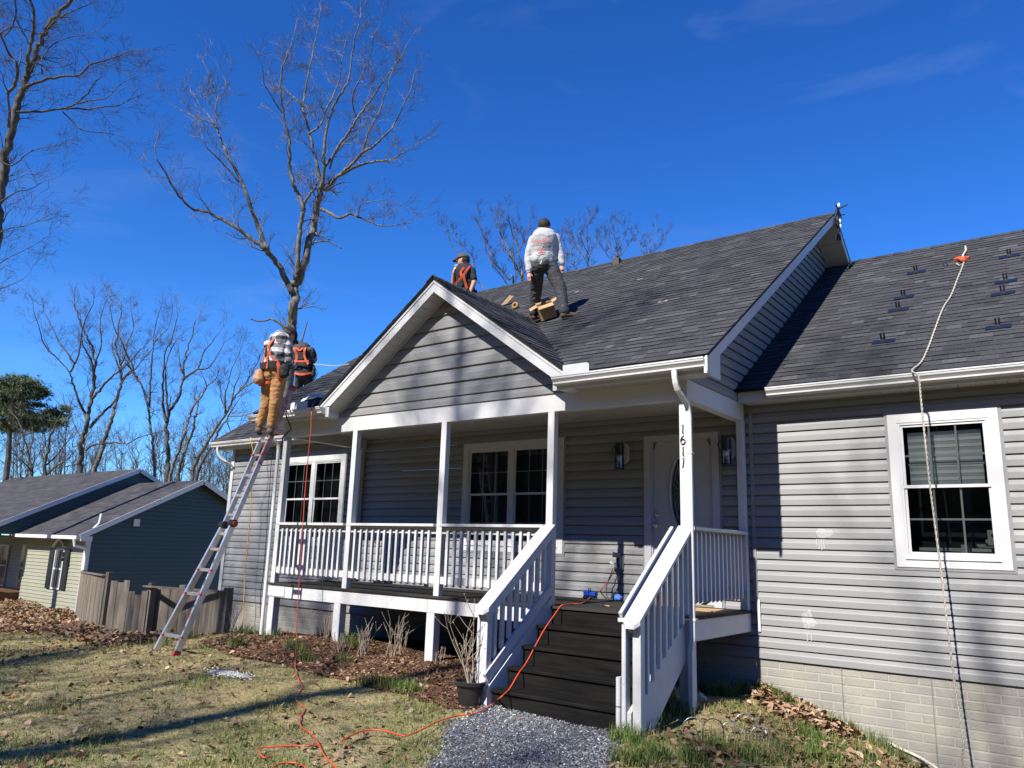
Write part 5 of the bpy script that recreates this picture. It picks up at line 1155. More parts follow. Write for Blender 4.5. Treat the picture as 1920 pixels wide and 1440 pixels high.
# bare trees standing on the street side, behind the viewpoint; their shade falls on the lawn and the wall
SB = 'bare trees standing across the lawn behind the viewpoint'
def free_tree(x, y, h, lean, seed, lab, r0=.17, dens=1.0):
    rr = random.Random(seed); zg = gzf(x, y); b0 = Vector((x, y, zg)); tb = MB(); cb = MB(); n = 9
    pts = [b0+Vector((lean[0]*t*h+rr.gauss(0,.08)*(t > 0), lean[1]*t*h+rr.gauss(0,.08)*(t > 0), t*h-(.3 if t == 0 else 0))) for t in [i/n for i in range(n+1)]]
    sp = smooth_path(pts, 3); m_ = len(sp); rad = [r0*(1-.85*i/(m_-1)) for i in range(m_)]; tb.tube(sp, rad, 8)
    for k in range(15):
        t = rr.uniform(.42, .97); i = int(t*(m_-1)); a = rr.uniform(0, 6.28); L_ = h*.26*rr.uniform(.6, 1.1)*(1.25-t*.7)
        d = Vector((math.cos(a), math.sin(a), rr.uniform(.5, 1.3))).normalized(); p = sp[i]; lp_ = [p]
        for s in range(4): d = (d+Vector((rr.gauss(0,.15), rr.gauss(0,.15), .14))).normalized(); p = p+d*L_/4; lp_.append(p)
        tb.tube(smooth_path(lp_, 2), [rad[i]*.5*(1-.8*j/8) for j in range(9)], 5)
        for q in lp_[1:]:
            for _ in range(2): twig(cb, q, d+Vector((rr.gauss(0,.8), rr.gauss(0,.8), rr.gauss(0,.5))), L_*rr.uniform(.3, .5), .014, 0, rr, 2, dens=dens)
    root = empty('bare_tree', b0, label=lab, category='tree', group=SB); iv = Matrix.Translation(-b0)
    o1 = tb.build('trunk', M['bark'], root, smooth=True); o2 = cb.build('crown', M['twig'], root); o1.matrix_parent_inverse = iv; o2.matrix_parent_inverse = iv
free_tree(-6.45, -18.5, 21, (.012, .01), 101, 'bare tree behind the viewpoint whose trunk shade runs up the middle of the lawn', .26, 1.2)
free_tree(-11.2, -17, 17, (.06, .02), 102, 'bare tree behind the viewpoint shading the left lawn', .22, 1.2)
free_tree(-13.6, -20, 20, (.02, .0), 103, 'bare tree behind the viewpoint farthest to the left')
free_tree(-.7, -20, 19, (-.02, .02), 104, 'bare tree behind the viewpoint opposite the right window')
free_tree(-3.7, -23, 17, (.02, -.01), 105, 'bare tree behind the viewpoint in line with the path', .14)
free_tree(2.6, -18, 18, (-.06, 0), 106, 'bare tree behind the viewpoint farthest to the right', .2, 1.2)
free_tree(-10.35, -21, 20, (.0, .01), 107, 'bare tree behind the viewpoint between the two leftward shade lines on the lawn', .19, 1.2)

mb = MB(); rr = random.Random(77)  # unseen treeline, added tall and near to block low sky from the porch
for i in range(260):
    x = rr.uniform(-85, 75); y = rr.uniform(-56, -36)-abs(x)*.05; h_ = rr.uniform(14, 21); zg = gzf(x, y); mb2 = MB(); mb2.ball((0,0,0), 1, 9, 7)
    V = []
    for v in mb2.v:
        v = Vector(v); k = 1+.5*noise.noise(v*1.7+Vector((i*3.1,0,0))); V.append((x+v.x*k*rr.uniform(2.4,3.2), y+v.y*k*2.6, zg+h_*.52+v.z*k*h_*.52))
    mb.add(V, mb2.f)
o = mb.build('sky_blocking_woods', mat('dim_woodland', (0.045,0.045,0.030), .95, var=.5, vscale=1.2)); o['kind'] = 'stuff'

# ================================================================ NEIGHBOUR
nbh = empty('neighbour_house', (-28.2, 4.5, -1.65), label='low house with shaded green side wall and pale green front beyond the wooden fence', category='house')
niv = Matrix.Translation((28.2, -4.5, 1.65))
def nb_(mb, name, mt, parent=None, **k):
    o = mb.build(name, mt, parent or nbh, **k)
    if parent is None: o.matrix_parent_inverse = niv
    return o
NX, NY0, NY1, NYR = -28.2, 4.5, 12.5, 8.45
NE, NR = 1.05, 3.30
ns = (NR-NE)/(NYR-4.1)
def nroof(x0, x1, ye, ze, yr, zr, nm):
    s_ = (zr-ze)/(yr-ye); hy = math.sqrt(1+s_*s_)
    for sg in (1, -1):
        pl = MB(); ya = yr-sg*(yr-ye)
        v = [(x0,ya,ze),(x1,ya,ze),(x1,yr,zr),(x0,yr,zr)]
        pl.add(v+[(a,b,c-.10) for a,b,c in v], [(0,1,2,3),(7,6,5,4),(0,4,5,1),(1,5,6,2),(2,6,7,3),(3,7,4,0)]); ro = nb_(pl, 'roof', M['neighbour_shingle'])
        if sg == 1:
            rr = random.Random(8); mb = MB(); n = int((yr-ye)*hy/.16)
            for c in range(n):
                t0 = c/n; t1 = (c+1.1)/n; x = x0
                while x < x1-.05:
                    w2 = rr.uniform(.2,.5); xe = min(x+w2, x1); ya_ = ye+(yr-ye)*t0; yb_ = ye+(yr-ye)*min(t1,1); za = ze+(zr-ze)*t0; zb_ = ze+(zr-ze)*min(t1,1)
                    mb.add([(x,ya_,za+.018),(xe,ya_,za+.018),(xe,yb_,zb_+.004),(x,yb_,zb_+.004),(x,ya_,za),(xe,ya_,za)], [(0,1,2,3),(4,5,1,0)], min(1,max(0,rr.gauss(.45,.25)))); x = xe
            o = mb.build('shingles_joined', M['neighbour_shingle'], ro, tone=True); o['kind'] = 'stuff'
nroof(-33.2, NX+.32, 4.1, NE, NYR, NR, 'a'); nroof(-46, -32.9, 2.85, 1.15, NYR, 3.92, 'b')
def sided_wall(pts_fn, z0, z1, name, mt, e=.152):
    w0 = MB(); k = 0; wo = None; items = []
    z = z0
    while z < z1-.01:
        za, zb_ = z, min(z+e, z1); q = pts_fn(za, zb_)
        if q: items.append(q)
        z += e
    base = MB(); lo_, hi_ = items[0], items[-1]; ax_ = 0 if abs(lo_[0][0]-lo_[1][0]) < 1e-6 else 1; pts_ = [lo_[0], lo_[1]]+[q_[2] for q_ in items]+[q_[3] for q_ in reversed(items)]
    base.add([((p_[0]-.05, p_[1], p_[2]) if ax_ == 0 else (p_[0], p_[1]+.05, p_[2])) for p_ in pts_], [tuple(range(len(pts_)))]); wo = nb_(base, name, M['shingle_edge'])
    for q in items:
        mb = MB(); q = q[:2]+[(q[2][0],q[2][1],q[2][2]-.008),(q[3][0],q[3][1],q[3][2]-.008)]+q[4:]; mb.add(q, [(0,1,2,3),(4,5,1,0),(1,5,2),(0,3,4)]) if len(q) == 6 else mb.add(q, [(0,1,2,3)]); mb.build('siding_board', mt, wo)
def endwall(x, yl, yr_, ye, ze, ns_, ym):
    def f(za, zb_):
        def lim(z): 
            if z < ze: return yl, yr_
            d = (z-ze)/ns_; return max(yl, ye+d), min(yr_, 2*ym-(ye+d))
        a0, a1 = lim(za); b0, b1 = lim(zb_)
        if a1-a0 < .05: return None
        if b1 < b0: b0 = b1 = ym
        return [(x+.022,a0,za),(x+.022,a1,za),(x+.002,b1,zb_),(x+.002,b0,zb_),(x,a0,za),(x,a1,za)]
    return f
M['green_shaded'] = mat('shade_painted_green_siding', (0.032,0.050,0.044), .5, var=.04, objrand=.03)  # green siding with the side wall's shade put into its colour
sided_wall(endwall(NX, NY0, NY1, 4.1, NE-.10, ns, NYR), -1.5, NR-.14, 'side_wall', M['green_shaded'])
s2 = (3.92-1.15)/(NYR-2.85)
sided_wall(endwall(-33.0, 3.1, 12.5, 2.85, 1.15-.10, s2, NYR), 1.0, 3.75, 'side_wall', M['green_shaded'])
def frontwall(x0, x1, y, z0, z1):
    return lambda za, zb_: [(x0,y-.022,za),(x1,y-.022,za),(x1,y-.002,zb_),(x0,y-.002,zb_),(x0,y,za),(x1,y,za)]
sided_wall(frontwall(-33.0, NX, NY0, 0, 0), -1.75, .95, 'front_wall', M['green_siding'], .127)
sided_wall(frontwall(-46, -33.0, 5.2, 0, 0), -1.75, .95, 'front_wall', M['green_siding'], .127)
mb = MB(); mb.box(-46, NX-.01, NY0+.03, 12, -2.2, -1.5); mb.box(-33, -32.9, 4.5, 5.2, -1.75, .9); nb_(mb, 'foundation_wall', M['mortar'])
mb = MB()   # rake boards, gutters, trim
for sg in (1, -1):
    mb.beam((NX+.33, NYR-sg*(NYR-4.1), NE-.06), (NX+.33, NYR, NR-.06), .03, .17); mb.beam((-32.88, NYR-sg*(NYR-2.85), 1.09), (-32.88, NYR, 3.86), .03, .17)
mb.box(NX-.02, NX+.34, 4.12, 4.5, NE-.20, NE-.03)
nb_(mb, 'rake_board', M['white'])
mb = MB(); mb.box(-33.0, NX+.30, 3.97, 4.10, NE-.14, NE-.02); mb.box(-46, -32.9, 2.72, 2.85, 1.02, 1.13); nb_(mb, 'gutter', M['white'])
mb = MB(); mb.box(NX-.12, NX+.03, NY0-.03, NY0, -1.75, .92); mb.box(NX+.022, NX+.034, NY0-.03, NY0+.12, -1.75, .92); nb_(mb, 'corner_trim', M['white'])
mb = MB(); mb.box(-46, -33.0, 2.9, 3.15, .72, 1.0); nb_(mb, 'porch_beam', M['white'])
mb = MB(); mb.tube([(NX+.2,3.95,NE-.12),(NX+.2,4.0,NE-.35),(NX+.14,4.40,.62),(NX+.12,4.46,.45),(NX+.12,4.46,-1.7)], .05, 6); nb_(mb, 'downspout', M['white'])
pA = on(190, 963, 0, NX+.1); mb = MB(); mb.tube([(NX+.12, pA.y, pA.z), (NX+.10, pA.y-.03, pA.z-.35), (NX+.06, pA.y-.35, pA.z-.7), (NX+.06, pA.y-.35, -.5)], .05, 6); nb_(mb, 'downspout', M['white'])
pB = on(255, 980, 0, NX); mb = MB(); mb.box(NX+.02, NX+.07, pB.y-.11, pB.y+.11, pB.z-.13, pB.z+.13); nb_(mb, 'wall_vent', M['white'])
def nwin(x0, x1, y, z0, z1, shutters=True, cols=1):
    wz = MB(); wz.box(x0-.06, x1+.06, y-.06, y-.025, z0-.06, z1+.06); wo = nb_(wz, 'window', M['white'])
    mb = MB(); mb.box(x0, x1, y-.066, y-.061, z0, z1); mb.build('pane', mat_npane, wo)
    mb = MB(); mb.box(x0, x1, y-.078, y-.068, (z0+z1)/2-.03, (z0+z1)/2+.03); mb.box((x0+x1)/2-.015, (x0+x1)/2+.015, y-.076, y-.067, z0, z1); mb.build('muntin', M['white'], wo)
    if shutters:
        for sx in (x0-.48, x1+.08):
            mb = MB(); mb.box(sx, sx+.40, y-.07, y-.03, z0-.05, z1+.05)
            for k in range(14):
                zz = z0+(z1-z0)*k/14; mb.box(sx+.05, sx+.35, y-.082, y-.071, zz+.01, zz+.06)
            mb.build('shutter', M['black_metal'], wo)
mat_npane = mat('neighbour_pane', (0.10,0.11,0.115), .1, spec=.8)
a = on(118, 1010, 1, NY0); b = on(133, 1010, 1, NY0)
nwin(-30.35, -29.75, NY0, -.80, .50)
nwin(-37.4, -36.4, 5.2, -1.05, .50, False); nwin(-35.0, -34.4, 5.2, -1.2, .55, False)
mb = MB(); mb.tube([(-30.5+.9*k/8, NY0-.12, .62+.26*math.sin(math.pi*k/8)) for k in range(9)], .05, 6); nb_(mb, 'window_arch', M['white'])
# brown porch
mb = MB(); zp = -1.15
for x in (-46, -42.6, -39.4, -36.4, -33.25): mb.box(x, x+.18, 3.0, 3.18, zp, .72)
nb_(mb, 'porch_post', M['brown_wood'])
mb = MB(); mb.box(-46, -33.05, 2.95, 5.1, zp-.22, zp); nb_(mb, 'porch_deck', M['brown_wood'])
mb = MB(); mb.box(-46, -33.1, 3.02, 3.12, zp+.85, zp+.92); mb.box(-46, -33.1, 3.02, 3.12, zp+.10, zp+.17)
nb_(mb, 'porch_rail', M['brown_wood'])
for k in range(74):
    x = -45.9+k*.172; mb = MB(); mb.box(x, x+.04, 3.05, 3.09, zp+.17, zp+.85); nb_(mb, 'baluster', M['brown_wood'])
mb = MB(); mb.ball((-36.2, 3.6, zp+.6), .28, 12, 8, (1,.8,1)); o = mb.build('blue_bag', M['blue'], smooth=True); tag(o, 'small blue bundle on the brown porch of the neighbouring house', 'bag')
mb = MB(); mb.tube([(-29.3,NY0-.25,.45),(-29.3,NY0-.25,.28)], .05, 6); mb.ball((-29.3,NY0-.25,.2), .07, 8, 5); nb_(mb, 'wall_lamp', M['black_metal'])
# ================================================================ WOODEN FENCE
fc = empty('wooden_fence', (-20, 1.5, -1.2), label='weathered grey board fence with a scalloped gate in front of the shaded green wall', category='fence')
fiv = Matrix.Translation((20, -1.5, 1.2))
def fb(mb, name, mt=None):
    o = mb.build(name, mt or M['fence'], fc); o.matrix_parent_inverse = fiv; return o
def fence_run(pa, pb, ta, tb, bw=.135, top=None, gap=.008, posts=(0, 1), name='fence_board'):
    # pa, pb bottom pixels on the ground; ta, tb top pixels above them
    A = ground(*pa); B = ground(*pb); L_ = (B-A).length; d = (B-A).normalized(); nrm = Vector((d.y, -d.x, 0)).normalized()
    if (CAM-A).dot(nrm) < 0: nrm = -nrm
    def hgt(G, t): 
        D = ray(*t); k = ((G-CAM).x*D.x+(G-CAM).y*D.y)/(D.x**2+D.y**2); return (CAM+D*k).z
    zA, zB = hgt(A, ta), hgt(B, tb); n = int(L_/(bw+gap)); rr = random.Random(int(pa[0]))
    for i in range(n):
        t = (i+.5)/n; p = A.lerp(B, t); zt = zA+(zB-zA)*t+(top(t) if top else 0)+rr.uniform(-.012, .012); zg = gzf(p.x, p.y)-.05
        mb = MB(); c = Vector((p.x, p.y, (zt+zg)/2))+nrm*rr.uniform(.0, .008); mb.obox(c, d*(L_/n-gap)/2, nrm*.010, Vector((rr.uniform(-.006,.006), 0, (zt-zg)/2))); fb(mb, name)
    for zf in (.25, .80):
        a = A-nrm*.03; b = B-nrm*.03; mb = MB(); mb.beam((a.x, a.y, A.z+(zA-A.z)*zf), (b.x, b.y, B.z+(zB-B.z)*zf), .04, .08); fb(mb, 'fence_rail')
    for k in posts:
        p = A.lerp(B, k)-nrm*.06; zt = (zA, zB)[k] if k in (0, 1) else zA+(zB-zA)*k
        mb = MB(); mb.box(p.x-.05, p.x+.05, p.y-.05, p.y+.05, gzf(p.x, p.y)-.2, zt+.06); fb(mb, 'fence_post')
    return A, B, zA, zB
A1 = fence_run((140,1158),(185,1182),(153,1073),(195,1079))
fence_run((197,1192),(268,1198),(206,1096),(271,1106), top=lambda t: .13*math.exp(-((t-.36)/.13)**2)-.10*math.sin(math.pi*min(1,max(0,(t-.45)/.5)))+(.06 if t < .1 else 0))
fence_run((270,1197),(330,1196),(272,1100),(335,1104)); fence_run((331,1196),(412,1192),(336,1104),(414,1110))
for (p, q) in (((153,1072),(197,1079)),((272,1099),(414,1109))):
    G0 = ground(140,1158) if p[0] < 200 else ground(272,1197); G1 = ground(185,1182) if p[0] < 200 else ground(412,1192)
    def up_(G, t):
        D = ray(*t); k = ((G-CAM).x*D.x+(G-CAM).y*D.y)/(D.x**2+D.y**2); return CAM+D*k
    mb = MB(); mb.beam(up_(G0, p), up_(G1, q), .09, .025); fb(mb, 'cap_board')

# ================================================================ LADDER
LN = Vector((0, 1, -.334)); LC = -3-.334*.35
def lp_(px, py): return on_plane(px, py, LN, LC)
lad = empty('ladder', lp_(310,1228), label='silver and red telescoping ladder leaning on the left end of the porch gutter', category='ladder'); liv = Matrix.Translation(-lad.location)
def lb(mb, name, mt, **k):
    o = mb.build(name, mt, lad, **k); o.matrix_parent_inverse = liv; return o
dl = Vector((0, .334, 1)).normalized(); nl_ = Vector((0, -1, .334)).normalized()
RB, RT = lp_(331,1226), lp_(548,728); LB, LT = lp_(290,1224), lp_(487,832)
HG_R, HG_L = lp_(437,982), lp_(420,985)
def railbar(a, b, w_, h_, name, mt): 
    mb = MB(); mb.beam(a, b, w_, h_, up=tuple(nl_)); return lb(mb, name, mt)
railbar(RB, HG_R, .034, .075, 'rail', M['alu']); railbar(LB, HG_L, .034, .075, 'rail', M['alu'])
HU = .155
railbar(HG_R, RT, .030, .062, 'rail', M['alu'])
mb = MB(); a = HG_R.lerp(RT, .42)+nl_*.034; b = RT+nl_*.034; mb.beam(a+Vector((.011,0,0)), b+Vector((.011,0,0)), .012, .010, up=tuple(nl_)); a = HG_R.lerp(RT, .42); mb.beam(a+Vector((.0185,0,0)), RT+Vector((.0185,0,0)), .006, .060, up=tuple(nl_)); lb(mb, 'red_stripe', M['alu_red'])
LT2 = LT+dl*.05
railbar(HG_L, LT2, .030, .062, 'rail', M['alu']); railbar(LT2-dl*.01, RT+(LT2-RT)*Vector((1,0,0)).x*0+Vector((LT2.x-RT.x, 0, 0))-dl*.05, .026, .055, 'rail', M['alu'])
for p in (RB, LB):
    mb = MB(); mb.beam(p-dl*.035, p+dl*.035, .042, .085, up=tuple(nl_)); lb(mb, 'foot', M['red'] if p is RB else M['rubber'])
for p, mt in ((HG_R, M['red']), (HG_L, M['black_metal'])):
    mb = MB(); mb.tube([p-Vector((.045,0,0))+nl_*.01, p+Vector((.05,0,0))+nl_*.01], .048, 14); lb(mb, 'hinge', M['black_metal'], smooth=False)
    mb = MB(); mb.tube([p+Vector((.05,0,0))+nl_*.01, p+Vector((.068,0,0))+nl_*.01], .033, 12); lb(mb, 'hinge_knob', mt)
L0 = (HG_R-RB).length
def on_rail(py, side):
    # find the point on a rail whose image row is py
    a, b = ((RB, HG_R) if py > 983 else (HG_R, RT)) if side == 'r' else ((LB, HG_L) if py > 983 else (HG_L, LT))
    lo, hi = 0, 1
    def row(p): d = p-CAM; return 720-FPX*d.dot(CU)/d.dot(CF)
    t = (row(a)-py)/max(1e-6, row(a)-row(b)); return a.lerp(b, t)
for (yr, yl, red) in ((1196,1192,1),(1120,1114,1),(1071,1073,1),(1031,1033,0),(1000,1003,0),(966,966,0),(930,932,0),(893,895,0),(855,857,1),(828,830,1)):
    a = on_rail(yl, 'l'); b = on_rail(yr, 'r'); b = Vector((b.x, a.y+(b.y-a.y)*.0, a.z)) if False else b
    c = (a+b)/2; zc = c.z; a2 = Vector((a.x, c.y, zc)); b2 = Vector((b.x, c.y, zc)); mb = MB(); mb.beam(a2, b2, .045, .026, up=(0,-.2,1)); lb(mb, 'rung', M['alu'])
    if red:
        for q in (a2, b2): 
            mb = MB(); mb.tube([q-Vector((.024,0,0))+Vector((0,-.03,0)), q+Vector((.024,0,0))+Vector((0,-.03,0))], .014, 8); lb(mb, 'rung_lock', M['red'])
for py in (795, 762):
    b = on_rail(py, 'r'); a = Vector((LT2.x+.02, b.y, b.z)); mb = MB(); mb.beam(a, b, .04, .024, up=(0,-.2,1)); lb(mb, 'rung', M['alu'])
mb = MB(); mb.beam(RT-dl*.03, RT+dl*.035, .05, .085, up=tuple(nl_)); lb(mb, 'top_cap', M['red'])
for k in range(9):       # red warning labels and holes on the lower right rail
    t = .08+.085*k; p = RB.lerp(HG_R, t)+nl_*.0385; mb = MB(); mb.beam(p, p+dl*(.03+.02*(k % 3)), .016, .002, up=tuple(nl_)); lb(mb, 'rail_label', M['red'] if k % 2 == 0 else M['black_metal'])

# ================================================================ ROPES AND CORDS
def strand(name, pts, r, mt, label, cat, sides=6, sm=4, twist=0, group=None):
    sp = smooth_path(pts, sm); mb = MB()
    if twist:
        fine = smooth_path(pts, sm*twist); 
        for s in range(2):
            q = []; 
            for i, p in enumerate(fine):
                d = (fine[min(i+1, len(fine)-1)]-fine[max(i-1, 0)]).normalized(); a = d.orthogonal().normalized(); b = d.cross(a); L_ = i*.9+math.pi*s
                q.append(p+(a*math.cos(L_)+b*math.sin(L_))*r*.55)
            mb.tube(q, r*.68, 5)
    else: mb.tube(sp, r, sides)
    o = mb.build(name, mt, smooth=True); tag(o, label, cat, group); return o
ny = Vector((0, -SL, 1))
def onroof2(px, py, lift=.02): p = on_plane(px, py, ny, ZE2-SL*YE2); return p+Vector((0, -.4, .8))*lift
def onroof1(px, py, lift=.02): p = on_plane(px, py, ny, ZE1-SL*YE1); return p+Vector((0, -.4, .8))*lift
rp = [onroof2(px, py) for px, py in ((1810,486),(1806,500),(1796,525),(1784,556),(1772,575),(1764,592),(1752,625),(1741,655),(1728,682))]+[Vector((-1.318,-.372,2.855))]
edge = rp[-1]
hang = [on(px, py, 1, -.385) for px, py in ((1722,706),(1726,740),(1731,790),(1737,850),(1743,905),(1750,960),(1759,1030),(1768,1100),(1777,1180),(1787,1260),(1797,1330),(1806,1390))]
zl = gzf(-.75, -.5); hang += [on(1812, 1438, 1, -.385), Vector((-.80,-.40,zl+.25)), Vector((-.74,-.52,zl+.03)), Vector((-.55,-.75,gzf(-.55,-.75)+.015)), Vector((-.35,-.8,gzf(-.35,-.8)+.015))]
strand('rope', rp+hang, .0088, M['rope'], 'pale twisted rope running down the right roof and hanging past the window', 'rope', twist=5)
an = onroof2(1810, 480, .02); rg = empty('roof_anchor', an, label='orange roof anchor with rope grab and carabiner near the right ridge', category='anchor'); aiv = Matrix.Translation(-an)
def ab(mb, name, mt, **k):
    o = mb.build(name, mt, rg, **k); o.matrix_parent_inverse = aiv; return o
mb = MB(); a = onroof2(1790,490,.03); b = onroof2(1818,487,.03); mb.beam(a, b, .05, .035, up=(0,-.5,.8)); mb.beam(onroof2(1797,488,.045), onroof2(1808,494,.045), .06, .02, up=(0,-.5,.8)); ab(mb, 'rope_grab', M['orange_web'])
mb = MB(); mb.tube([onroof2(1811,468,.05), onroof2(1812,474,.04), onroof2(1806,482,.03), onroof2(1806,494,.03)], .014, 6); ab(mb, 'white_strap', M['rope'])
mb = MB(); mb.tube([onroof2(px,py,.03) for px,py in ((1794,498),(1800,502),(1808,497))], .010, 6); ab(mb, 'white_strap', M['rope'])
mb = MB(); mb.tube([onroof2(px,py,.03) for px,py in ((1793,489),(1784,489),(1778,493))], .008, 6); pts = [onroof2(1772+5*math.cos(a), 497+3.6*math.sin(a), .03) for a in [i*.7 for i in range(10)]]; mb.tube(pts, .006, 5); ab(mb, 'carabiner', M['steel'])
# orange cord: hangs from the porch gutter, crosses the lawn
o1 = [onroof1(600,742), onroof1(592,752), Vector((-8.42,-1.90,2.87))]
hangc = [on(px, py, 1, -1.96) for px, py in ((584,775),(583,800),(580,835),(577,865),(574,900),(571,935),(569,970),(566,1005),(564,1040),(562,1080),(559,1120),(557,1160),(556,1190))]
gr = [ground(px, py)+Vector((0,0,.012)) for px, py in ((554,1232),(554,1262),(562,1280),(566,1292),(555,1308),(557,1318),(572,1330),(566,1342),(562,1352),(564,1364),(580,1376),(594,1392),(604,1412),(612,1424),(628,1440),(640,1455))]
# ladder-side drop continues to the ground where it meets the row of the turf
strand('extension_cord', o1+hangc+[ground(555,1215)+Vector((0,0,.05))]+gr, .0058, M['orange'], 'orange cord dropping from the porch gutter and curling over the lawn to the bottom edge', 'cord')
ga = [on(1160,1058,1,-.03), on(1152,1070,1,-.08), on(1140,1090,1,-.12), on(1128,1105,1,-.2)]+[on(px, py, 2, .50) for px, py in ((1118,1114),(1105,1122),(1090,1131),(1072,1132),(1056,1134))]
def onst(px, py, i): return on(px, py, 2, ([.481]+TZ)[i]+.02)
stt = [on(px, py, 0, -4.56) for px, py in ((1042,1145),(1030,1168),(1012,1195),(998,1218),(985,1243),(975,1262),(962,1285),(950,1300),(938,1312),(930,1318))]
stt = []
def st_pt(px, y): # point along the cord on the stairs at depth y
    return None
seq = [((1050,1138),-1.60),((1038,1155),-1.72),((1022,1178),-1.88),((1008,1203),-2.0),((992,1233),-2.14),((984,1247),-2.22),((972,1263),-2.38),((957,1289),-2.5),((947,1300),-2.62),((938,1308),-2.68)]
for (p, y) in seq: stt.append(on(p[0], p[1], 1, y))
g2 = [ground(px, py)+Vector((0,0,.040)) for px, py in ((930,1322),(922,1330),(900,1343),(880,1349),(858,1351),(835,1357),(815,1364),(790,1378),(765,1389),(748,1388),(725,1381),(700,1378),(680,1380),(660,1388),(640,1399))]
strand('extension_cord', ga+stt+g2, .0060, M['orange'], 'orange cord running from the porch outlet down the black steps onto the lawn', 'cord')
g3 = [ground(px, py)+Vector((0,0,.016)) for px, py in ((602,1400),(580,1403),(556,1402),(534,1403),(510,1405),(492,1406),(486,1415),(494,1424),(506,1422))]
strand('extension_cord', g3, .0055, M['orange'], 'short loop of orange cord among leaves at the bottom left of the lawn', 'cord')
g4 = [ground(px, py)+Vector((0,0,.016)) for px, py in ((500,1452),(512,1442),(525,1436),(545,1434),(565,1438),(575,1448))]
strand('extension_cord', g4, .0055, M['orange'], 'arc of orange cord cut by the bottom edge of the picture', 'cord')
yc = [Vector((-12.0,-.40,2.85))]+[on(px, py, 1, -.33) for px, py in ((477,862),(475,885))]+[on(px, py, 1, -.25) for px, py in ((471,925),(470,960),(466,1000),(463,1040),(459,1075),(458,1110),(456,1145),(455,1170))]+[ground(452,1188)+Vector((0,0,.02)), ground(446,1196)+Vector((0,0,.01))]
strand('yellow_cord', yc, .008, M['yellow'], 'yellow cord hanging down the siding behind the ladder', 'cord')
bc = [on(px, py, 1, -.06) for px, py in ((519,790),(514,840),(509,866),(507,890),(505,925),(502,960),(500,1000),(497,1040),(493,1080),(489,1110),(488,1140),(489,1165),(487,1190))]
strand('black_cable', bc, .006, M['rubber'], 'thin black cable running down the siding beside the left porch post', 'cable')
mb = MB()
ds = [on(px, py, 1, -1.93) for px, py in ((536,772),(538,779),(540,785))]
mb.tube([Vector((-8.98,-1.80,2.95)), Vector((-8.97,-1.905,2.875)), Vector((-8.96,-1.925,2.80)), Vector((-8.95,-1.90,2.73)), Vector((-9.1,-1.7,2.62)), Vector((-9.46,-1.565,2.55)), Vector((-9.49,-1.56,2.40))], .010, 6)
o = mb.build('black_cable', M['rubber'], smooth=True); tag(o, 'short black cable wrapped over the left porch gutter beside the ladder', 'cable')
# lanyard from the worker to the roof
ly = [at_depth(588,683,14.0), at_depth(603,684,13.2), at_depth(622,686,12.4), at_depth(640,685,11.8), at_depth(655,683,11.3), onroof1(662,690,.03)]
strand('lanyard', ly, .008, M['rope'], 'pale safety lanyard stretched from the left roof worker to the roof edge', 'lanyard', twist=3)

# ================================================================ THINGS ON THE ROOF
def mount(px, py, lab, i):
    p = onroof2(px, py, 0); n = Vector((0, -SL, 1)).normalized(); u = Vector((0, 1, SL)).normalized(); x = Vector((1,0,0))
    t = empty('roof_mount', p, label=lab, category='roof mount', group='solar roof mounts on the right roof'); inv = Matrix.Translation(-p)
    def q(mb, nm, mt):
        o = mb.build(nm, mt, t); o.matrix_parent_inverse = inv
    mb = MB(); mb.obox(p+n*.014+u*.0, x*.115, u*.055, n*.002); q(mb, 'flashing', M['black_pool'])
    mb = MB(); mb.obox(p+n*.03, x*.022, u*.02, n*.015); q(mb, 'base_block', M['steel'])
    mb = MB(); mb.obox(p+n*.075-x*.016, x*.007, u*.020, n*.035); mb.obox(p+n*.075+x*.016, x*.007, u*.020, n*.035); mb.obox(p+n*.048, x*.02, u*.020, n*.006); q(mb, 'bracket', M['black_metal'])
    mb = MB(); mb.tube([p-u*.03+n*.055, p-u*.03+n*.03], .010, 8); q(mb, 'bolt', M['steel'])
for i, (px, py, lab) in enumerate([(1718,512,'black roof mount left of the rope, topmost of its column'),(1695,559,'black roof mount left of the rope, second from the top of its column'),(1685,582,'black roof mount left of the rope, third from the top of its column'),(1657,642,'black roof mount left of the rope, lowest of its column just above the gutter'),
   (1893,482,'black roof mount right of the rope, topmost of its column near the ridge'),(1886,529,'black roof mount right of the rope, second from the top of its column'),(1881,552,'black roof mount right of the rope, third from the top of its column'),(1872,615,'black roof mount right of the rope, lowest of its column')]): mount(px, py, lab, i)
# small roof things
def rbox(px, py): return onroof1(px, py, 0)
p = rbox(1157, 494); mb = MB(); mb.box(p.x-.06, p.x+.06, p.y-.05, p.y+.05, p.z-.04, p.z+.09); mb.tube([(p.x,p.y,p.z+.08),(p.x,p.y,p.z+.13),(p.x+.05,p.y-.03,p.z+.14)], .03, 8); o = mb.build('roof_sensor', M['cap_olive']); tag(o, 'small greenish box and pipe on the ridge right of the hoodie man', 'roof fitting')
p = rbox(968, 579); mb = MB()
for k in range(20):
    a = 2*math.pi*k/20; b = 2*math.pi*(k+1)/20; c = p+Vector((0,-.03,.05)); r1, r2 = .030, .062
    V = [];
    for (r_, zz) in ((r2, -.02),(r2, .025),(r1, .025),(r1, -.02)):
        for t_ in (a, b): V.append(tuple(c+Vector((math.cos(t_)*r_, zz*.9, math.sin(t_)*r_*.9))))
    mb.add(V, [(0,1,3,2),(2,3,5,4),(4,5,7,6),(6,7,1,0)])
o = mb.build('tape_roll', M['tan'], smooth=True); tag(o, 'roll of tape standing on the shingles left of the cardboard box', 'tape')
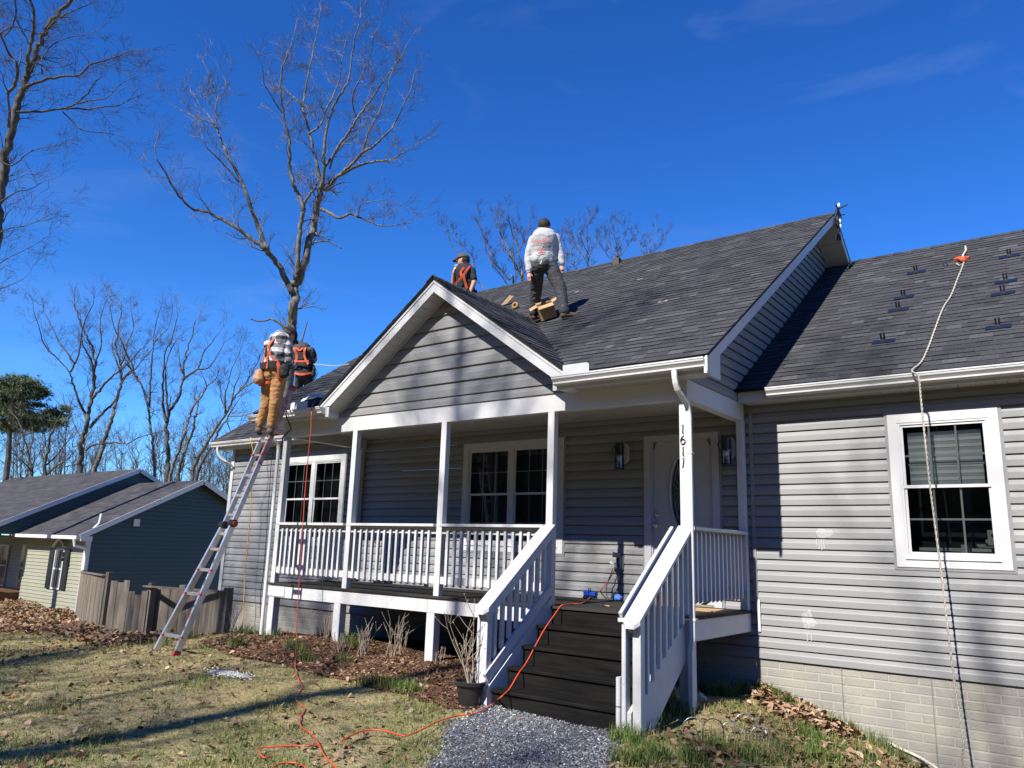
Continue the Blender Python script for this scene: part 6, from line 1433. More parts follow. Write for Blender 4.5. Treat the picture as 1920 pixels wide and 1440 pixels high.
p = rbox(951, 573); mb = MB(); mb.add([tuple(p+Vector(v)) for v in ((-.10,-.06,.0),(.02,-.04,.02),(.10,.05,.17),(.0,.05,.20),(-.10,-.048,.0),(.02,-.028,.02),(.10,.062,.17),(.0,.062,.20))], [(0,1,2,3),(7,6,5,4),(0,4,5,1),(1,5,6,2),(2,6,7,3),(3,7,4,0)])
o = mb.build('cardboard_scrap', M['card_dark']); tag(o, 'torn brown cardboard scrap on the roof near the gable valley', 'cardboard')
# open cardboard box between the hoodie man's legs, resting tilted on the shingles
bp_ = onroof1(1026, 600, 0); bx = empty('cardboard_box', bp_, label='open brown cardboard box lying tilted on the roof between the hoodie man\'s feet', category='box'); biv = Matrix.Translation(-bp_)
n_ = Vector((0,-SL,1)).normalized(); u_ = Vector((0,1,SL)).normalized(); xx = Vector((1,0,0)); rotb = Matrix.Rotation(R(38), 3, n_); bx_x = rotb @ xx; bx_u = rotb @ u_
def bpart(c, a, b, e, nm, mt='card'):
    mb = MB(); mb.obox(c, a, b, e); o = mb.build(nm, M[mt], bx); o.matrix_parent_inverse = biv
w2, d2, h2 = .115, .105, .21; c0 = bp_+n_*.02+u_*.05
for sg in (-1, 1):
    bpart(c0+bx_x*sg*w2+n_*h2/2, bx_x*.004, bx_u*d2, n_*h2/2, 'side'); bpart(c0+bx_u*sg*d2+n_*h2/2, bx_x*w2, bx_u*.004, n_*h2/2, 'side')
bpart(c0, bx_x*w2, bx_u*d2, n_*.004, 'bottom', 'card_dark')
for (s_, ax, bx__) in ((1, bx_x, bx_u), (-1, bx_x, bx_u), (1, bx_u, bx_x), (-1, bx_u, bx_x)):
    ln = (w2 if ax is bx_x else d2); dirf = (ax*s_*.85+n_*(.25 if s_ > 0 else -.2)).normalized(); c = c0+ax*s_*ln+n_*h2+dirf*.055; pn = dirf.cross(bx__).normalized()
    bpart(c, dirf*.055, bx__*(d2 if ax is bx_x else w2)*.96, pn*.003, 'flap')
mb = MB()
for (px, py) in ((1200,525),(1240,568),(1085,548)):
    p = onroof1(px, py, .012); rr = random.Random(px)
    for k in range(5): q = p+Vector((rr.gauss(0,.03), rr.gauss(0,.02), 0)); q.z = z_up(q.y)+.018; mb.obox(q, Vector((rr.uniform(.01,.03),rr.uniform(-.01,.01),0)), Vector((0,.008,.005)), Vector((0,0,.002)))
o = mb.build('leaf_litter', M['stick']); tag(o, kind='stuff')
# string of lights knotted at the ridge end
ra = Vector((XB+.03, YR1, zr1+.02)); lg = empty('string_light_bundle', ra, label='dark tangled string of lights hanging from the peak of the raised roof', category='string lights'); giv = Matrix.Translation(-ra)
mb = MB(); rr = random.Random(3)
for k in range(7):
    q = [ra+Vector((.03+rr.gauss(0,.02), rr.gauss(0,.04)-.05, .05-.09*j+rr.gauss(0,.015))) for j in range(7)]; mb.tube(q, .010, 5)
mb.tube([ra+Vector((.03,-.05,.0)), ra+Vector((.14,.08,.10))], .010, 5); mb.tube([ra+Vector((.03,-.05,-.1)), ra+Vector((.10,.05,-.06))], .010, 5)
o = mb.build('wire', M['black_metal'], lg); o.matrix_parent_inverse = giv
for (dz, mt) in ((.06,'plastic_white'),(-.20,'plastic_white'),(-.28,'plastic_white')):
    mb = MB(); mb.ball(ra+Vector((.05,-.06,dz)), .026, 8, 6, (.8,.8,1.5)); o = mb.build('bulb', M[mt], lg, smooth=True); o.matrix_parent_inverse = giv
sm = rbox(1570, 430)

# ================================================================ PORCH AND WALL THINGS
def lantern(xc, zc, lab):
    p = Vector((xc, 0, zc)); t = empty('wall_lantern', p, label=lab, category='lantern', group='black wall lanterns beside the front door'); inv = Matrix.Translation(-p)
    def q(mb, nm, mt, **k):
        o = mb.build(nm, mt, t, **k); o.matrix_parent_inverse = inv
    c = .045; w_, h_ = .078, .128
    pr = [(-w_+c,-h_),(w_-c,-h_),(w_,-h_+c),(w_,h_-c),(w_-c,h_),(-w_+c,h_),(-w_,h_-c),(-w_,-h_+c)]
    mb = MB(); mb.prism(pr, lambda a, b, e: (xc+a, -.016-.022*(1-e), zc+b)); q(mb, 'mounting_block', M['white'])
    mb = MB(); mb.tube([(xc,-.045,zc+.06),(xc,-.13,zc+.06)], .018, 8); mb.tube([(xc,-.13,zc+.095),(xc,-.13,zc-.03)], .052, 16); mb.tube([(xc,-.13,zc+.095),(xc,-.13,zc+.11)], .056, 16); q(mb, 'lamp_cap', M['black_metal'])
    mb = MB(); mb.tube([(xc,-.13,zc-.03),(xc,-.13,zc-.185)], .056, 18, caps=False); q(mb, 'glass_shade', M['lamp_glass'], smooth=True)
    mb = MB(); mb.tube([(xc,-.13,zc-.185),(xc,-.13,zc-.205)], .062, 18); 
    for a in (0, 2.1, 4.2): mb.tube([(xc+.060*math.cos(a),-.13+.060*math.sin(a),zc+.08),(xc+.060*math.cos(a),-.13+.060*math.sin(a),zc-.2)], .004, 5)
    mb.tube([(xc-.052,-.14,zc+.09),(xc-.09,-.145,zc+.03),(xc-.062,-.14,zc-.04)], .005, 5); q(mb, 'lamp_frame', M['black_metal'])
    mb = MB(); mb.ball((xc,-.13,zc-.075), .030, 12, 8, (1,1,1.15)); q(mb, 'bulb', M['plastic_white'], smooth=True)
lantern(-4.67, 2.25, 'black lantern with a clear glass shade left of the front door'); lantern(-3.305, 2.245, 'black lantern with a clear glass shade right of the front door')
ob = empty('outlet_box', (-4.715, 0, .93), label='open grey outdoor outlet cover on the siding left of the door with cords plugged in', category='outlet'); oiv = Matrix.Translation((4.715, 0, -.93))
def oq(mb, nm, mt):
    o = mb.build(nm, mt, ob); o.matrix_parent_inverse = oiv
mb = MB(); mb.box(-4.765,-4.665,-.035,-.014,.845,1.01); oq(mb, 'back_plate', M['siding_trim'])
mb = MB(); mb.box(-4.745,-4.69,-.06,-.036,.86,.99); oq(mb, 'socket_box', M['black_metal'])
mb = MB(); mb.box(-4.70,-4.684,-.075,-.0365,.855,1.0); mb.beam((-4.70,-.045,1.005),(-4.76,-.13,1.02),.010,.06,up=(0,0,1)); oq(mb, 'cover', M['siding_trim'])
mb = MB(); mb.beam((-4.745,-.06,.90),(-4.79,-.12,.925),.03,.028); mb.beam((-4.735,-.06,.875),(-4.77,-.10,.86),.025,.02); oq(mb, 'plug', M['plastic_white'])
cb_ = [Vector((-4.76,-.10,.87)), Vector((-4.79,-.12,.78)), Vector((-4.84,-.12,.66)), Vector((-4.83,-.14,.55)), Vector((-4.76,-.2,.492)), Vector((-4.70,-.15,.49))]
strand('black_cable', cb_, .005, M['rubber'], 'thin black charger wire hanging from the open outlet', 'cable')
strand('black_cable', [Vector((-4.70,-.03,.86)), Vector((-4.68,-.06,.72)), Vector((-4.72,-.10,.6)), Vector((-4.78,-.16,.50)), Vector((-4.88,-.2,.492)), Vector((-5.0,-.18,.492)), Vector((-5.05,-.16,.50))], .005, M['rubber'], 'thin black wire trailing from the outlet along the deck to the blue adapter', 'cable')
pc_ = Vector((-5.06,-.14,.483)); ad = empty('battery_charger', pc_, label='blue and black cord adapter lying on the deck below the outlet', category='adapter'); div2 = Matrix.Translation(-pc_)
def aq(mb, nm, mt, **k):
    o = mb.build(nm, mt, ad, **k); o.matrix_parent_inverse = div2
mb = MB(); mb.cbox(pc_.x-.075, pc_.x-.005, pc_.y-.04, pc_.y+.04, pc_.z+.03, pc_.z+.10, axis=0, c=.014); mb.cbox(pc_.x+.003, pc_.x+.085, pc_.y-.035, pc_.y+.035, pc_.z+.028, pc_.z+.085, axis=0, c=.014); aq(mb, 'body', M['blue'])
mb = MB(); mb.cbox(pc_.x-.08, pc_.x+.07, pc_.y-.045, pc_.y+.045, pc_.z, pc_.z+.03, axis=0, c=.008); mb.tube([(pc_.x-.03,pc_.y,pc_.z+.1),(pc_.x-.02,pc_.y,pc_.z+.125),(pc_.x+.0,pc_.y,pc_.z+.12),(pc_.x+.01,pc_.y,pc_.z+.085)], .006, 6); aq(mb, 'base', M['black_metal'])
def blob(name, c, sc3, mt, seed, n=20):
    mb = MB(); mb.ball((0,0,0), 1, n, n//2); o_ = []
    for v in mb.v:
        v = Vector(v); k = 1+.35*noise.noise(v*2.1+Vector((seed,0,0)))+.15*noise.noise(v*5+Vector((seed,3,0))); o_.append((c[0]+v.x*k*sc3[0], c[1]+v.y*k*sc3[1], c[2]+v.z*k*sc3[2]))
    mb.v = o_; return mb.build(name, mt, smooth=True)
o = blob('work_glove', (-4.66,-.19,.52), (.06,.05,.042), M['blue_cloth'], 4); tag(o, 'crumpled blue glove on the deck against the wall', 'glove')
def flatcard(x0, x1, y0, y1, z, t, rot, lab, mt='card'):
    c = Vector(((x0+x1)/2, (y0+y1)/2, z)); mb = MB(); rz = Matrix.Rotation(R(rot), 3, 'Z'); mb.obox(c, rz @ Vector(((x1-x0)/2, 0, 0)), rz @ Vector((0, (y1-y0)/2, 0)), Vector((0, 0, t/2))); o = mb.build('cardboard_sheet', M[mt]); tag(o, lab, 'cardboard', 'cardboard on the porch floor')
mb = MB(); mb.obox((-4.05,-.32,.555), (.30,.02,0), (-.01,.12,.0), (0,0,.07)); o = mb.build('cardboard_box', M['card']); tag(o, 'flat tan carton on the deck in front of the door, seen through the stair balusters', 'box')
flatcard(-3.60,-3.26,-.75,-.35,.487,.008, 8, 'flat tan cardboard sheet on the deck seen under the right side railing')
def scrap(px, py, z, s, lab, nm='leaf_scrap'):
    p = on(px, py, 2, z); mb = MB(); mb.add([tuple(p+Vector(v)*s) for v in ((-1,-.2,.02),(-.3,-.5,.25),(.8,-.2,.05),(1,.2,.2),(.1,.4,.3),(-.8,.3,.05))], [(0,1,5),(1,4,5),(1,2,4),(2,3,4)]); o = mb.build(nm, M['card']); tag(o, lab, 'leaf', 'dry leaves on the steps')
scrap(1136,1137,.485,.045,'curled tan leaf on the front edge of the porch deck'); scrap(1068,1171,.307,.035,'small pale leaf on the top black tread'); scrap(1018,1201,.129,.02,'tiny pale leaf at the left end of the second black tread')
# white sprayed marks on the siding: thin paint skins following the boards
def splat(name, px, py, rx, rz, seed, lab, drips):
    c = on(px, py, 1, -.017); mb = MB(); n = 26; rr = random.Random(seed)
    def surf(z):      # depth of the siding profile at height z
        t = (z/HS) % 1.0; o_ = .015 if t < .55 else .0135-(t-.55)/.45*.0125; return -(o_+.0022)
    rows = 15; cols = 22
    for i in range(rows):
        for j in range(cols):
            q = []
            for (a, b) in ((i,j),(i,j+1),(i+1,j+1),(i+1,j)):
                x = c.x+rx*(2*b/cols-1); z = c.z+rz*(2*a/rows-1); q.append((x, surf(z), z))
            xm = (q[0][0]+q[2][0])/2-c.x; zm = (q[0][2]+q[2][2])/2-c.z
            d = math.hypot(xm/rx, zm/rz)+.35*noise.noise(Vector((xm*14+seed, zm*14, 0)))
            tz = ((zm+c.z)/HS) % 1.0
            if d < .78 and tz > .03: mb.add(q, [(0,1,2,3)])
    for (dx, z0, z1) in drips:
        mb.box(c.x+dx-.006, c.x+dx+.006, -.0195, -.0165, c.z+z1, c.z+z0)
    o = mb.build(name, M['stain']); tag(o, lab, 'paint mark'); return o
splat('paint_splash', 1546, 1000, .115, .055, 2, 'white paint smear with short drips on the siding beside the porch', [(-.06,-.06,-.16),(-.035,-.06,-.17),(-.01,-.06,-.16),(-.082,-.06,-.13)])
splat('paint_splash', 1516, 1163, .082, .105, 5, 'round white paint blotch with two drips low on the siding beside the porch', [(-.02,-.13,-.21),(.02,-.13,-.20)])

# ================================================================ PLANTS AND YARD THINGS
def bare_shrub(name, c, h, n, seed, lab, mt, spread=.35, group=None, cat='shrub', r0=.006, parent=None, br=2):
    rr = random.Random(seed); t = empty(name, c, label=lab, category=cat, group=group) if lab else None; mb = MB()
    for i in range(n):
        a = rr.uniform(0, 6.28); d = Vector((math.cos(a)*spread*rr.uniform(.2,1), math.sin(a)*spread*rr.uniform(.2,1), 1)).normalized(); p = Vector((rr.gauss(0,.03), rr.gauss(0,.03), -.02)); L_ = h*rr.uniform(.55, 1.05); pts = [p]
        for s in range(5): d = (d+Vector((rr.gauss(0,.12), rr.gauss(0,.12), .05))).normalized(); p = p+d*L_/5; pts.append(p)
        mb.tube(pts, [r0*(1-.75*k/5) for k in range(6)], 5)
        for k in range(br):
            j = rr.randint(2, 4); q = pts[j]; dd = (d+Vector((rr.gauss(0,.6), rr.gauss(0,.6), .2))).normalized(); ln = L_*rr.uniform(.15,.4); mb.tube([q, q+dd*ln*.5, q+dd*ln+Vector((0,0,.02))], [r0*.5, r0*.4, r0*.25], 4)
            mb.ball(q+dd*ln+Vector((0,0,.02)), r0*.9, 5, 4)
    o = mb.build('stems', mt, t); return t
SBG = 'bare shrubs in the mulch bed'
for (px, py, hh, n, sp, lab) in ((680,1228,.42,16,.35,'pale dry shrub in the bed between the second and third porch supports'),(733,1232,.62,9,.22,'tall thin dry stems in the bed left of the third porch support'),(755,1225,.55,6,.25,'sparse dry stems close against the third porch support'),(612,1200,.55,6,.22,'thin dry stems in the green grass by the second porch support'),(826,1240,.25,10,.35,'low dry twigs beside the third porch support'),(430,1192,.62,6,.45,'spindly bare shrub at the left corner of the brick foundation'),(640,1222,.25,14,.5,'low ragged dry clump in the bed by the second porch support')):
    p = ground(px, py); bare_shrub('bare_shrub', p, hh, n, px, lab, M['stick'] if px != 430 else M['twig'], sp, SBG)
# potted shrub
pp = ground(880, 1325); pt = empty('flower_pot', pp, label='black plastic flower pot of soil beside the left stair railing', category='pot'); piv = Matrix.Translation(-pp)
mb = MB(); prof = [(.095,.0),(.125,.19),(.128,.20),(.150,.205),(.152,.235),(.135,.238),(.132,.205),(.128,.20)]; sg = 24; vs = []; fs = []
for (r_, z) in prof:
    for k in range(sg): a = 2*math.pi*k/sg; vs.append((pp.x+r_*math.cos(a), pp.y+r_*math.sin(a), pp.z+z-.01))
for i in range(len(prof)-1):
    for k in range(sg): fs.append((i*sg+k, i*sg+(k+1)%sg, (i+1)*sg+(k+1)%sg, (i+1)*sg+k))
mb.add(vs, fs+[tuple(range(sg-1,-1,-1))]); o = mb.build('pot_body', M['terracotta'], pt, smooth=False); o.matrix_parent_inverse = piv
mb = MB(); mb.add([(pp.x+.131*math.cos(2*math.pi*k/sg), pp.y+.131*math.sin(2*math.pi*k/sg), pp.z+.190+.008*math.sin(k*2.3)) for k in range(sg)]+[(pp.x, pp.y, pp.z+.205)], [(k, (k+1)%sg, sg) for k in range(sg)]); o = mb.build('soil', M['soil'], pt); o.matrix_parent_inverse = piv
bare_shrub('bare_shrub', pp+Vector((0,0,.19)), .78, 9, 77, 'pale bare branching stems growing from the black pot', M['stick'], .38, r0=.007, br=3)
# arched wire edging, chicken wire, pipe, drain cover
wc = ground(1345, 1400); we = empty('wire_edging', wc, label='low looped wire garden edging standing in the grass right of the steps', category='garden edging'); wiv = Matrix.Translation(-wc)
for (px, py, w_, h_) in ((1300,1386,.085,.17),(1338,1394,.085,.19),(1370,1398,.085,.18),(1398,1392,.09,.23),(1425,1398,.08,.15)):
    b = ground(px, py); d = (CR-Vector((0,0,CR.z))).normalized(); mb = MB()
    pts = [b-d*w_+Vector((0,0,-.03))]+[b-d*w_*math.cos(math.pi*k/10)*1+Vector((0,0,h_-.085+.085*math.sin(math.pi*k/10))) for k in range(11)]+[b+d*w_+Vector((0,0,-.03))]
    mb.tube(pts, .0045, 5)
    for s2 in (.30,): mb.tube([b-d*w_*s2*math.cos(math.pi*2*k/12)+Vector((0,0,h_*.42+.045*s2*1.4*math.sin(math.pi*2*k/12))) for k in range(13)], .002, 4)
    o = mb.build('wire_arch', M['wire'] if px != 1338 else M['black_metal'], we, smooth=True); o.matrix_parent_inverse = wiv
cw0 = ground(1275, 1322); mb = MB(); rr = random.Random(9)
for i in range(26):
    for j in range(13):
        def W(a, b): 
            x = (a/26-.5)*.50; y = (b/13-.5)*.30; z = .10+.055*math.sin(a*.55+b*.3)+.045*math.cos(b*.9-a*.2)
            d = (CR-Vector((0,0,CR.z))).normalized(); n2 = Vector((-d.y, d.x, 0)); q = cw0+d*x+n2*y; return Vector((q.x, q.y, gzf(q.x, q.y)+z*(1-.6*abs(x)/.25*abs(x)/.25)))
        if j % 2 == 0: mb.tube([W(i,j), W(i+.5,j+1), W(i+1,j)], .0022, 3, caps=False)
        else: mb.tube([W(i+.5,j), W(i,j+1), W(i+.5,j+2)], .0022, 3, caps=False)
o = mb.build('chicken_wire', M['wire']); tag(o, 'crumpled roll of chicken wire at the foot of the right downspout', 'wire mesh')
o = blob('plastic_bag', tuple(ground(1312,1312)+Vector((0,0,.03))), (.07,.05,.03), mat('pale_plastic_sheet', (0.55,0.62,0.62), .3), 8); tag(o, 'crumpled pale plastic sheet under the mouth of the right downspout', 'plastic sheet')
pp2 = [ground(px, py)+Vector((0,-.03,.045)) for px, py in ((1582,1353),(1605,1360),(1630,1378),(1655,1392),(1682,1408),(1725,1428),(1760,1450))]
strand('white_pipe', pp2, .013, M['pvc'], 'dirty white pipe lying along the foot of the right brick foundation', 'pipe', 8)
strand('white_pipe', [ground(px, py)+Vector((0,-.05,.03)) for px, py in ((1578,1356),(1592,1362),(1604,1368))], .010, M['pvc'], 'short broken piece of white pipe beside the longer one', 'pipe', 8)
br_ = [ground(px, py)+Vector((0,0,.02)) for px, py in ((395,1215),(425,1204),(455,1199),(480,1197),(520,1196))]
strand('fallen_branch', br_, .022, M['bark_dark'], 'dark fallen branch lying in the mulch at the left end of the bed', 'branch', 6)
strand('fallen_branch', [ground(px, py)+Vector((0,0,.012)) for px, py in ((690,1300),(740,1285),(800,1268),(860,1262))], .006, M['bark_dark'], 'thin dark stick across the mulch left of the pot', 'branch', 5)
strand('fallen_branch', [ground(px, py)+Vector((0,0,.02)) for px, py in ((530,1318),(540,1310),(545,1304))], .006, M['stick'], 'pale twig standing from the lawn beside the hanging orange cord', 'branch', 5)
p = ground(1437, 1386); o = blob('white_scrap', tuple(p+Vector((0,0,.06))), (.012,.010,.020), M['plastic_white'], 2, 10); tag(o, 'tiny white scrap caught in the grass right of the wire edging', 'litter')
# ================================================================ PEOPLE
def capsule(mb, a, b, ra, rb, sx=1.0, ax=None, seg=14):
    """tapered capsule, optionally widened by sx along ax"""
    a = Vector(a); b = Vector(b); d = b-a; L_ = d.length; d = d.normalized() if L_ > 1e-6 else Vector((0,0,1))
    u = Vector(ax).normalized() if ax is not None else d.orthogonal().normalized()
    u = u-d*u.dot(d); u = u.normalized() if u.length > 1e-4 else d.orthogonal().normalized(); v = d.cross(u); vs = []; rings = []
    for k in range(5): th = math.pi/2*(1-k/4); rings.append((a-d*ra*math.sin(th), ra*math.cos(th)))
    for k in range(1, 4): rings.append((a.lerp(b, k/4), ra+(rb-ra)*k/4))
    for k in range(5): th = math.pi/2*k/4; rings.append((b+d*rb*math.sin(th), rb*math.cos(th)))
    for (c, r) in rings:
        for j in range(seg): t = 2*math.pi*j/seg; vs.append(tuple(c+u*math.cos(t)*r*sx+v*math.sin(t)*r))
    n = len(rings); fs = [(i*seg+j, i*seg+(j+1)%seg, (i+1)*seg+(j+1)%seg, (i+1)*seg+j) for i in range(n-1) for j in range(seg)]
    mb.add(vs, fs+[tuple(range(seg-1,-1,-1)), tuple(range((n-1)*seg, n*seg))])
def remesh(mb, name, mt, vox=.011, smooth_it=3, parent=None, wr=0.0, ws=9.0, seed=0, cutfn=None):
    me = mb.mesh('tmp'); o = bpy.data.objects.new('tmp', me); COL.objects.link(o)
    m_ = o.modifiers.new('r', 'REMESH'); m_.mode = 'VOXEL'; m_.voxel_size = vox
    s_ = o.modifiers.new('s', 'SMOOTH'); s_.iterations = smooth_it; s_.factor = .6
    dg = bpy.context.evaluated_depsgraph_get(); dg.update(); nm = bpy.data.meshes.new_from_object(o.evaluated_get(dg)); bpy.data.objects.remove(o)
    nm.name = name
    if wr or cutfn:
        n = len(nm.vertices); co = np.empty(n*3, np.float32); nm.vertices.foreach_get('co', co); co = co.reshape(-1, 3); no = np.empty(n*3, np.float32); nm.vertices.foreach_get('normal', no); no = no.reshape(-1, 3)
        if wr:
            d = np.array([noise.noise(Vector((float(p[0])*ws+seed, float(p[1])*ws, float(p[2])*ws*1.9)))+.5*noise.noise(Vector((float(p[0])*ws*2.3+seed, float(p[1])*ws*2.3, float(p[2])*ws*3.1))) for p in co])
            co = co+no*(d*wr)[:, None]
        nm.vertices.foreach_set('co', co.ravel())
    nm.materials.clear()
    for q in (mt if isinstance(mt, (list, tuple)) else [mt]): nm.materials.append(q)
    nm.polygons.foreach_set('use_smooth', [True]*len(nm.polygons)); nm.update()
    ob = bpy.data.objects.new(name, nm); COL.objects.link(ob)
    if parent: ob.parent = parent
    return ob
def hand(mb, wrist, dirn, palm_n, sc_=1.0, curl=.5, side=1):
    d = Vector(dirn).normalized(); n = Vector(palm_n); n = (n-d*n.dot(d)).normalized(); w_ = d.cross(n)*side
    P0 = Vector(wrist); pl = .085*sc_; capsule(mb, P0, P0+d*pl*.85, .022*sc_, .026*sc_, 1.45, w_)
    for i, (off, L_) in enumerate(((-.030,.062),(-.010,.070),(.010,.066),(.029,.052))):
        q = P0+d*pl+w_*off*sc_; dd = (d+n*curl*.5).normalized(); q2 = q+dd*L_*.55*sc_; d3 = (d+n*curl*1.6).normalized(); q3 = q2+d3*L_*.5*sc_
        capsule(mb, q-d*.015, q2, .0095*sc_, .0085*sc_, seg=8); capsule(mb, q2, q3, .0085*sc_, .007*sc_, seg=8)
    t0 = P0+d*pl*.25-w_*.026*sc_; t1 = t0+(d*.6-w_*.55+n*.35).normalized()*.042*sc_; t2 = t1+(d+n*.5).normalized()*.03*sc_
    capsule(mb, t0, t1, .012*sc_, .010*sc_, seg=8); capsule(mb, t1, t2, .010*sc_, .008*sc_, seg=8)
def head(mb, c, fwd, up, r=.098):
    f_ = Vector(fwd).normalized(); u_ = Vector(up); u_ = (u_-f_*u_.dot(f_)).normalized(); s_ = f_.cross(u_)
    c = Vector(c); rot = Matrix((s_, f_, u_)).transposed()
    mb.ball(c+u_*.012, r, 18, 12, (.80,.98,1.02), rot=rot); mb.ball(c+f_*.022-u_*.050, r*.72, 14, 10, (.80,.88,.92), rot=rot)     # skull, jaw
    mb.ball(c+f_*.085*r/.098-u_*.012, .017, 8, 6, (.75,1,1.35), rot=rot)       # nose
    mb.ball(c+f_*.072-u_*.048, .015, 8, 6, (1.5,.7,.55), rot=rot)             # lips
    for sg in (-1, 1): mb.ball(c+s_*sg*.080+u_*(-.006)-f_*.005, .024, 8, 6, (.35,.8,1.2), rot=rot); mb.ball(c+s_*sg*.028+f_*.078+u_*.012, .012, 8, 6, (1.2,.5,.8), rot=rot)
    return c, f_, u_, s_, rot
def shell(c, rot, r, sc3, cut, name, mt, parent, off=(0,0,0), vox=.009):
    """half shell (cap or hair) around a head: keep where cut(local) is true"""
    mb = MB(); mb.ball((0,0,0), 1, 28, 20); V = mb.v; keep = []
    for f in mb.f:
        m_ = sum((Vector(V[i]) for i in f), Vector())/len(f)
        if cut(m_): keep.append(f)
    mb.f = keep; mb.v = [tuple(Vector(c)+rot @ Vector((v[0]*r*sc3[0]+off[0], v[1]*r*sc3[1]+off[1], v[2]*r*sc3[2]+off[2]))) for v in V]
    o = mb.build(name, mt, parent, smooth=True); so_ = o.modifiers.new('t', 'SOLIDIFY'); so_.thickness = .006; so_.offset = 1; return o
def boot(mb, ankle, toe_dir, sc_=1.0, up=Vector((0,0,1))):
    a = Vector(ankle); t = Vector(toe_dir).normalized(); u_ = (up-t*up.dot(t)).normalized(); s_ = t.cross(u_)
    capsule(mb, a+u_*.06, a-u_*.02, .052*sc_, .050*sc_); capsule(mb, a-u_*.045-t*.02, a-u_*.055+t*.12*sc_, .046*sc_, .040*sc_, 1.0, s_)
    capsule(mb, a-u_*.06+t*.13*sc_, a-u_*.062+t*.17*sc_, .042*sc_, .034*sc_, 1.15, s_)
def sole(mb, ankle, toe_dir, sc_=1.0, up=Vector((0,0,1))):
    a = Vector(ankle); t = Vector(toe_dir).normalized(); u_ = (up-t*up.dot(t)).normalized(); s_ = t.cross(u_); z = -.100
    capsule(mb, a+u_*z-t*.02, a+u_*z+t*.16*sc_, .014, .014, 3.3, s_)
def strap(mb, pts, w_, th=.006, nrm=None):
    sp = smooth_path(pts, 5); n = len(sp); vs = []
    for i, p in enumerate(sp):
        d = (sp[min(i+1,n-1)]-sp[max(i-1,0)]).normalized(); nn = (Vector(nrm[min(i*len(nrm)//n, len(nrm)-1)]) if isinstance(nrm, list) else Vector(nrm)); nn = (nn-d*nn.dot(d)).normalized(); s_ = d.cross(nn)
        for (a, b) in ((-w_/2,0),(w_/2,0),(w_/2,th),(-w_/2,th)): vs.append(tuple(p+s_*a+nn*b))
    fs = [(i*4+j, i*4+(j+1)%4, (i+1)*4+(j+1)%4, (i+1)*4+j) for i in range(n-1) for j in range(4)]+[(3,2,1,0),tuple(range((n-1)*4,n*4))]
    mb.add(vs, fs)
TOC = lambda p: (CAM-Vector(p)).normalized()

def lerp(a, b, t): return Vector(a).lerp(Vector(b), t)
def project_px(p): d = Vector(p)-CAM; z = d.dot(CF); return 960+FPX*d.dot(CR)/z, 720-FPX*d.dot(CU)/z

# --- 1. man in grey hoodie standing on the raised roof, seen from behind
A = at_depth
d4 = 10.95
def P4(px, py, dd=0): return A(px, py, d4+dd)
footL = onroof1(1001, 602, 0); footR = onroof1(1061, 600, 0)
j = dict(head=P4(1021,424,-.0), neck=P4(1020,441), shL=P4(1000,449,.02), shR=P4(1042,447,.05), elL=P4(990,482,.0), elR=P4(1050,478,.02), wrL=P4(992,511,-.06), wrR=P4(1054,497,-.02),
  hipL=P4(1007,501,0), hipR=P4(1031,500,0), pel=P4(1019,492,0), knL=P4(1003,547,-.05), knR=P4(1046,545,-.15), anL=P4(1002,586,.12), anR=P4(1058,590,-.20))
j['anL'] = footL+Vector((0,0,.115)); j['anR'] = footR+Vector((-.03,0,.12))
j['knL'] = lerp(j['hipL'], j['anL'], .50)+Vector((-.005,.02,0)); j['knR'] = lerp(j['hipR'], j['anR'], .50)+Vector((.03,.04,.02))
side = (j['shR']-j['shL']).normalized(); back = TOC(j['pel']); upv = Vector((0,0,1)); away = -back
b = MB(); hc = j['head']; hinfo = head(b, hc, away+Vector((.35,0,-.12)), upv)
capsule(b, j['neck']-upv*.02, hc-upv*.05, .052, .050); capsule(b, j['neck']-upv*.05, j['pel']+upv*.10, .125, .125, 1.25, side); capsule(b, j['pel']+upv*.10, j['pel'], .12, .125, 1.2, side)
for s_ in ('L', 'R'):
    capsule(b, j['sh'+s_], j['el'+s_], .050, .040); capsule(b, j['el'+s_], j['wr'+s_], .038, .026); capsule(b, j['hip'+s_], j['kn'+s_], .080, .056); capsule(b, j['kn'+s_], j['an'+s_], .053, .038); boot(b, j['an'+s_], (away+side*(.1 if s_ == 'L' else 2.6)), .92)
hand(b, j['wrL']-upv*.005, Vector((.06,0,-1)), away*1+side*.3, .86, .35, -1); hand(b, j['wrR']-upv*.005, Vector((.0,0,-1)), away, .86, .45, 1)
p4 = remesh(b, 'person', M['skin'], .009, 2); tag(p4, 'person in a grey printed hoodie and charcoal trousers standing on the roof, back turned', 'person')
h = MB(); capsule(h, j['neck']-upv*.045, j['pel']+upv*.14, .155, .160, 1.22, side); capsule(h, j['pel']+upv*.16, j['pel']+upv*.055, .160, .165, 1.18, side); capsule(h, j['shL'], j['shR'], .068, .068)
for s_ in ('L', 'R'): capsule(h, j['sh'+s_], j['el'+s_], .070, .060); capsule(h, j['el'+s_], lerp(j['el'+s_], j['wr'+s_], .82), .060, .048); capsule(h, lerp(j['el'+s_], j['wr'+s_], .85), lerp(j['el'+s_], j['wr'+s_], .95), .038, .036)
hn = j['neck']; capsule(h, hn-side*.055+back*.05+upv*.02, hn+side*.05+back*.03+upv*.06, .052, .050); capsule(h, hn+back*.065-side*.03-upv*.01, hn+back*.075-side*.035-upv*.055, .050, .034, 1.5, side)
remesh(h, 'hoodie', M['hoodie'], .009, 2, p4, .008, 7, 3)
tr_ = MB(); capsule(tr_, j['pel']+upv*.06, j['pel']-upv*.02, .142, .138, 1.16, side)
